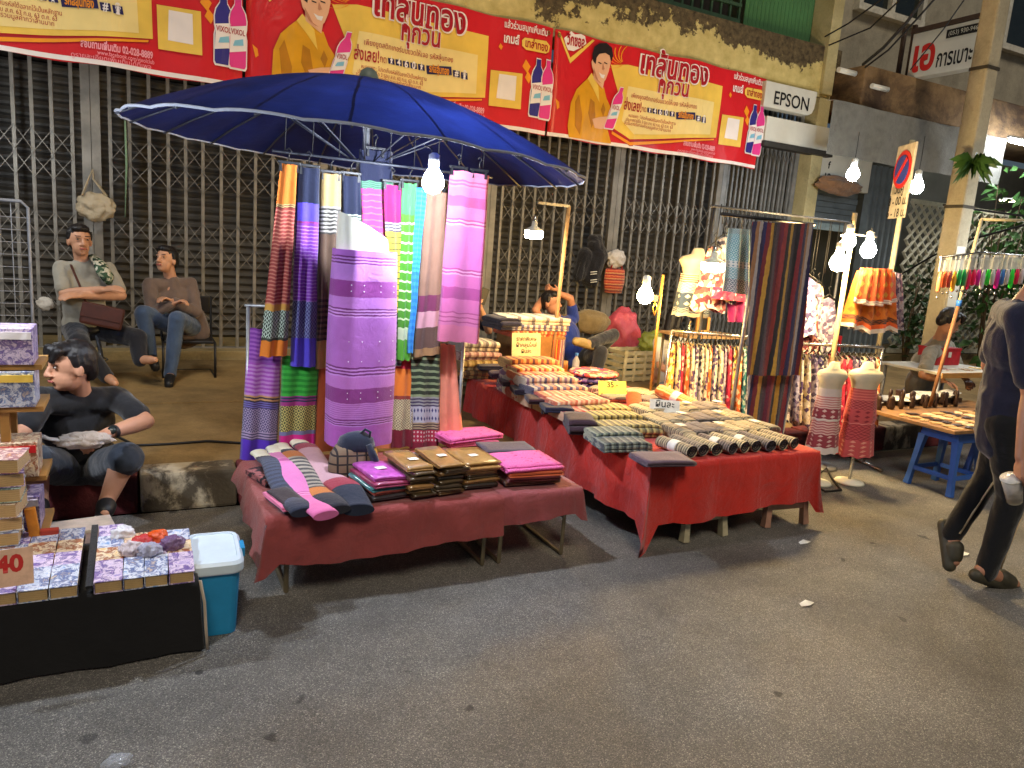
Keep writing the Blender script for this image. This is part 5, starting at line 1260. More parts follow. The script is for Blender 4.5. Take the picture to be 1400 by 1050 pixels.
    if legs:
        C = [('e', V['pel']+upv*.0, (.168*s*thin, .13*s*thin, .12*s), T)]
        for k in 'LR':
            kn, an, hp = V['k'+k], V['a'+k], V['h'+k]
            if trouser <= 1.01 and trouser > .55:
                f = (trouser-.5)*2; C += [('c', hp, kn, .098*s, .072*s), ('c', kn, kn.lerp(an, f), .07*s, .054*s)]
            else: C += [('c', hp, hp.lerp(kn, trouser*2), .1*s, .085*s)]
        blob('trousers', C, legs, t, .009, 5, .006)
    if head:
        for x in (-.033, .033):
            e = [('e', h(x, .081, .010), (.0115*s, .006*s, .0052*s), Hm)]; feature('eye', e, M_eyew, t)
            feature('iris', [('e', h(x, .084, .010), (.0062*s, .0045*s, .0054*s), Hm)], M_eyed, t)
            feature('eyebrow', [('c', h(x-.018, .090, .034), h(x+.018, .090, .034), .0032*s, .0026*s)], M_hair, t)
        feature('mouth', [('c', h(-.02, .093, -.058), h(.02, .093, -.058), .006*s, .006*s), ('e', h(0, .096, -.0585), (.014*s, .006*s, .007*s), Hm)], M_lip, t)
        hp_ = [('e', h(0, -.026, .036), (.084*s, .094*s, .094*s), Hm), ('e', h(0, .035, .088), (.062*s, .05*s, .034*s), Hm), ('e', h(0, -.075, -.01), (.066*s, .04*s, .07*s), Hm), ('c', h(-.074, .008, .06), h(-.076, .0, .01), .014*s, .01*s), ('c', h(.074, .008, .06), h(.076, .0, .01), .014*s, .01*s)]
        if hair == 'fringe': hp_ += [('c', h(-.05, .07, .085), h(-.035, .092, .045), .024*s, .014*s), ('c', h(.0, .08, .09), h(.01, .1, .05), .026*s, .014*s), ('c', h(.05, .07, .085), h(.04, .088, .05), .024*s, .012*s)]
        if hair == 'bun': hp_ += [('e', h(0, -.12, .0), (.04*s, .04*s, .04*s), Hm)]
        if hair == 'long': hp_ += [('c', h(0, -.07, .0), h(0, -.1, -.2), .075*s, .06*s), ('c', h(-.06, -.03, .0), h(-.07, -.05, -.2), .035*s, .03*s), ('c', h(.06, -.03, .0), h(.07, -.05, -.2), .035*s, .03*s)]
        blob('hair', hp_, M_hair, t, .006, 2, .004, 40)
    if shoes:
        for k in 'LR':
            a, to = V['a'+k], V['t'+k]; f = (to-a).normalized(); dn = (a-V['k'+k]).normalized(); dn = (dn-f*dn.dot(f)); dn = dn.normalized() if dn.length > .05 else Vector((0, 0, -1))
            C = [('c', a-f*.045*s+dn*.02*s, to+f*.012*s+dn*.012*s, .041*s, .036*s), ('c', a.lerp(to, .45), to+f*.01, .046*s, .036*s)]
            if shoes[1] == 'shoe': C.append(('c', a+dn*.0, a+f*.02, .046*s, .044*s))
            else: C = [('c', a-f*.05*s+dn*.034*s, to+f*.02*s+dn*.03*s, .036*s, .034*s), ('c', a.lerp(to, .5)-dn*.004, a.lerp(to, .8)-dn*.0, .047*s, .04*s)]
            blob('shoe', C, shoes[0], t, .007, 3)
    return t
def J_(**k): return {a: W(*v) for a, v in k.items()}
D_trs = cloth_mat('dark_trousers', (34, 36, 44), .15); D_blk = cloth_mat('black_tee', (30, 30, 33), .12); D_grey = cloth_mat('grey_shirt', (150, 146, 134), .12); D_card = cloth_mat('cardigan', (108, 92, 84), .15); D_jean = cloth_mat('denim', (66, 84, 112), .2); D_blue = cloth_mat('blue_shirt', (28, 48, 128), .15)
D_navy = cloth_mat('navy_tee', (33, 33, 52), .12); D_short = cloth_mat('dark_shorts', (50, 56, 66), .15); D_wht = cloth_mat('white_tee', (206, 200, 186), .1); D_taupe = cloth_mat('taupe_tee', (136, 130, 116), .12)
M_shoe = mat('shoe_black', (26, 26, 28), .5); M_olive = mat('sandal_olive', (62, 58, 44), .6)
# man with folded arms on a stool by the gate
p1 = person('man in grey shirt seated with folded arms in front of the gate', J_(pel=(118, 446, 7.0), chest=(113, 398, 6.95), neck=(112, 353, 6.92), head=(109, 329, 6.88), sL=(84, 367, 6.92), sR=(147, 369, 6.95), eL=(88, 402, 6.78), eR=(166, 404, 6.82), wL=(140, 396, 6.68), wR=(112, 404, 6.66), hL=(103, 450, 7.0), hR=(136, 450, 7.0), kL=(108, 468, 6.62), kR=(188, 462, 6.7), aL=(146, 515, 6.62), aR=(192, 492, 6.62), tL=(158, 524, 6.48), tR=(212, 492, 6.5)), (W(118, 446, 7.0).x, 7.0, .2), (.28, -.9, .02), 1, D_grey, D_trs, .75, 1.0, 'short', None, 1.05, ((0, .5, -1), (0, .5, -1)), (.3, .3))
st = thing('metal_stool', 'stool with pale metal legs under the man with folded arms', 'stool', (W(118, 446, 7.0).x, 6.98, .2))
MB().lathe([(0, .42), (.16, .42), (.165, .44), (.15, .465), (0, .465)], (0, 0, 0), 20).build('seat', M_blk, st)
for k in range(4):
    a = pi/4+k*pi/2; MB().tube([(cos(a)*.1, sin(a)*.1, .43), (cos(a)*.19, sin(a)*.19, .004)], .011, 8).build('leg', mat('pale_metal', (150, 154, 160), .35, metal=.5, bump=0), st)
MB().tube([(cos(2*pi*k/16)*.15, sin(2*pi*k/16)*.15, .18) for k in range(17)], .007, 6, cap=False).build('foot_ring', M_chrome, st)
lb_ = thing('shoulder_bag', 'brown leather shoulder bag on the lap of the man with folded arms', 'bag', W(140, 432, 6.66))
M_leath = mat('brown_leather', (74, 38, 30), .45, bump=.3)
mb = MB(); mb.box((0, 0, 0), (.30, .08, .17), Matrix.Rotation(radians(12), 3, 'Y')); mb.build('body', M_leath, lb_, bevel=.02)
mb = MB(); mb.box((0, -.045, .03), (.29, .012, .11), Matrix.Rotation(radians(12), 3, 'Y')); mb.build('flap', M_leath, lb_, bevel=.004)
b0 = Vector(lb_.location); MB().tube([W(x, y, Yq)-b0 for x, y, Yq in ((118, 415, 6.7), (108, 388, 6.76), (101, 372, 6.80), (97, 362, 6.86))], .011, 6, flat=.4).build('strap', M_leath, lb_)
sc_ = print_mat('plaid_scarf', [(60, 90, 70), (206, 206, 190), (40, 60, 50), (150, 160, 140)], 45)
mb = MB(); mb.tube([W(x, y, Yq) for x, y, Yq in ((126, 350, 6.92), (136, 360, 6.84), (141, 372, 6.80), (148, 380, 6.80), (150, 388, 6.82))], [.035, .05, .06, .055, .03], 12, flat=.5)
tag(mb.build('checked_cloth', sc_), 'green and white checked cloth over the shoulder of the man in grey', 'cloth')
# woman in cardigan on a tube chair
p2 = person('woman in brown cardigan and jeans seated with crossed legs by the gate', J_(pel=(257, 448, 7.22), chest=(238, 412, 7.17), neck=(232, 377, 7.14), head=(227, 355, 7.1), sL=(205, 389, 7.1), sR=(260, 388, 7.2), eL=(208, 428, 6.98), eR=(268, 426, 7.05), wL=(236, 416, 6.9), wR=(236, 412, 6.93), hL=(246, 448, 7.2), hR=(264, 448, 7.22), kL=(196, 428, 6.86), kR=(242, 436, 6.8), aL=(206, 486, 6.88), aR=(233, 512, 6.8), tL=(212, 500, 6.75), tR=(231, 524, 6.62)), (W(257, 448, 7.22).x, 7.2, .2), (-.55, -.75, .16), 1, D_card, D_jean, 1.9, 1.0, 'bun', (M_shoe, 'shoe'), .98, ((0, 0, -1), (0, 0, -1)), (.6, .6), .06)
chx = W(257, 448, 7.22); tc = thing('tube_chair', 'black tube framed chair under the woman in the cardigan', 'chair', (chx.x, 7.22, .2))
sz = chx.z-.2-.11
for s in (-1, 1):
    MB().tube([(.21*s, .2, .006), (.21*s, -.22, .006), (.21*s, -.22, sz*.6), (.21*s, -.2, sz), (.21*s, .2, sz), (.21*s, .24, sz+.38)], .011, 8).build('side_frame', M_blk, tc)
MB().box((0, 0, sz+.006), (.40, .4, .028)).build('seat', M_blk, tc, bevel=.01)
MB().box((0, .235, sz+.3), (.4, .025, .16)).build('backrest', M_blk, tc, bevel=.01)
MB().tube([(-.21, .2, .006), (.21, .2, .006)], .011, 8).build('crossbar', M_blk, tc)
# young man in black sitting on the kerb
p3 = person('young man in black T-shirt sitting on the kerb holding a plastic bag', J_(pel=(112, 632, 4.3), chest=(104, 578, 4.16), neck=(109, 534, 4.05), head=(97, 501, 3.98), sL=(58, 546, 4.0), sR=(158, 544, 4.12), eL=(30, 592, 3.85), eR=(200, 576, 3.95), wL=(8, 612, 3.7), wR=(146, 593, 3.76), hL=(95, 640, 4.3), hR=(132, 640, 4.3), kL=(48, 632, 3.9), kR=(170, 628, 3.92), aL=(54, 686, 3.85), aR=(146, 686, 3.86), tL=(52, 702, 3.72), tR=(143, 702, 3.74)), (W(112, 632, 4.3).x, 4.25, .0), (-.9, -.42, -.05), 0, D_blk, D_short, .72, .52, 'fringe', (M_shoe, 'sandal'), 1.0, ((0, -.3, -1), (0, .2, -1)), (.4, .7))
wp = W(146, 593, 3.76); we = W(200, 576, 3.95); dv = (we-wp).normalized()
wt = thing('wrist_watch', 'black wrist watch on the young man in black', 'watch', wp+dv*.035)
MB().tube([-dv*.011, dv*.011], .036, 16, cap=False, flat=.9).build('band', M_blk, wt); MB().lathe([(0, 0), (.019, 0), (.019, .008), (0, .008)], (0, -.03, .016), 16, m=Matrix.Rotation(radians(60), 3, 'X')).build('dial', M_glass, wt)
hb = W(118, 594, 3.70)
def crumple(name, c, rad, m, label, cat, seed, amp=.35, parts=None):
    t = thing(name, label, cat, c)
    b = bmesh.new(); bmesh.ops.create_icosphere(b, subdivisions=4, radius=1)
    for v in b.verts:
        d = v.co.normalized(); f = 1+amp*(nz((d.x*2.2, d.y*2.2, d.z*2.2+seed), 1)+.6*abs(nz((d.x*5, d.y*5, d.z*5+seed), 1))+.3*abs(nz((d.x*11, d.y*11, d.z*11+seed), 1)))
        v.co = Vector((d.x*rad[0]*f, d.y*rad[1]*f, d.z*rad[2]*f))
    me = bpy.data.meshes.new('film'); b.to_mesh(me); b.free(); me.materials.append(m)
    for p in me.polygons: p.use_smooth = True
    link('bag', me, t); return t
M_pbag = film_mat('plastic_bag', (232, 222, 212), .72, .35); M_pbag2 = film_mat('plastic_bag_b', (206, 190, 160), .7, .3)
cb_ = crumple('plastic_bag', hb+Vector((-.01, -.02, -.02)), (.1, .05, .034), M_pbag, 'crumpled white plastic bag in the hands of the young man in black', 'plastic bag', 3)
mb = MB(); mb.tube([(-.07, 0, .0), (-.13, -.01, .015), (-.16, -.01, .03)], [.03, .022, .03], 10, flat=.3); mb.build('handle', M_pbag, cb_)
hg = crumple('plastic_bag', W(131, 283, 8.1), (.15, .07, .115), M_pbag2, 'cream plastic bag hanging from the gate above the man in grey', 'plastic bag', 8)
hz0 = Vector(hg.location); mb = MB()
for x, y in ((112, 268), (146, 268)): mb.tube([W(x, y, 8.1)-hz0, W(124+(x-128)*.2, 245, 8.12)-hz0, W(127, 231, 8.13)-hz0], [.035, .02, .008], 8, flat=.35)
mb.build('handle', M_pbag2, hg)
crumple('paper_bag', W(62, 415, 8.1), (.065, .03, .06), mat('white_bag_small', (206, 200, 190), .6), 'small white bag tied to the gate beside the wire rack', 'bag', 12, .25)
# reclining man behind the red stall
p4 = person('man in blue shirt reclining with hands behind his head behind the blankets', J_(pel=(792, 494, 6.3), chest=(773, 458, 6.36), neck=(760, 432, 6.4), head=(754, 414, 6.28), sL=(746, 448, 6.34), sR=(784, 436, 6.5), eL=(732, 424, 6.3), eR=(780, 408, 6.45), wL=(745, 404, 6.46), wR=(764, 401, 6.48), hL=(790, 498, 6.25), hR=(796, 492, 6.38), kL=(838, 458, 6.05), kR=(822, 482, 5.85), aL=(806, 470, 5.9), aR=(808, 540, 5.85), tL=(788, 466, 5.82), tR=(812, 552, 5.66)), (W(792, 494, 6.3).x, 6.3, .2), (.5, -.85, .05), 2, D_blue, D_trs, .55, 1.0, 'short', (mat('shoe_tan', (150, 128, 84), .6), 'shoe'), .96, ((0, .6, .6), (0, .6, .6)), (.4, .4))
dc = thing('camp_chair', 'low canvas camp chair under the reclining man', 'chair', (W(785, 500, 6.4).x, 6.4, .2))
M_canv = cloth_mat('camp_canvas', (112, 92, 62), .2)
sz = W(792, 494, 6.3).z-.2-.13
MB().grid(lambda u, v: Vector((-.27+.54*u, -.2+.42*v, sz-.03*sin(u*pi))), 6, 6).grid(lambda u, v: Vector((-.27+.54*u-.05*v, .22+.22*v, sz+.55*v)), 6, 6).build('sling', M_canv, dc)
for sx in (-1, 1):
    for sy in (-1, 1): MB().tube([(.28*sx, .2*sy, .004), (.28*sx, -.2*sy, sz+.02)], .011, 8).build('leg', M_blk, dc)
    MB().tube([(.28*sx, .2, sz), (.28*sx-.05, .46, sz+.6)], .011, 8).build('back_post', M_blk, dc)
# woman in white behind the dress rack, person with phone behind the pink sarong
p5 = person('dark haired person in white T-shirt sitting behind the dress rack', J_(pel=(915, 530, 6.2), chest=(916, 486, 6.15), neck=(920, 456, 6.12), head=(924, 434, 6.1), sL=(900, 468, 6.1), sR=(938, 466, 6.2), eL=(902, 500, 6.0), eR=(944, 500, 6.1), wL=(918, 510, 5.85), wR=(935, 512, 5.9), hL=(908, 532, 6.2), hR=(924, 532, 6.2), kL=(905, 535, 5.8), kR=(930, 535, 5.8), aL=(905, 580, 5.8), aR=(930, 580, 5.8), tL=(905, 590, 5.66), tR=(930, 590, 5.66)), (W(915, 530, 6.2).x, 6.2, .2), (.8, .3, -.1), 1, D_wht, D_jean, .7, 1.0, 'long', None, .95)
plastic_stool((W(915, 530, 6.2).x, 6.2, .2), max(.2, W(915, 530, 6.2).z-.2-.12), .13, .16, M_stp, 'low plastic stool under the person in white behind the dress rack')
p8 = person('person behind the pink sarong holding up a phone', J_(pel=(632, 492, 6.4), chest=(628, 450, 6.4), neck=(628, 418, 6.4), head=(628, 392, 6.36), sL=(608, 428, 6.4), sR=(648, 428, 6.4), eL=(606, 460, 6.3), eR=(668, 452, 6.3), wL=(620, 470, 6.1), wR=(657, 422, 6.15), hL=(624, 494, 6.4), hR=(642, 494, 6.4), kL=(622, 494, 6.0), kR=(648, 494, 6.0), aL=(620, 540, 6.0), aR=(650, 540, 6.0), tL=(620, 550, 5.86), tR=(650, 550, 5.86)), (W(632, 492, 6.4).x, 6.4, .2), (.2, -.9, -.3), 1, D_blk, D_trs, .7, 1.0, 'short', None, .95, ((0, 0, -1), (.3, -.9, 0)), (.5, .6))
plastic_stool((W(632, 492, 6.4).x, 6.42, .2), max(.2, W(632, 492, 6.4).z-.2-.12), .13, .16, M_stw, 'beige plastic stool under the person holding up a phone')
ph = thing('mobile_phone', 'mobile phone held up beside the pink sarong', 'phone', W(661, 405, 6.08)); MB().box((0, 0, 0), (.075, .009, .15), Matrix.Rotation(.3, 3, 'Y')).build('case', M_blk, ph, bevel=.003); MB().box((0, .0055, 0), (.068, .002, .14), Matrix.Rotation(.3, 3, 'Y')).build('screen', M_glass, ph)
# trinket seller, bending over his table
p6 = person('seller in grey brown T-shirt bending over the white topped table', J_(pel=(1248, 545, 4.6), chest=(1266, 496, 4.45), neck=(1286, 460, 4.32), head=(1298, 440, 4.24), sL=(1296, 474, 4.56), sR=(1272, 482, 4.22), eL=(1312, 505, 4.42), eR=(1262, 512, 4.08), wL=(1322, 520, 4.2), wR=(1288, 520, 3.98), hL=(1258, 552, 4.66), hR=(1244, 552, 4.5), kL=(1300, 552, 4.5), kR=(1290, 560, 4.26), aL=(1296, 615, 4.5), aR=(1286, 622, 4.28), tL=(1310, 620, 4.42), tR=(1302, 628, 4.2)), (W(1248, 545, 4.6).x, 4.55, .2), (.80, -.30, -.42), 0, D_taupe, D_trs, .8, 1.0, 'fringe', (M_shoe, 'shoe'), 1.0, ((0, 0, -1), (0, 0, -1)), (.4, .4))
plastic_stool((W(1248, 545, 4.6).x, 4.58, .2), .26, .13, .16, M_stp, 'low plastic stool under the seller in grey brown')
# walker at the edge of the picture
p7 = person('person in navy T-shirt and black striped track trousers walking out of the picture', J_(pel=(1378, 560, 2.08), chest=(1388, 468, 2.06), neck=(1408, 402, 2.03), head=(1446, 356, 1.98), sL=(1374, 424, 2.24), sR=(1394, 432, 1.88), eL=(1352, 500, 2.36), eR=(1410, 540, 1.80), wL=(1392, 560, 2.34), wR=(1397, 626, 1.75), hL=(1378, 582, 2.14), hR=(1376, 582, 2.02), kL=(1353, 648, 2.2), kR=(1384, 678, 2.02), aL=(1302, 730, 2.26), aR=(1348, 782, 2.06), tL=(1306, 768, 2.2), tR=(1388, 798, 2.02)), (G(1360, 797).x, 2.06, 0), (.88, -.3, -.25), 2, D_navy, cloth_mat('black_track', (15, 15, 17), .12), .8, 1.0, 'short', (M_olive, 'sandal'), 1.0, ((0, 0, -1), (.6, -.4, 0)), (.5, .8), .13, thin=1.06)
sj = {k: W(*v) for k, v in dict(h=(1372, 580, 2.0), k=(1384, 678, 2.02), a=(1348, 782, 2.06)).items()}
rt0 = Vector(p7.location); M_strp = cloth_mat('pale_stripe', (206, 180, 140))
side = Vector((.74, -.67, 0))
MB().tube([sj['h']+side*.09-rt0, sj['h'].lerp(sj['k'], .5)+side*.076-rt0, sj['k']+side*.063-rt0, sj['k'].lerp(sj['a'], .5)+side*.053-rt0, sj['k'].lerp(sj['a'], .93)+side*.047-rt0], .016, 6, flat=.3).build('side_stripe', M_strp, p7)
lj = {k: W(*v) for k, v in dict(h=(1378, 582, 2.14), k=(1353, 648, 2.2), a=(1302, 730, 2.26)).items()}; sd2 = Vector((-.62, -.78, 0))
MB().tube([lj['h'].lerp(lj['k'], .6)+sd2*.07-rt0, lj['k']+sd2*.062-rt0, lj['k'].lerp(lj['a'], .5)+sd2*.052-rt0, lj['k'].lerp(lj['a'], .93)+sd2*.047-rt0], .014, 6, flat=.3).build('side_stripe', M_strp, p7)
cp = W(1385, 668, 1.76); cu = thing('drink_cup', 'clear plastic cup of iced drink in the hand of the walking person', 'cup', cp)
Rc = Matrix.Rotation(radians(-28), 3, 'Y')
MB().lathe([(0, -.07), (.03, -.07), (.043, .06), (.041, .06), (.028, -.064), (0, -.064)], (0, 0, 0), 18, m=Rc).build('cup', film_mat('cup_film', (226, 226, 220), .45), cu); MB().lathe([(0, -.062), (.0275, -.062), (.038, .04), (0, .04)], (0, 0, 0), 18, m=Rc).build('drink', mat('iced_drink', (196, 150, 110), .3), cu)
MB().lathe([(0, .068), (.02, .068), (.045, .06), (.045, .054), (0, .054)], (0, 0, 0), 18, m=Rc).build('lid', film_mat('lid_film', (240, 240, 236), .6), cu)
# ================================================================== BOOK STALL AT THE NEAR END
M_blkc = cloth_mat('black_cloth', (20, 19, 20), .2, wr=.3)
drape('tablecloth', -1.3, .185, 2.72, 3.18, .28, lambda s, t: .265, M_blkc, 'black cloth hanging to the ground over the low book table', wave=.006, corner=.02, seed=3, flare=.02)
bt = thing('low_table', 'low table under the black cloth of the book stall', 'table', (-.55, 2.95, 0))
MB().box((0, 0, .262), (1.42, .42, .02)).build('tabletop', M_board, bt)
for sx in (-1, 1):
    for sy in (-1, 1): MB().box((sx*.66, sy*.17, .126), (.04, .04, .25)).build('leg', M_board, bt)
hem = MB(); hem.tube([(.19, 2.715, .281), (.203, 2.70, .2), (.207, 2.69, .1), (.212, 2.685, .02)], .006, 6); 
tag(hem.build('cloth_border', cloth_mat('pale_border', (176, 160, 140))), 'pale woven border tape along the edge of the black cloth', 'trim')
def cover_mat(name, cols):
    t = NT(name); co = t.co(); oi = t.n('ShaderNodeObjectInfo'); va = t.n('ShaderNodeVectorMath', operation='ADD'); t.l(co, va.inputs[0]); t.l(oi.outputs['Location'], va.inputs[1])
    f = t.noise(34, va.outputs[0], 4, .7, .8); n = len(cols)
    c = t.ramp(f, [(.32+.36*i/(n-1), lin(k)) for i, k in enumerate(cols)]); t.base(c); return t.fin(.35, coat=.25)
M_page = stripe_mat('book_pages', [(214, 180, 120), (196, 156, 98), (222, 190, 134), (186, 146, 92)], .008, 2, .15)
CV = [cover_mat('cover%d' % k, c) for k, c in enumerate((
 [(110, 150, 200), (226, 226, 230), (60, 90, 150), (200, 180, 160)], [(196, 100, 90), (236, 210, 190), (120, 60, 90), (226, 170, 110)], [(150, 130, 190), (226, 206, 220), (90, 70, 140), (190, 160, 200)], [(90, 140, 140), (206, 220, 200), (50, 90, 100), (180, 190, 150)], [(220, 180, 110), (236, 220, 190), (150, 90, 60), (190, 120, 80)], [(180, 190, 206), (240, 236, 230), (110, 120, 150), (200, 140, 140)]))]
def book(loc, w, d, h, m, label, rot=0, tilt=0, group='books on the book stall'):
    t = thing('book', label, 'book', loc, 0, group); t.rotation_euler = (tilt, 0, rot)
    MB().box((0, 0, h/2), (w-.006, d-.006, h-.004)).build('pages', M_page, t)
    MB().box((0, 0, h), (w, d, .003)).build('front_cover', m, t); MB().box((0, 0, .0015), (w, d, .003)).build('back_cover', m, t)
    MB().box((-w/2, 0, h/2+.0008), (.003, d, h-.0025)).build('spine', m, t)
    return t
edges = []; x = -.62; _rb = random.Random(5)
while x < .13:
    w = _rb.uniform(.062, .088)
    if x < -.175 < x+w+.004: x = -.145
    if x+w > .172: w = .172-x
    if w > .04: edges.append((x, x+w))
    x += w+.004
for r in range(4):
    for k, (xa, xb) in enumerate(edges):
        if r == 3 and k > len(edges)-4: continue
        book(((xa+xb)/2, 2.785+.105*r, .287+.008*r), xb-xa, .135, .046-.004*r, CV[(k*5+r*2+k*k) % 6], f'paperback in the {["front","second","third","back"][r]} row of books, {ORD[len(edges)-1-k]} from the blue bin', random.uniform(-.03, .03), .16)
sp = MB(); sp.box((-.16, 2.93, .335), (.022, .46, .012), Matrix.Rotation(.1, 3, 'X')); tag(sp.build('divider_strap', M_blkc), 'black strap dividing the rows of books', 'strap')
cols = [((232, 230, 236), 'white'), ((206, 60, 60), 'red'), ((232, 90, 30), 'orange'), ((120, 90, 130), 'violet'), ((214, 200, 206), 'pale pink'), ((170, 170, 190), 'grey')]
for k, (x, y) in enumerate(((168, 738), (192, 752), (214, 744), (236, 752), (180, 760), (206, 762))):
    q = G(x, y, .33); crumple('toy_packet', q+Vector((0, 0, .025)), (.038, .03, .028), film_mat('packet%d' % k, cols[k][0], .9, .25), f'{cols[k][1]} crinkled toy packet behind the paperbacks near the blue bin', 'packet', 20+k, .4)
# price card "40"
pc = thing('price_card', 'cream card with red 40 leaning on the books at the left edge', 'price card', W(14, 802, 2.69)); pc.rotation_euler = (-.3, 0, .1)
MB().box((0, 0, .06), (.13, .004, .12)).build('card', mat('card_pinkish', (226, 184, 156), .7), pc); lettering('40', .075, (0, -.003, .07), pc, M_redink, .003)
MB().bar((0, .003, .1), (0, .05, .005), .01, .003).build('prop', M_tag, pc)
# box of cards on a small stand behind the books
q = W(110, 728, 3.42); bx_ = thing('card_box', 'pink and white box of cards on a small black stand by the kerb', 'box', (q.x, 3.42, 0))
MB().box((0, 0, q.z), (.24, .15, .05), Matrix.Rotation(.18, 3, 'Z')).build('carton', print_mat('cardbox', [(226, 200, 200), (206, 120, 130), (240, 226, 214)], 16, .5), bx_, bevel=.003)
MB().box((0, 0, q.z+.028), (.245, .155, .012), Matrix.Rotation(.18, 3, 'Z')).build('lid', mat('card_lid', (222, 206, 190), .6), bx_)
for sx in (-1, 1): MB().tube([(.1*sx, 0, q.z-.026), (-.02*sx, .0, q.z*.45), (.1*sx, .03, .004)], .01, 6).build('stand_leg', M_blk, bx_)
# rack with boxed sets
rk = thing('book_rack', 'wooden book rack at the left edge holding boxed comics', 'rack', (-.57, 3.42, 0))
M_wood = mat('pale_wood', (176, 130, 70), .6, scale=8)
for x in (-.25, .11):
    for y in (-.08, .1): MB().box((x, y, .5), (.03, .03, 1.0)).build('post', M_wood, rk)
tz = [.30, .52, .80, .965]
for z in tz: MB().box((-.02, .01, z), (.52, .24, .02)).build('shelf', M_wood, rk)
names = ['lowest', 'second', 'third', 'top']
for k, z in enumerate(tz):
    for j in range(3):
        x = -.57-.2+.17*j; m = CV[(k*2+j) % 6]
        b = thing('boxed_set', f'boxed comic set on the {names[k]} shelf of the wooden rack, {ORD[2-j]} from its outer post', 'book', (x, 3.38, z+.011), group='boxed sets on the rack')
        hgt = .14
        MB().box((0, 0, hgt/2), (.15, .16, hgt)).build('box', m, b, bevel=.003); MB().box((0, -.082, hgt*.8), (.14, .004, hgt*.2)).build('title_strip', [V_red, V_yel, V_white][(j+k) % 3], b)
# stacked books near the lens edge
for k in range(7):
    q = Vector((-.49+.004*k, 3.12, .30+.055*k)); book(q, .18, .16, .05, CV[(k*5+1) % 6], f'thick book in the tall stack at the left edge, {ORD[k]} from the bottom', .12*((k % 3)-1), 0, 'books in the tall stack')
st_ = thing('wooden_peg', 'orange wooden stand beside the tall stack of books', 'stand', (-.36, 3.14, .28)); MB().box((0, 0, .09), (.035, .03, .18), Matrix.Rotation(-.12, 3, 'Y')).build('block', mat('orange_wood', (206, 130, 40), .5), st_, bevel=.004); MB().box((.05, 0, .045), (.06, .03, .09)).build('red_block', mat('red_wood', (170, 60, 44), .5), st_, bevel=.004)
# wire rack near the gate
wk = thing('wire_rack', 'pale wire grid rack in front of the gate at the left edge', 'rack', (0, 0, 0))
p0, p1 = W(38, 282, 6.2), W(42, 480, 6.2); M_wire = mat('white_wire', (150, 156, 168), .4, bump=0)
MB().tube([(p0.x-.75, 6.2, p0.z+.03), (p0.x-.04, 6.2, p0.z+.03), (p0.x, 6.2, p0.z-.01), (p0.x, 6.2, .2)], .011, 8).build('frame', M_wire, wk)
n = 14
for k in range(n):
    z = p0.z-.08-k*.085; MB().tube([(p0.x-.75, 6.2, z), (p0.x, 6.2, z)], .003, 5).build('wire', M_wire, wk)
for k in range(7): MB().tube([(p0.x-.1*k-.1, 6.205, p0.z+.03), (p0.x-.1*k-.1, 6.205, p0.z-1.2)], .003, 5).build('wire', M_wire, wk)
MB().tube([(p0.x-.75, 6.2, p0.z+.03), (p0.x-.75, 6.2, .2)], .011, 8).build('frame', M_wire, wk)
MB().box((p0.x-.37, 6.2, .21), (.8, .3, .02)).build('foot', M_wire, wk)
# blue bin with white lid
M_bin = mat('bin_blue', (40, 140, 190), .35, var=.06, bump=.03); M_lid = mat('lid_white', (206, 220, 230), .35, var=.05, bump=.03)
bn = thing('storage_bin', 'blue plastic storage bin with white lid beside the book table', 'bin', (.255, 2.94, 0), -.04)
def rrect(w, d, r, z, n=5):
    P = []
    for cx, cy, a0 in ((w/2-r, d/2-r, 0), (-w/2+r, d/2-r, pi/2), (-w/2+r, -d/2+r, pi), (w/2-r, -d/2+r, 1.5*pi)):
        P += [Vector((cx+r*cos(a0+pi/2*k/n), cy+r*sin(a0+pi/2*k/n), z)) for k in range(n+1)]
    return P
def loft(rings, cap=True):
    m = MB(); n = len(rings[0]); vs = [v for r in rings for v in r]
    fs = [(i*n+k, i*n+(k+1) % n, (i+1)*n+(k+1) % n, (i+1)*n+k) for i in range(len(rings)-1) for k in range(n)]
    if cap: fs += [list(range(n)), [(len(rings)-1)*n+k for k in range(n)]]
    m.add(vs, fs, None, False); return m
loft([rrect(.15, .26, .03, .002), rrect(.155, .265, .035, .02), rrect(.18, .30, .04, .285)]).build('tub', M_bin, bn)
loft([rrect(.20, .32, .045, .262), rrect(.205, .325, .045, .268), rrect(.205, .325, .045, .298), rrect(.185, .305, .04, .31), rrect(.16, .28, .035, .312), rrect(.155, .275, .03, .306)]).build('lid', M_lid, bn)
MB().box((.105, .02, .285), (.02, .08, .04)).build('latch', M_bin, bn, bevel=.005); MB().box((-.105, .02, .285), (.02, .08, .04)).build('latch', M_bin, bn, bevel=.005)
cb3 = MB(); cb3.tube([W(150, 612, 5.2).xy.to_3d()+Vector((0, 0, .207)), G(185, 609, .207), G(230, 607, .207), G(285, 603, .207), G(335, 606, .207), G(420, 604, .207)], .008, 6)
tag(cb3.build('power_cable', M_cab), 'black power cable lying across the pavement behind the kerb', 'cable')
bulb('white bulb hanging by the gate just outside the left edge', (-1.35, 6.6, 2.15), G_day, .07, .4)
bulb('bare bulb hanging over the book stall just outside the left edge', (-.86, 3.25, 1.62), G_cool, .05, .5)
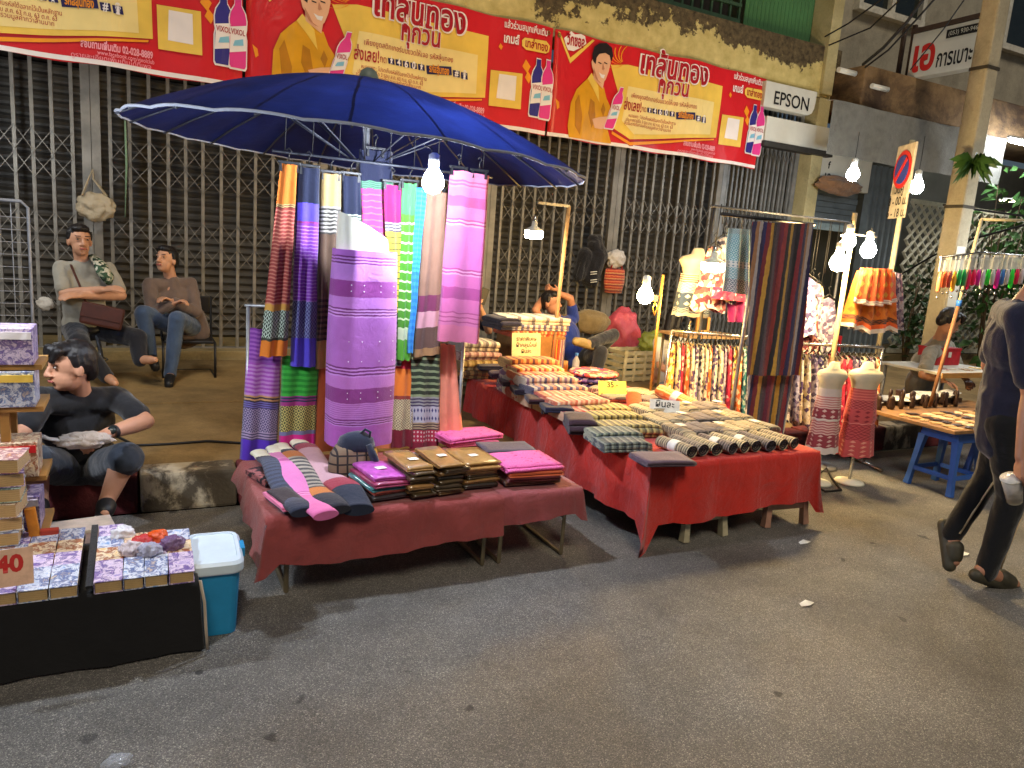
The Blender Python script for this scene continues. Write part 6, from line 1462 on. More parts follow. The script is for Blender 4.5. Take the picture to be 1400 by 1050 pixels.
# ================================================================== ON THE GATE AND BEHIND THE RED STALL
jk = thing('hooded_jacket', 'black hooded jacket with white cuff stripes hanging on the gate', 'jacket', W(808, 332, 8.08))
j0 = Vector(jk.location); M_jk = cloth_mat('black_jacket', (30, 30, 36), .2, wr=.8)
def jb(name, prim, m, **k): return blob(name, prim, m, jk, .012, 4, .012, 9)
jb('body', [('c', W(812, 330, 8.1), W(818, 350, 8.08), .09, .13), ('c', W(815, 350, 8.08), W(806, 380, 8.07), .14, .13), ('c', W(800, 350, 8.07), W(793, 374, 8.06), .1, .09), ('c', W(818, 326, 8.1), W(812, 336, 8.06), .06, .09)], M_jk)
jb('sleeve', [('c', W(822, 345, 8.03), W(812, 388, 8.0), .06, .05)], M_jk); jb('sleeve', [('c', W(800, 350, 8.03), W(791, 380, 8.0), .055, .045)], M_jk)
for y in (371, 374, 382, 385): p = W(812, y, 7.94)-j0; MB().tube([p-Vector((.05, 0, .012)), p+Vector((.045, 0, 0))], .006, 5).build('stripe', M_tag, jk)
crumple('carrier_bag', W(842, 354, 8.06), (.13, .06, .11), film_mat('carrier', (206, 200, 196), .95, .4), 'white carrier bag with red handles hanging on the gate', 'bag', 31, .3)
tb_ = thing('tote_bag', 'orange red patterned tote bag hanging below the white carrier bag', 'bag', W(840, 380, 8.06))
MB().lathe([(0, -.2), (.13, -.19), (.16, -.05), (.15, .1), (.13, .12), (0, .11)], (0, 0, 0), 20, sx=1, sy=.35).build('body', stripe_mat('tote', [(196, 70, 50), (226, 120, 80), (150, 50, 50), (214, 150, 100)], .07, 2), tb_)
MB().tube([(-.09, -.03, .1), (-.05, -.02, .25), (.05, -.02, .25), (.09, -.03, .1)], .01, 6).build('handle', mat('red_handle', (170, 50, 50), .6), tb_)
crumple('pink_sack', Vector((W(850, 455, 7.3).x, 7.3, .62)), (.22, .17, .3), film_mat('pink_film', (206, 84, 100), .95, .4), 'pink plastic sack standing in the green crate', 'sack', 40, .25)
gc = thing('plastic_crate', 'dark green plastic crate holding the pink sack', 'crate', (W(850, 480, 7.3).x, 7.3, .2)); M_gcr = mat('green_crate', (30, 84, 66), .5)
def crate(t, w, d, h, m):
    for s in (-1, 1):
        for k in range(5):
            MB().box((0, s*d/2, h*(.06+.21*k)+.01), (w, .014, h*.12)).build('slat', m, t); MB().box((s*w/2, 0, h*(.06+.21*k)+.01), (.014, d+.014, h*.12)).build('slat', m, t)
        for k in range(4): MB().box((-w/2+w*(k+.02)/3+(.012 if k == 0 else -.02 if k == 3 else 0), s*d/2, h/2), (.03, .022, h)).build('rib', m, t)
    MB().box((0, 0, .008), (w-.02, d-.02, .012)).build('floor', m, t)
crate(gc, .46, .34, .28, M_gcr)
wc = thing('basket', 'cream slotted plastic basket on the pavement behind the lamp post', 'basket', (G(866, 520, .2).x, G(866, 520, .2).y+.1, .2), .1); crate(wc, .46, .32, .34, mat('cream_plastic', (196, 186, 150), .5))
crumple('green_bag', Vector((G(885, 520, .2).x+.1, G(885, 520, .2).y+.1, .62)), (.16, .1, .12), film_mat('green_film', (140, 150, 60), .85, .3), 'yellow green plastic bag lying in the cream basket', 'bag', 44, .35)
crumple('cushion_bag', W(806, 440, 6.9), (.26, .12, .13), cloth_mat('olive_cushion', (120, 104, 74), .2, wr=.6), 'olive brown stuffed bag behind the reclining man', 'bag', 47, .12)
q = W(775, 500, 5.7); bo = thing('water_bottle', 'clear water bottle with blue cap behind the price card', 'bottle', (q.x, 5.55, RZ+.0))
MB().lathe([(0, 0), (.032, 0), (.033, .02), (.032, .13), (.014, .165), (.013, .18), (0, .18)], (0, 0, 0), 16).build('bottle', film_mat('clear_pet', (206, 214, 220), .5, .1), bo); MB().lathe([(.016, .178), (.016, .2), (0, .2)], (0, 0, 0), 14).build('cap', mat('cap_blue', (60, 120, 200), .4), bo)
jr = thing('jar', 'small orange brown jar beside the water bottle', 'jar', (q.x-.12, 5.55, RZ)); MB().lathe([(0, 0), (.035, 0), (.036, .09), (.03, .1), (0, .1)], (0, 0, 0), 16).build('jar', mat('amber', (160, 96, 40), .3), jr); MB().lathe([(.033, .1), (.033, .13), (0, .13)], (0, 0, 0), 14).build('lid', mat('tan_lid', (196, 150, 90), .5), jr)
rt_ = thing('side_table', 'small table behind the red stall carrying bottle and box', 'table', (q.x-.25, 5.68, 0)); MB().box((0, 0, RZ-.03), (.8, .34, .03)).build('tabletop', M_board, rt_)
for sx in (-1, 1):
    for sy in (-1, 1): MB().box((.36*sx, .14*sy, .22), (.03, .03, .44)).build('leg', M_board, rt_)
# lamp posts
M_lpost = mat('lamp_post', (150, 120, 84), .5, var=.2)
l1 = thing('lamp_stand', 'slim wooden lamp stand with bracket arm behind the blankets', 'lamp stand', (W(755, 480, 5.45).x, 5.45, .2))
l0 = Vector(l1.location); a1, a2, a3 = W(778, 282, 5.45)-l0, W(735, 277, 5.45)-l0, W(757, 470, 5.45)-l0
MB().tube([(a3.x-.02, 0, .0), a3, a1], .017, 8).build('post', M_lpost, l1); MB().bar(a1, a2, .03, .02).build('arm', mat('arm_grey', (140, 136, 124), .5), l1)
MB().tube([(-.15, 0, .008), (.15, 0, .008)], .012, 8).build('foot', M_lpost, l1); MB().tube([(0, -.15, .008), (0, .15, .008)], .012, 8).build('foot', M_lpost, l1)
p = W(730, 318, 5.4); ufo_lamp('warm disc lamp hanging from the bracket above the blankets', p, G_disc, .075, .2)
l2 = thing('lamp_stand', 'brass coloured lamp stand in the middle of the red stall', 'lamp stand', (W(893, 500, 4.6).x, 4.6, RZ+.004)); l20 = Vector(l2.location)
MB().tube([(0, 0, 0), (0, 0, W(896, 375, 4.6).z-l20.z)], .011, 8).build('post', mat('brass_pole', (170, 130, 70), .4, metal=.5, bump=0), l2)
MB().lathe([(0, 0), (.08, 0), (.08, .012), (.02, .02), (0, .02)], (0, 0, 0), 18).build('foot', M_lpost, l2)
p = W(896, 408, 4.58)-l20; MB().box(p, (.03, .03, .05)).build('clamp', M_chrome, l2)
for s in (-1, 1): MB().tube([p+Vector((0, 0, -.02)), p+Vector((.02*s, -.01, -.07)), p+Vector((0, -.01, -.13))], .004, 6).build('clip_wire', mat('brass', (190, 160, 90), .3, metal=.8), l2)
bulb('warm yellow bulb clamped to the lamp stand on the red stall', W(882, 405, 4.5), G_yel, .06, 0)
ufo_lamp('warm white disc lamp hanging in front of the elephant print dress', W(975, 362, 4.2), G_disc, .085, .3)
# ================================================================== DRESS STALL
PR = [print_mat('dress%d' % k, c, sc) for k, (c, sc) in enumerate((
 ([(232, 222, 200), (206, 190, 150), (90, 70, 110), (226, 214, 190)], 34), ([(226, 200, 90), (236, 226, 200), (200, 130, 60), (90, 60, 60)], 30), ([(214, 206, 196), (110, 100, 150), (230, 226, 214), (70, 60, 100)], 36), ([(190, 40, 70), (214, 70, 90), (150, 30, 60), (226, 190, 180)], 26), ([(226, 120, 60), (236, 200, 160), (200, 90, 50), (236, 220, 190)], 30), ([(206, 200, 190), (60, 56, 70), (226, 220, 206), (150, 140, 140)], 38), ([(120, 60, 60), (206, 180, 170), (90, 40, 50), (170, 110, 100)], 34), ([(170, 160, 176), (90, 80, 110), (206, 196, 206), (130, 110, 140)], 34), ([(60, 130, 130), (214, 226, 220), (40, 90, 100), (170, 200, 190)], 30)))]
def dress_mesh(w, th, h, seed):
    """empty dress on a hanger: narrow shoulders, flared wavy hem; hangs down from z=0"""
    mb = MB()
    def f(u, v):
        a = 2*pi*u; ww = w*(.34+.12*sin(min(1, v*3)*pi*.5)+.55*v**1.3)*.5; tt = th*(.35+.65*v)
        wv = 1+.22*v*sin(a*7+seed)+.1*v*sin(a*13+seed*2)
        return Vector((tt*cos(a)*wv, ww*sin(a)*(1+.05*nz((a, v*3, seed))), -.03-h*v+.02*v*sin(a*4+seed)-.03*(1-v)*abs(sin(a))))
    mb.grid(f, 28, 12); return mb
def hang_dress(loc, rot, w, th, h, m, label, seed, group):
    t = thing('hanging_dress', label, 'dress', loc, rot, group)
    dress_mesh(w, th, h, seed).build('dress', m, t)
    MB().tube([(0, -w*.2, -.05), (0, 0, 0), (0, w*.2, -.05)], .006, 6).build('hanger_bar', M_blk, t)
    MB().tube([(0, 0, 0), (0, 0, .03), (0, .014, .05), (0, 0, .068), (0, -.012, .058)], .0035, 6).build('hanger_hook', M_blk, t)
    return t
def rack(label, a, b, z, base=.0):
    t = thing('clothes_rack', label, 'clothes rack', (0, 0, base)); a, b = Vector(a), Vector(b); d = (b-a).normalized(); nrm = Vector((-d.y, d.x, 0))
    MB().tube([a+Vector((0, 0, z)), b+Vector((0, 0, z))], .012, 8).build('rail', M_chrome, t)
    for e in (a, b):
        MB().tube([e+Vector((0, 0, .01)), e+Vector((0, 0, z))], .012, 8).build('upright', M_chrome, t); MB().tube([e-nrm*.22+Vector((0, 0, .012)), e+nrm*.22+Vector((0, 0, .012))], .012, 8).build('foot', M_chrome, t)
    MB().tube([a+Vector((0, 0, .12)), b+Vector((0, 0, .12))], .009, 8).build('base_bar', M_chrome, t)
    return t
ra_, rb2 = (W(918, 452, 4.62).x, 4.62, 0), (W(1034, 480, 4.28).x, 4.28, 0)
rack('chrome clothes rack full of printed dresses behind the rolled scarves', ra_, rb2, 1.0)
nD = 18; DC = ['cream', 'yellow', 'violet grey', 'crimson', 'orange', 'black and white', 'rust', 'mauve', 'teal']
seq = [1, 0, 3, 4, 0, 2, 5, 0, 4, 2, 0, 7, 3, 1, 4, 8, 5, 1]
for k in range(nD):
    f = (k+.7)/(nD+.4); p = Vector(ra_).lerp(Vector(rb2), f)
    hang_dress((p.x, p.y, .955), radians(-24)+random.uniform(-.12, .12), .36, .034, .50+.08*random.random(), PR[seq[k]], f'{DC[seq[k]]} printed dress, {ORD[k]} from the seller end of the chrome rack', k, 'dresses on the chrome rack')
r2a, r2b = (W(1076, 470, 4.15).x, 4.15, 0), (W(1206, 480, 3.95).x, 3.95, 0)
rack('second clothes rack behind the dress forms', r2a, r2b, .98)
seq2 = [5, 7, 0, 0, 7, 2, 5, 6, 0, 3, 3, 7, 2, 0, 7, 4]
for k in range(16):
    p = Vector(r2a).lerp(Vector(r2b), (k+.6)/16.4)
    hang_dress((p.x, p.y, .935), radians(-20)+random.uniform(-.15, .15), .36, .036, .50+.1*random.random(), PR[seq2[k]], f'{DC[seq2[k]]} printed dress, {ORD[k]} from the striped cloth on the second rack', k+40, 'dresses on the second rack')
STR = [(150, 60, 60), (40, 36, 40), (206, 160, 60), (60, 56, 66), (36, 34, 44), (140, 44, 54), (50, 44, 84), (170, 120, 80), (190, 180, 180), (44, 42, 90), (120, 40, 50), (200, 150, 60), (50, 46, 50), (90, 70, 84), (110, 40, 60)]
M_vs = stripe_mat('long_stripes', STR, .46, 0, .35)
hang('striped_cloth', (1028, 303), (1112, 306), (1018, 513), (1092, 513), 3.74, M_vs, 'long multicoloured striped cloth hanging beside the bulbs', .02, 4, 60, 'cloth', None)
hang('striped_cloth', (1022, 500), (1086, 502), (1018, 596), (1070, 594), 3.82, M_vs, 'second striped cloth showing below the long one, with pink tassels', .02, 4, 61, 'cloth', None)
mb = MB()
for k in range(14):
    p = W(1020+3.7*k, 592, 3.8); mb.tube([p, p-Vector((0, 0, .05))], [.006, .011], 5)
o = mb.build('tassel_fringe', cloth_mat('pink_tassel', (190, 110, 120))); tag(o, 'pink tassel fringe hanging from the second striped cloth', 'fringe'); o['kind'] = 'stuff'
cr_ = thing('hanging_rail', 'black rail carrying the long striped cloth and the teal dress', 'rail', (0, 0, 0)); za_ = W(1060, 301, 3.76).z
xa_, xb_ = W(985, 303, 3.76).x, W(1114, 303, 3.76).x
MB().tube([(xa_, 3.76, za_), (xb_, 3.76, za_)], .012, 8).build('rod', M_blk, cr_)
for x in (W(1040, 303, 3.8).x, xb_-.05): MB().tube([(x, 3.8, za_), (x, 3.86, .005)], .013, 8).build('upright', M_steel, cr_)
teal = band_mat('teal_dress', [(.08, 'd', 2, (226, 230, 226), (70, 130, 140)), (.5, 'd', 5, (60, 156, 166), (206, 226, 226)), (.6, 't', 2, (226, 226, 220), (120, 150, 160)), (.78, 'd', 3, (60, 150, 160), (214, 226, 226)), (1, 'd', 3, (214, 216, 214), (110, 120, 130))])
hang('patterned_dress', (995, 312), (1024, 314), (990, 398), (1022, 404), 3.9, teal, 'teal and white tiered dress beside the long striped cloth', .03, 2, 62, 'dress', None)
hang('patterned_dress', (975, 392), (1020, 396), (974, 408), (1022, 413), 4.4, PR[3], 'red printed skirt half hidden behind the disc lamp', .02, 3, 63, 'skirt', None)
hang('patterned_dress', (995, 408), (1020, 410), (996, 440), (1018, 440), 4.45, cloth_mat('magenta_cloth', (130, 24, 80)), 'dark magenta garment below the red printed skirt', .02, 2, 64, 'garment', None)
def bust(label, px, ytop, ywaist, ybot, Y, w, m, tier=2, dressed='skirt'):
    p = W(px, ywaist, Y); zt_, zw_, zb_ = W(px, ytop, Y).z, p.z, W(px, ybot, Y).z
    fl = .004 if Y < 4.2 else .204
    t = thing('dress_form', label, 'dress form', (p.x, Y, 0), -.25)
    h = zt_-zw_
    rings = [(.42*w, zw_-.04), (.40*w, zw_), (.48*w, zw_+h*.3), (.6*w, zw_+h*.52), (.52*w, zw_+h*.66), (.24*w, zw_+h*.76), (.16*w, zw_+h*.97), (.0, zt_)]
    MB().lathe(rings, (0, 0, 0), 22, sx=1.0, sy=.62).build('torso', mat('form_beige', (196, 184, 156), .55, var=.08, bump=.05), t)
    d = MB(); nv = 18
    def f(u, v):
        a = 2*pi*u; tv = (v*tier) % 1 if tier > 1 and v < 1 else 1
        r = w*(.43+.16*v+.05*tv)*(1+.05*v*sin(a*9)+.03*sin(a*5+2)); return Vector((r*cos(a), r*.66*sin(a), zw_+.02-(zw_+.02-zb_)*v+.006*sin(a*8)*v))
    d.grid(f, 40, nv); d.build('dress', m, t)
    MB().tube([(0, 0, fl), (0, 0, zw_)], .012, 8).build('pole', M_chrome, t); MB().lathe([(0, fl), (.11, fl), (.1, fl+.015), (.02, fl+.025), (0, fl+.03)], (0, 0, 0), 18).build('base', M_form, t)
eleph = band_mat('elephant_dress', [(.2, 's', 4, (206, 206, 196), (150, 90, 80)), (.45, 'd', 3, (120, 140, 156), (226, 226, 220)), (.8, 't', 2, (66, 84, 110), (226, 226, 216)), (.92, 'd', 2, (190, 200, 200), (60, 80, 110)), (1, 'c', (206, 210, 206))])
bust('cream dress form in a blue and white animal print dress behind the disc lamp', 951, 338, 378, 432, 4.75, .26, eleph, 1)
redsk = band_mat('red_tiers', [(.16, 's', 4, (190, 80, 76), (214, 110, 100)), (.3, 'd', 3, (206, 100, 96), (150, 50, 56)), (.5, 't', 3, (196, 80, 80), (140, 40, 50)), (.52, 's', 1, (226, 140, 130), (180, 70, 70)), (.75, 'd', 4, (200, 84, 84), (150, 50, 56)), (1, 't', 4, (196, 80, 80), (226, 150, 130))])
pinkd = band_mat('pinkish_tiers', [(.12, 'c', (206, 190, 180)), (.3, 's', 5, (190, 120, 116), (220, 190, 180)), (.46, 't', 2, (150, 60, 70), (220, 190, 180)), (.5, 's', 1, (230, 220, 210), (210, 190, 180)), (.7, 's', 5, (180, 100, 100), (220, 180, 170)), (.9, 't', 3, (150, 60, 70), (214, 180, 170)), (1, 'c', (222, 210, 200))])
bust('cream dress form in a rosy tiered dress, nearer the striped cloth', 1135, 494, 534, 616, 3.66, .2, pinkd, 2)
bust('cream dress form in a red tiered skirt, nearer the trinket table', 1181, 494, 534, 620, 3.6, .235, redsk, 2)
up_row = [(1098, 372, 2, 'violet grey'), (1112, 378, 7, 'mauve'), (1126, 384, 0, 'cream'), (986, 318, 5, 'black and white'), (1012, 322, 8, 'teal'), (1092, 392, 0, 'pale cream'), (1105, 400, 6, 'rust'), (1134, 402, 7, 'dusty mauve'), (1120, 410, 5, 'monochrome'), (972, 330, 6, 'reddish')]
for k, (px_, py_, mi, nm) in enumerate(up_row):
    p = W(px_, py_, 4.55); hang_dress(p+Vector((0, .05*(k % 3)-.05, 0)), radians(60)+random.uniform(-.3, .3), .3, .04, .5, PR[mi], f'{nm} printed dress hung high '+('behind the three bulbs' if k < 3 or 5 <= k < 9 else 'beside the long striped cloth'), k+80, 'dresses hung high')
hr_ = thing('hanging_rail', 'high thin rail behind the three bulbs carrying dresses', 'rail', (0, 0, 0)); e0, e1 = W(975, 312, 4.55), W(1140, 384, 4.55)
for k, (px_, py_, mi, nm) in enumerate(up_row):
    p = W(px_, py_, 4.55); MB().tube([p+Vector((0, 0, .065)), Vector((p.x, 4.55, 1.98))], .003, 5).build('cord', M_cab, hr_)
MB().tube([(e0.x-.05, 4.55, 1.98), (e1.x+.1, 4.55, 1.98)], .01, 8).build('rod', M_dsteel, hr_)
for x in (e0.x, e1.x+.05): MB().tube([(x, 4.56, 1.98), (x, 4.56, .2)], .012, 8).build('upright', M_dsteel, hr_)
# orange skirt hung on the pole with bulbs
osk = band_mat('orange_skirt', [(.60, 'c', (214, 110, 36)), (.78, 't', 1, (214, 120, 40), (190, 90, 30)), (.86, 'd', 1, (150, 80, 40), (80, 50, 40)), (.93, 'c', (230, 100, 40)), (1, 'c', (232, 220, 206))])
hang('orange_skirt', (1174, 370), (1222, 372), (1152, 444), (1230, 448), 4.03, osk, 'bright orange two tiered skirt with white lace hanging below the bulbs', .05, 4, 70, 'skirt', None, scal=.05)
ots = band_mat('orange_tier', [(.88, 't', 3, (226, 84, 22), (222, 160, 60)), (1, 's', 2, (238, 226, 214), (206, 170, 160))])
ot_ = hang('upper_tier', (1177, 366), (1221, 368), (1164, 412), (1224, 414), 3.97, ots, '', .03, 5, 72, 'skirt', None, scal=.025)
for kk in ('label', 'category', 'group'):
    if kk in ot_: del ot_[kk]
sk_ = bpy.data.objects['orange_skirt']; ot_.parent = sk_; ot_.location = ot_.location-sk_.location
hang('lilac_skirt', (1218, 372), (1230, 374), (1208, 448), (1236, 452), 4.1, PR[7], 'mauve printed skirt just behind the orange one', .04, 3, 71, 'skirt', None)
bpole = thing('lamp_stand', 'pale wooden pole carrying three bulbs above the second rack', 'lamp stand', (W(1140, 480, 4.0).x, 4.0, 0)); b0 = Vector(bpole.location)
MB().tube([(0, 0, .0), (0, 0, W(1160, 290, 4.0).z)], .018, 8).build('post', mat('pale_pole', (206, 180, 130), .5), bpole); zb_ = W(1165, 320, 4.0).z
MB().tube([(-.12, 0, zb_-.02), (0, -.02, zb_), (.28, 0, zb_-.0)], .008, 8).build('arm', M_steel, bpole); MB().lathe([(0, 0), (.16, 0), (.15, .02), (.02, .03), (0, .03)], (0, 0, 0), 18).build('base', M_steel, bpole)
bulb('lower warm globe bulb of the three above the second rack', W(1146, 360, 3.94), G_warm, .062, .05); bulb('upper bulb of the three, nearest the pole', W(1160, 331, 3.92), G_warm, .052, .03); bulb('bulb of the three on the orange skirt side', W(1187, 343, 3.95), G_warm, .058, .03)
bulb('white bulb hanging in front of the white sign box', W(1166, 239, 6.4), G_day, .075, .3); bulb('white bulb hanging beside the no parking sign', W(1253, 256, 5.4), G_day, .07, .35)
bulb('white bulb above the toy rack just outside the right edge', W(1432, 330, 4.0), G_day, .06, .3)
tl_ = thing('tube_lamp', 'lit white tube lamp under the canopy at the right edge', 'lamp', W(1400, 196, 7.0)); MB().tube([(-.35, 0, 0), (.6, 0, 0)], .03, 10).build('tube', G_day, tl_); MB().box((.1, .0, .05), (1.0, .06, .03)).build('fitting', M_cap, tl_)
dl = thing('ceiling_lamp', 'small round lit lamp under the canopy beyond the utility pole', 'lamp', W(1378, 274, 7.6)); MB().lathe([(0, -.03), (.1, -.02), (.12, 0), (0, 0)], (0, 0, 0), 18).build('diffuser', glow('lamp_dim', (255, 240, 200), 6), dl); MB().lathe([(.13, 0), (.13, .03), (0, .03)], (0, 0, 0), 18).build('housing', M_cap, dl)
# crates and dark goods behind
M_rcr = mat('red_crate', (170, 30, 40), .5)
for k in range(2):
    q = W(1113, 448, 5.8); c_ = thing('red_crate', ('lower' if k == 0 else 'upper')+' red plastic crate standing behind the second rack', 'crate', (q.x, 5.8, .2+.335*k), group='red crates'); crate(c_, .5, .34, .33, M_rcr)
    MB().box((0, 0, .16), (.46, .3, .26)).build('liner', M_rcr, c_)
crumple('dark_bundle', Vector((W(1118, 400, 5.8).x, 5.8, 1.05)), (.24, .15, .17), print_mat('dark_goods', [(50, 44, 40), (80, 60, 50), (34, 30, 34), (110, 90, 80)], 20), 'dark bundle of goods on top of the red crates', 'bundle', 52, .3)
crumple('pink_bundle', Vector((W(1098, 462, 5.2).x, 5.2, .75)), (.14, .1, .12), cloth_mat('pink_bundle', (206, 90, 100), .2), 'small pink bundle beside the red crates', 'bundle', 53, .3)
pd_ = thing('support_table', 'small dark table holding up the pink bundle', 'table', (W(1098, 462, 5.2).x, 5.2, .2)); MB().box((0, 0, .42), (.4, .3, .03)).build('tabletop', M_board, pd_)
for sx in (-1, 1):
    for sy in (-1, 1): MB().box((.17*sx, .12*sy, .2), (.03, .03, .4)).build('leg', M_board, pd_)
fr_ = thing('picture_frame', 'small wooden frame behind the chrome rack', 'frame', W(961, 443, 5.2))
for s in (-1, 1):
    MB().box((.06*s, 0, 0), (.03, .02, .17)).build('stile', M_wood, fr_); MB().box((0, 0, .07*s), (.088, .02, .03)).build('rail', M_wood, fr_)
MB().box((0, .004, 0), (.09, .006, .11)).build('backing', M_blk, fr_)
ft = thing('folding_table', 'plain table behind the chrome rack with the wooden frame on it', 'table', (W(961, 460, 5.25).x, 5.25, .2)); zf = W(961, 443, 5.2).z-.09-.2
MB().box((0, 0, zf-.014), (.7, .4, .022)).build('tabletop', M_board, ft)
for sx in (-1, 1):
    for sy in (-1, 1): MB().tube([(.32*sx, .17*sy, zf-.02), (.32*sx, .17*sy, .003)], .012, 8).build('leg', M_leg, ft)
cc_ = MB(); cc_.tube([G(1118, 650, .01), G(1130, 640, .03), G(1138, 655, .012), G(1150, 670, .01), G(1128, 672, .01), G(1115, 664, .012)], .008, 6); tag(cc_.build('cable_coil', M_cab), 'loose black cable on the road under the dress forms', 'cable')
# ================================================================== TRINKET STALL
M_bstool = mat('stool_blue', (50, 92, 168), .4, var=.08, bump=.03)
plastic_stool((5.43, 3.30, 0), .49, .15, .19, M_bstool, 'blue plastic stool holding up the near end of the trinket board', .0, 'blue stools')
plastic_stool((6.35, 3.42, 0), .49, .15, .19, M_bstool, 'blue plastic stool at the far end of the trinket board by the walking person', .1, 'blue stools')
tb2 = thing('trinket_board', 'wooden board on blue stools covered with small trinkets', 'board', (5.85, 3.5, .505)); MB().box((0, 0, 0), (1.5, .84, .026)).build('board', mat('board_brown', (130, 96, 60), .7), tb2, bevel=.003)
M_comb = [mat('comb_wood', (190, 156, 104), .5), mat('comb_dark', (52, 34, 26), .4), mat('comb_pale', (214, 196, 160), .5)]
cm = MB(); cm.box((0, 0, 0), (.09, .022, .006))
for k in range(9): cm.box((-.04+.01*k, -.026, 0), (.005, .032, .005))
comb0 = cm.build('wooden_comb', M_comb[0]); cmesh = [comb0.data, comb0.data.copy(), comb0.data.copy()]; cmesh[1].materials[0] = M_comb[1]; cmesh[2].materials[0] = M_comb[2]
bpy.data.objects.remove(comb0)
words = ['light wooden', 'dark wooden', 'pale bone coloured']
for k in range(66):
    r, c = divmod(k, 11); o = link('wooden_comb', cmesh[(k*7+r) % 3], None, (5.2+.13*c+random.uniform(-.02, .02), 3.13+.085*r+random.uniform(-.015, .015), .5225+.002*(k % 3)), random.uniform(-.7, .7)); tag(o, f'{words[(k*7+r) % 3]} comb, {ORD[r]} row from the road, {ORD[c]} from the stool end', 'comb', f'{words[(k*7+r) % 3]} combs on the trinket board')
figm = MB(); figm.lathe([(0, 0), (.02, 0), (.024, .03), (.014, .06), (.02, .085), (.016, .11), (0, .12)], (0, 0, 0), 10)
f0 = figm.build('carved_figure', M_comb[1]); fm_ = f0.data; bpy.data.objects.remove(f0)
for k in range(16):
    o = link('carved_figure', fm_, None, (5.16+.07*k+random.uniform(-.015, .015), 3.74+.07*(k % 2), .519), random.uniform(0, 6)); o.scale = (1.3, .8, random.uniform(.8, 1.35)); tag(o, f'small dark carved figure, {ORD[k]} from the dress forms at the back of the trinket board', 'figurine', 'dark carved figures')
for k in range(5):
    o = MB().box((0, 0, 0), (.3, .1, .004)).build('card_sheet', M_tag, None, loc=(5.3+.24*k, 3.88, .56+.012*k), rotz=.3*(-1)**k); tag(o, f'white card sheet lying across the carved figures, {ORD[k]} from the dress forms', 'card', 'white card sheets'); o.rotation_euler.x = .25
    pk = MB().box((0, 0, .02), (.26, .08, .04)).build('card_stack', M_comb[1], None, loc=(5.3+.24*k, 3.89, .519)); tag(pk, f'dark low box behind the carved figures, {ORD[k]} from the dress forms', 'box', 'dark low boxes')
wt_ = thing('white_table', 'white topped table with metal frame in front of the bending seller', 'table', (6.6, 4.2, .0)); zt_ = .76
MB().box((0, 0, zt_), (.95, .6, .025)).build('tabletop', M_white, wt_, bevel=.004); MB().box((0, -.306, zt_-.01), (.96, .012, .045)).build('edge_trim', M_wood, wt_)
for sx in (-1, 1):
    for sy in (-1, 1): MB().tube([(.44*sx, .26*sy, zt_-.015), (.44*sx, .26*sy, .225)], .014, 8).build('leg', M_steel, wt_)
rb_ = thing('cash_box', 'red box with white clasp on the white topped table', 'box', (6.75, 4.36, zt_+.014)); MB().box((0, 0, .07), (.34, .2, .14)).build('body', M_rcr, rb_, bevel=.006); MB().box((0, 0, .15), (.345, .205, .02)).build('lid', M_rcr, rb_); MB().box((0, -.104, .1), (.04, .006, .05)).build('clasp', M_white, rb_)
for k in range(6):
    o = MB().box((0, 0, 0), (.1, .07, .004)).build('leaflet', [M_tag, CV[1], M_tag, CV[4], M_tag, V_yel][k], None, loc=(6.28+.12*k, 4.02+.03*(k % 3), zt_+.016+.001*k), rotz=.4*k); tag(o, f'small leaflet on the white topped table, {ORD[k]} from the seller', 'leaflet', 'leaflets on the white table')
fr2 = thing('toy_rack', 'metal frame on a slanting pole hung with bright toys', 'rack', (0, 0, 0))
A0, A1, A2 = W(1276, 545, 3.75), W(1342, 300, 3.75), W(1440, 302, 3.75)
MB().tube([Vector((A0.x-.03, 3.75, .52)), A0.lerp(A1, .55)], .015, 8).build('lower_pole', mat('pole_brown', (140, 100, 70), .5), fr2); MB().tube([A0.lerp(A1, .53), A1], .013, 8).build('upper_pole', M_post, fr2); MB().tube([A1, A2], .011, 8).build('top_bar', M_post, fr2)
p = A0.lerp(A1, .54); MB().tube([p-Vector((0, 0, .025)), p+Vector((0, 0, .025))], .02, 10).build('joint_tape', mat('tape_blue', (50, 110, 200), .4), fr2)
MB().tube([W(1286, 352, 3.72), W(1340, 345, 3.75), W(1440, 352, 3.75)], .008, 8).build('hook_bar', M_chrome, fr2); MB().tube([A2, Vector((A2.x, 3.75, .5))], .013, 8).build('rear_pole', M_post, fr2)
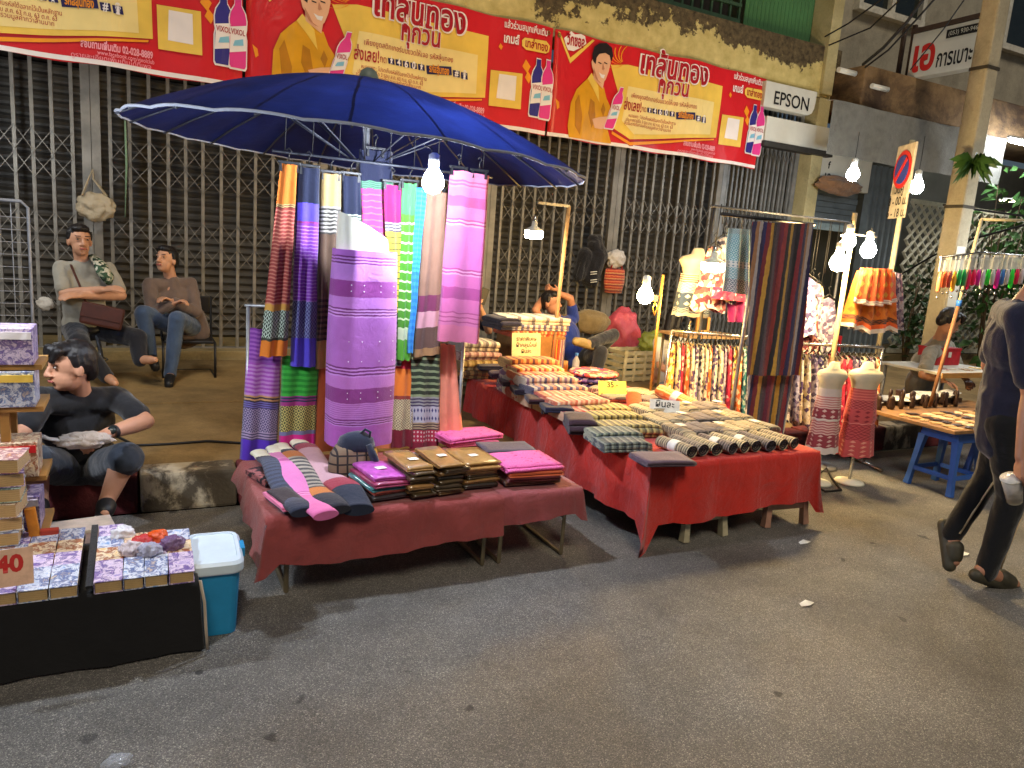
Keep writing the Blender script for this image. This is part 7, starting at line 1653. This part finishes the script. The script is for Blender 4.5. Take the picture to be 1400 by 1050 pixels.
TC = [((226, 130, 90), 'salmon'), ((236, 110, 60), 'orange'), ((190, 90, 80), 'brick'), ((40, 160, 90), 'green'), ((230, 30, 90), 'hot pink'), ((206, 40, 160), 'magenta'), ((40, 220, 60), 'neon green'), ((206, 206, 214), 'silver'), ((240, 180, 60), 'amber'), ((60, 120, 200), 'blue')]
seq = [0, 1, 2, 8, 3, 3, 4, 4, 5, 7, 6, 7, 5, 9, 7, 6, 4, 7]
for k in range(18):
    px_ = 1290+6.6*k; y0 = 350 if k > 3 else 352; top = W(px_, y0, 3.74); c = seq[k]; L = .24 if k % 3 else .30
    t = thing('hanging_toy', f'{TC[c][1]} toy on a clear packet, {ORD[k]} from the utility pole on the toy rack', 'toy', top, random.uniform(-.5, .5), 'toys on the rack')
    MB().box((0, 0, -.06), (.045, .016, .1)).build('packet', film_mat('toy_film', (226, 230, 232), .4, .1), t); MB().box((0, 0, -.006), (.04, .006, .03)).build('header_card', M_tag, t)
    MB().lathe([(0, -.11-L*.55), (.016, -.11-L*.5), (.018, -.11-L*.2), (.011, -.11), (0, -.1)], (0, 0, 0), 10).build('body', mat('toy_'+TC[c][1].replace(' ', '_'), TC[c][0], .3, var=.1, coat=.4, bump=0), t)
    MB().lathe([(0, -.14-L*.62), (.011, -.14-L*.58), (0, -.14-L*.5)], (.004, 0, 0), 8).build('charm', M_chrome, t)
# litter
for k, (x, y, lab) in enumerate(((1100, 742, 'near the far corner of the red stall'), (1318, 758, 'beside the lifted foot of the walking person'), (1103, 826, 'in the middle of the empty road'))):
    q = G(x, y, .003); mb = MB(); mb.add([q+Vector(v) for v in ((-.045, -.01, 0), (.0, -.022, .006), (.05, .0, .001), (.01, .02, .012), (-.03, .018, .0))], [(0, 1, 3), (1, 2, 3), (0, 3, 4)]); tag(mb.build('paper_scrap', M_tag), 'white paper scrap lying '+lab, 'litter', 'paper scraps on the road')
lt = crumple('plastic_wrapper', G(160, 1040, .02), (.035, .025, .012), film_mat('clear_wrap', (190, 196, 206), .35, .15), 'crumpled clear wrapper on the road at the bottom edge', 'litter', 66, .4)
crumple('rolled_tarp', TARP_AT, (.42, .1, .12), cloth_mat('brown_tarp', (132, 96, 66), .3, wr=.8), 'crumpled brown tarp bundled under the white sign box', 'tarp', 91, .3)
flush_blobs()
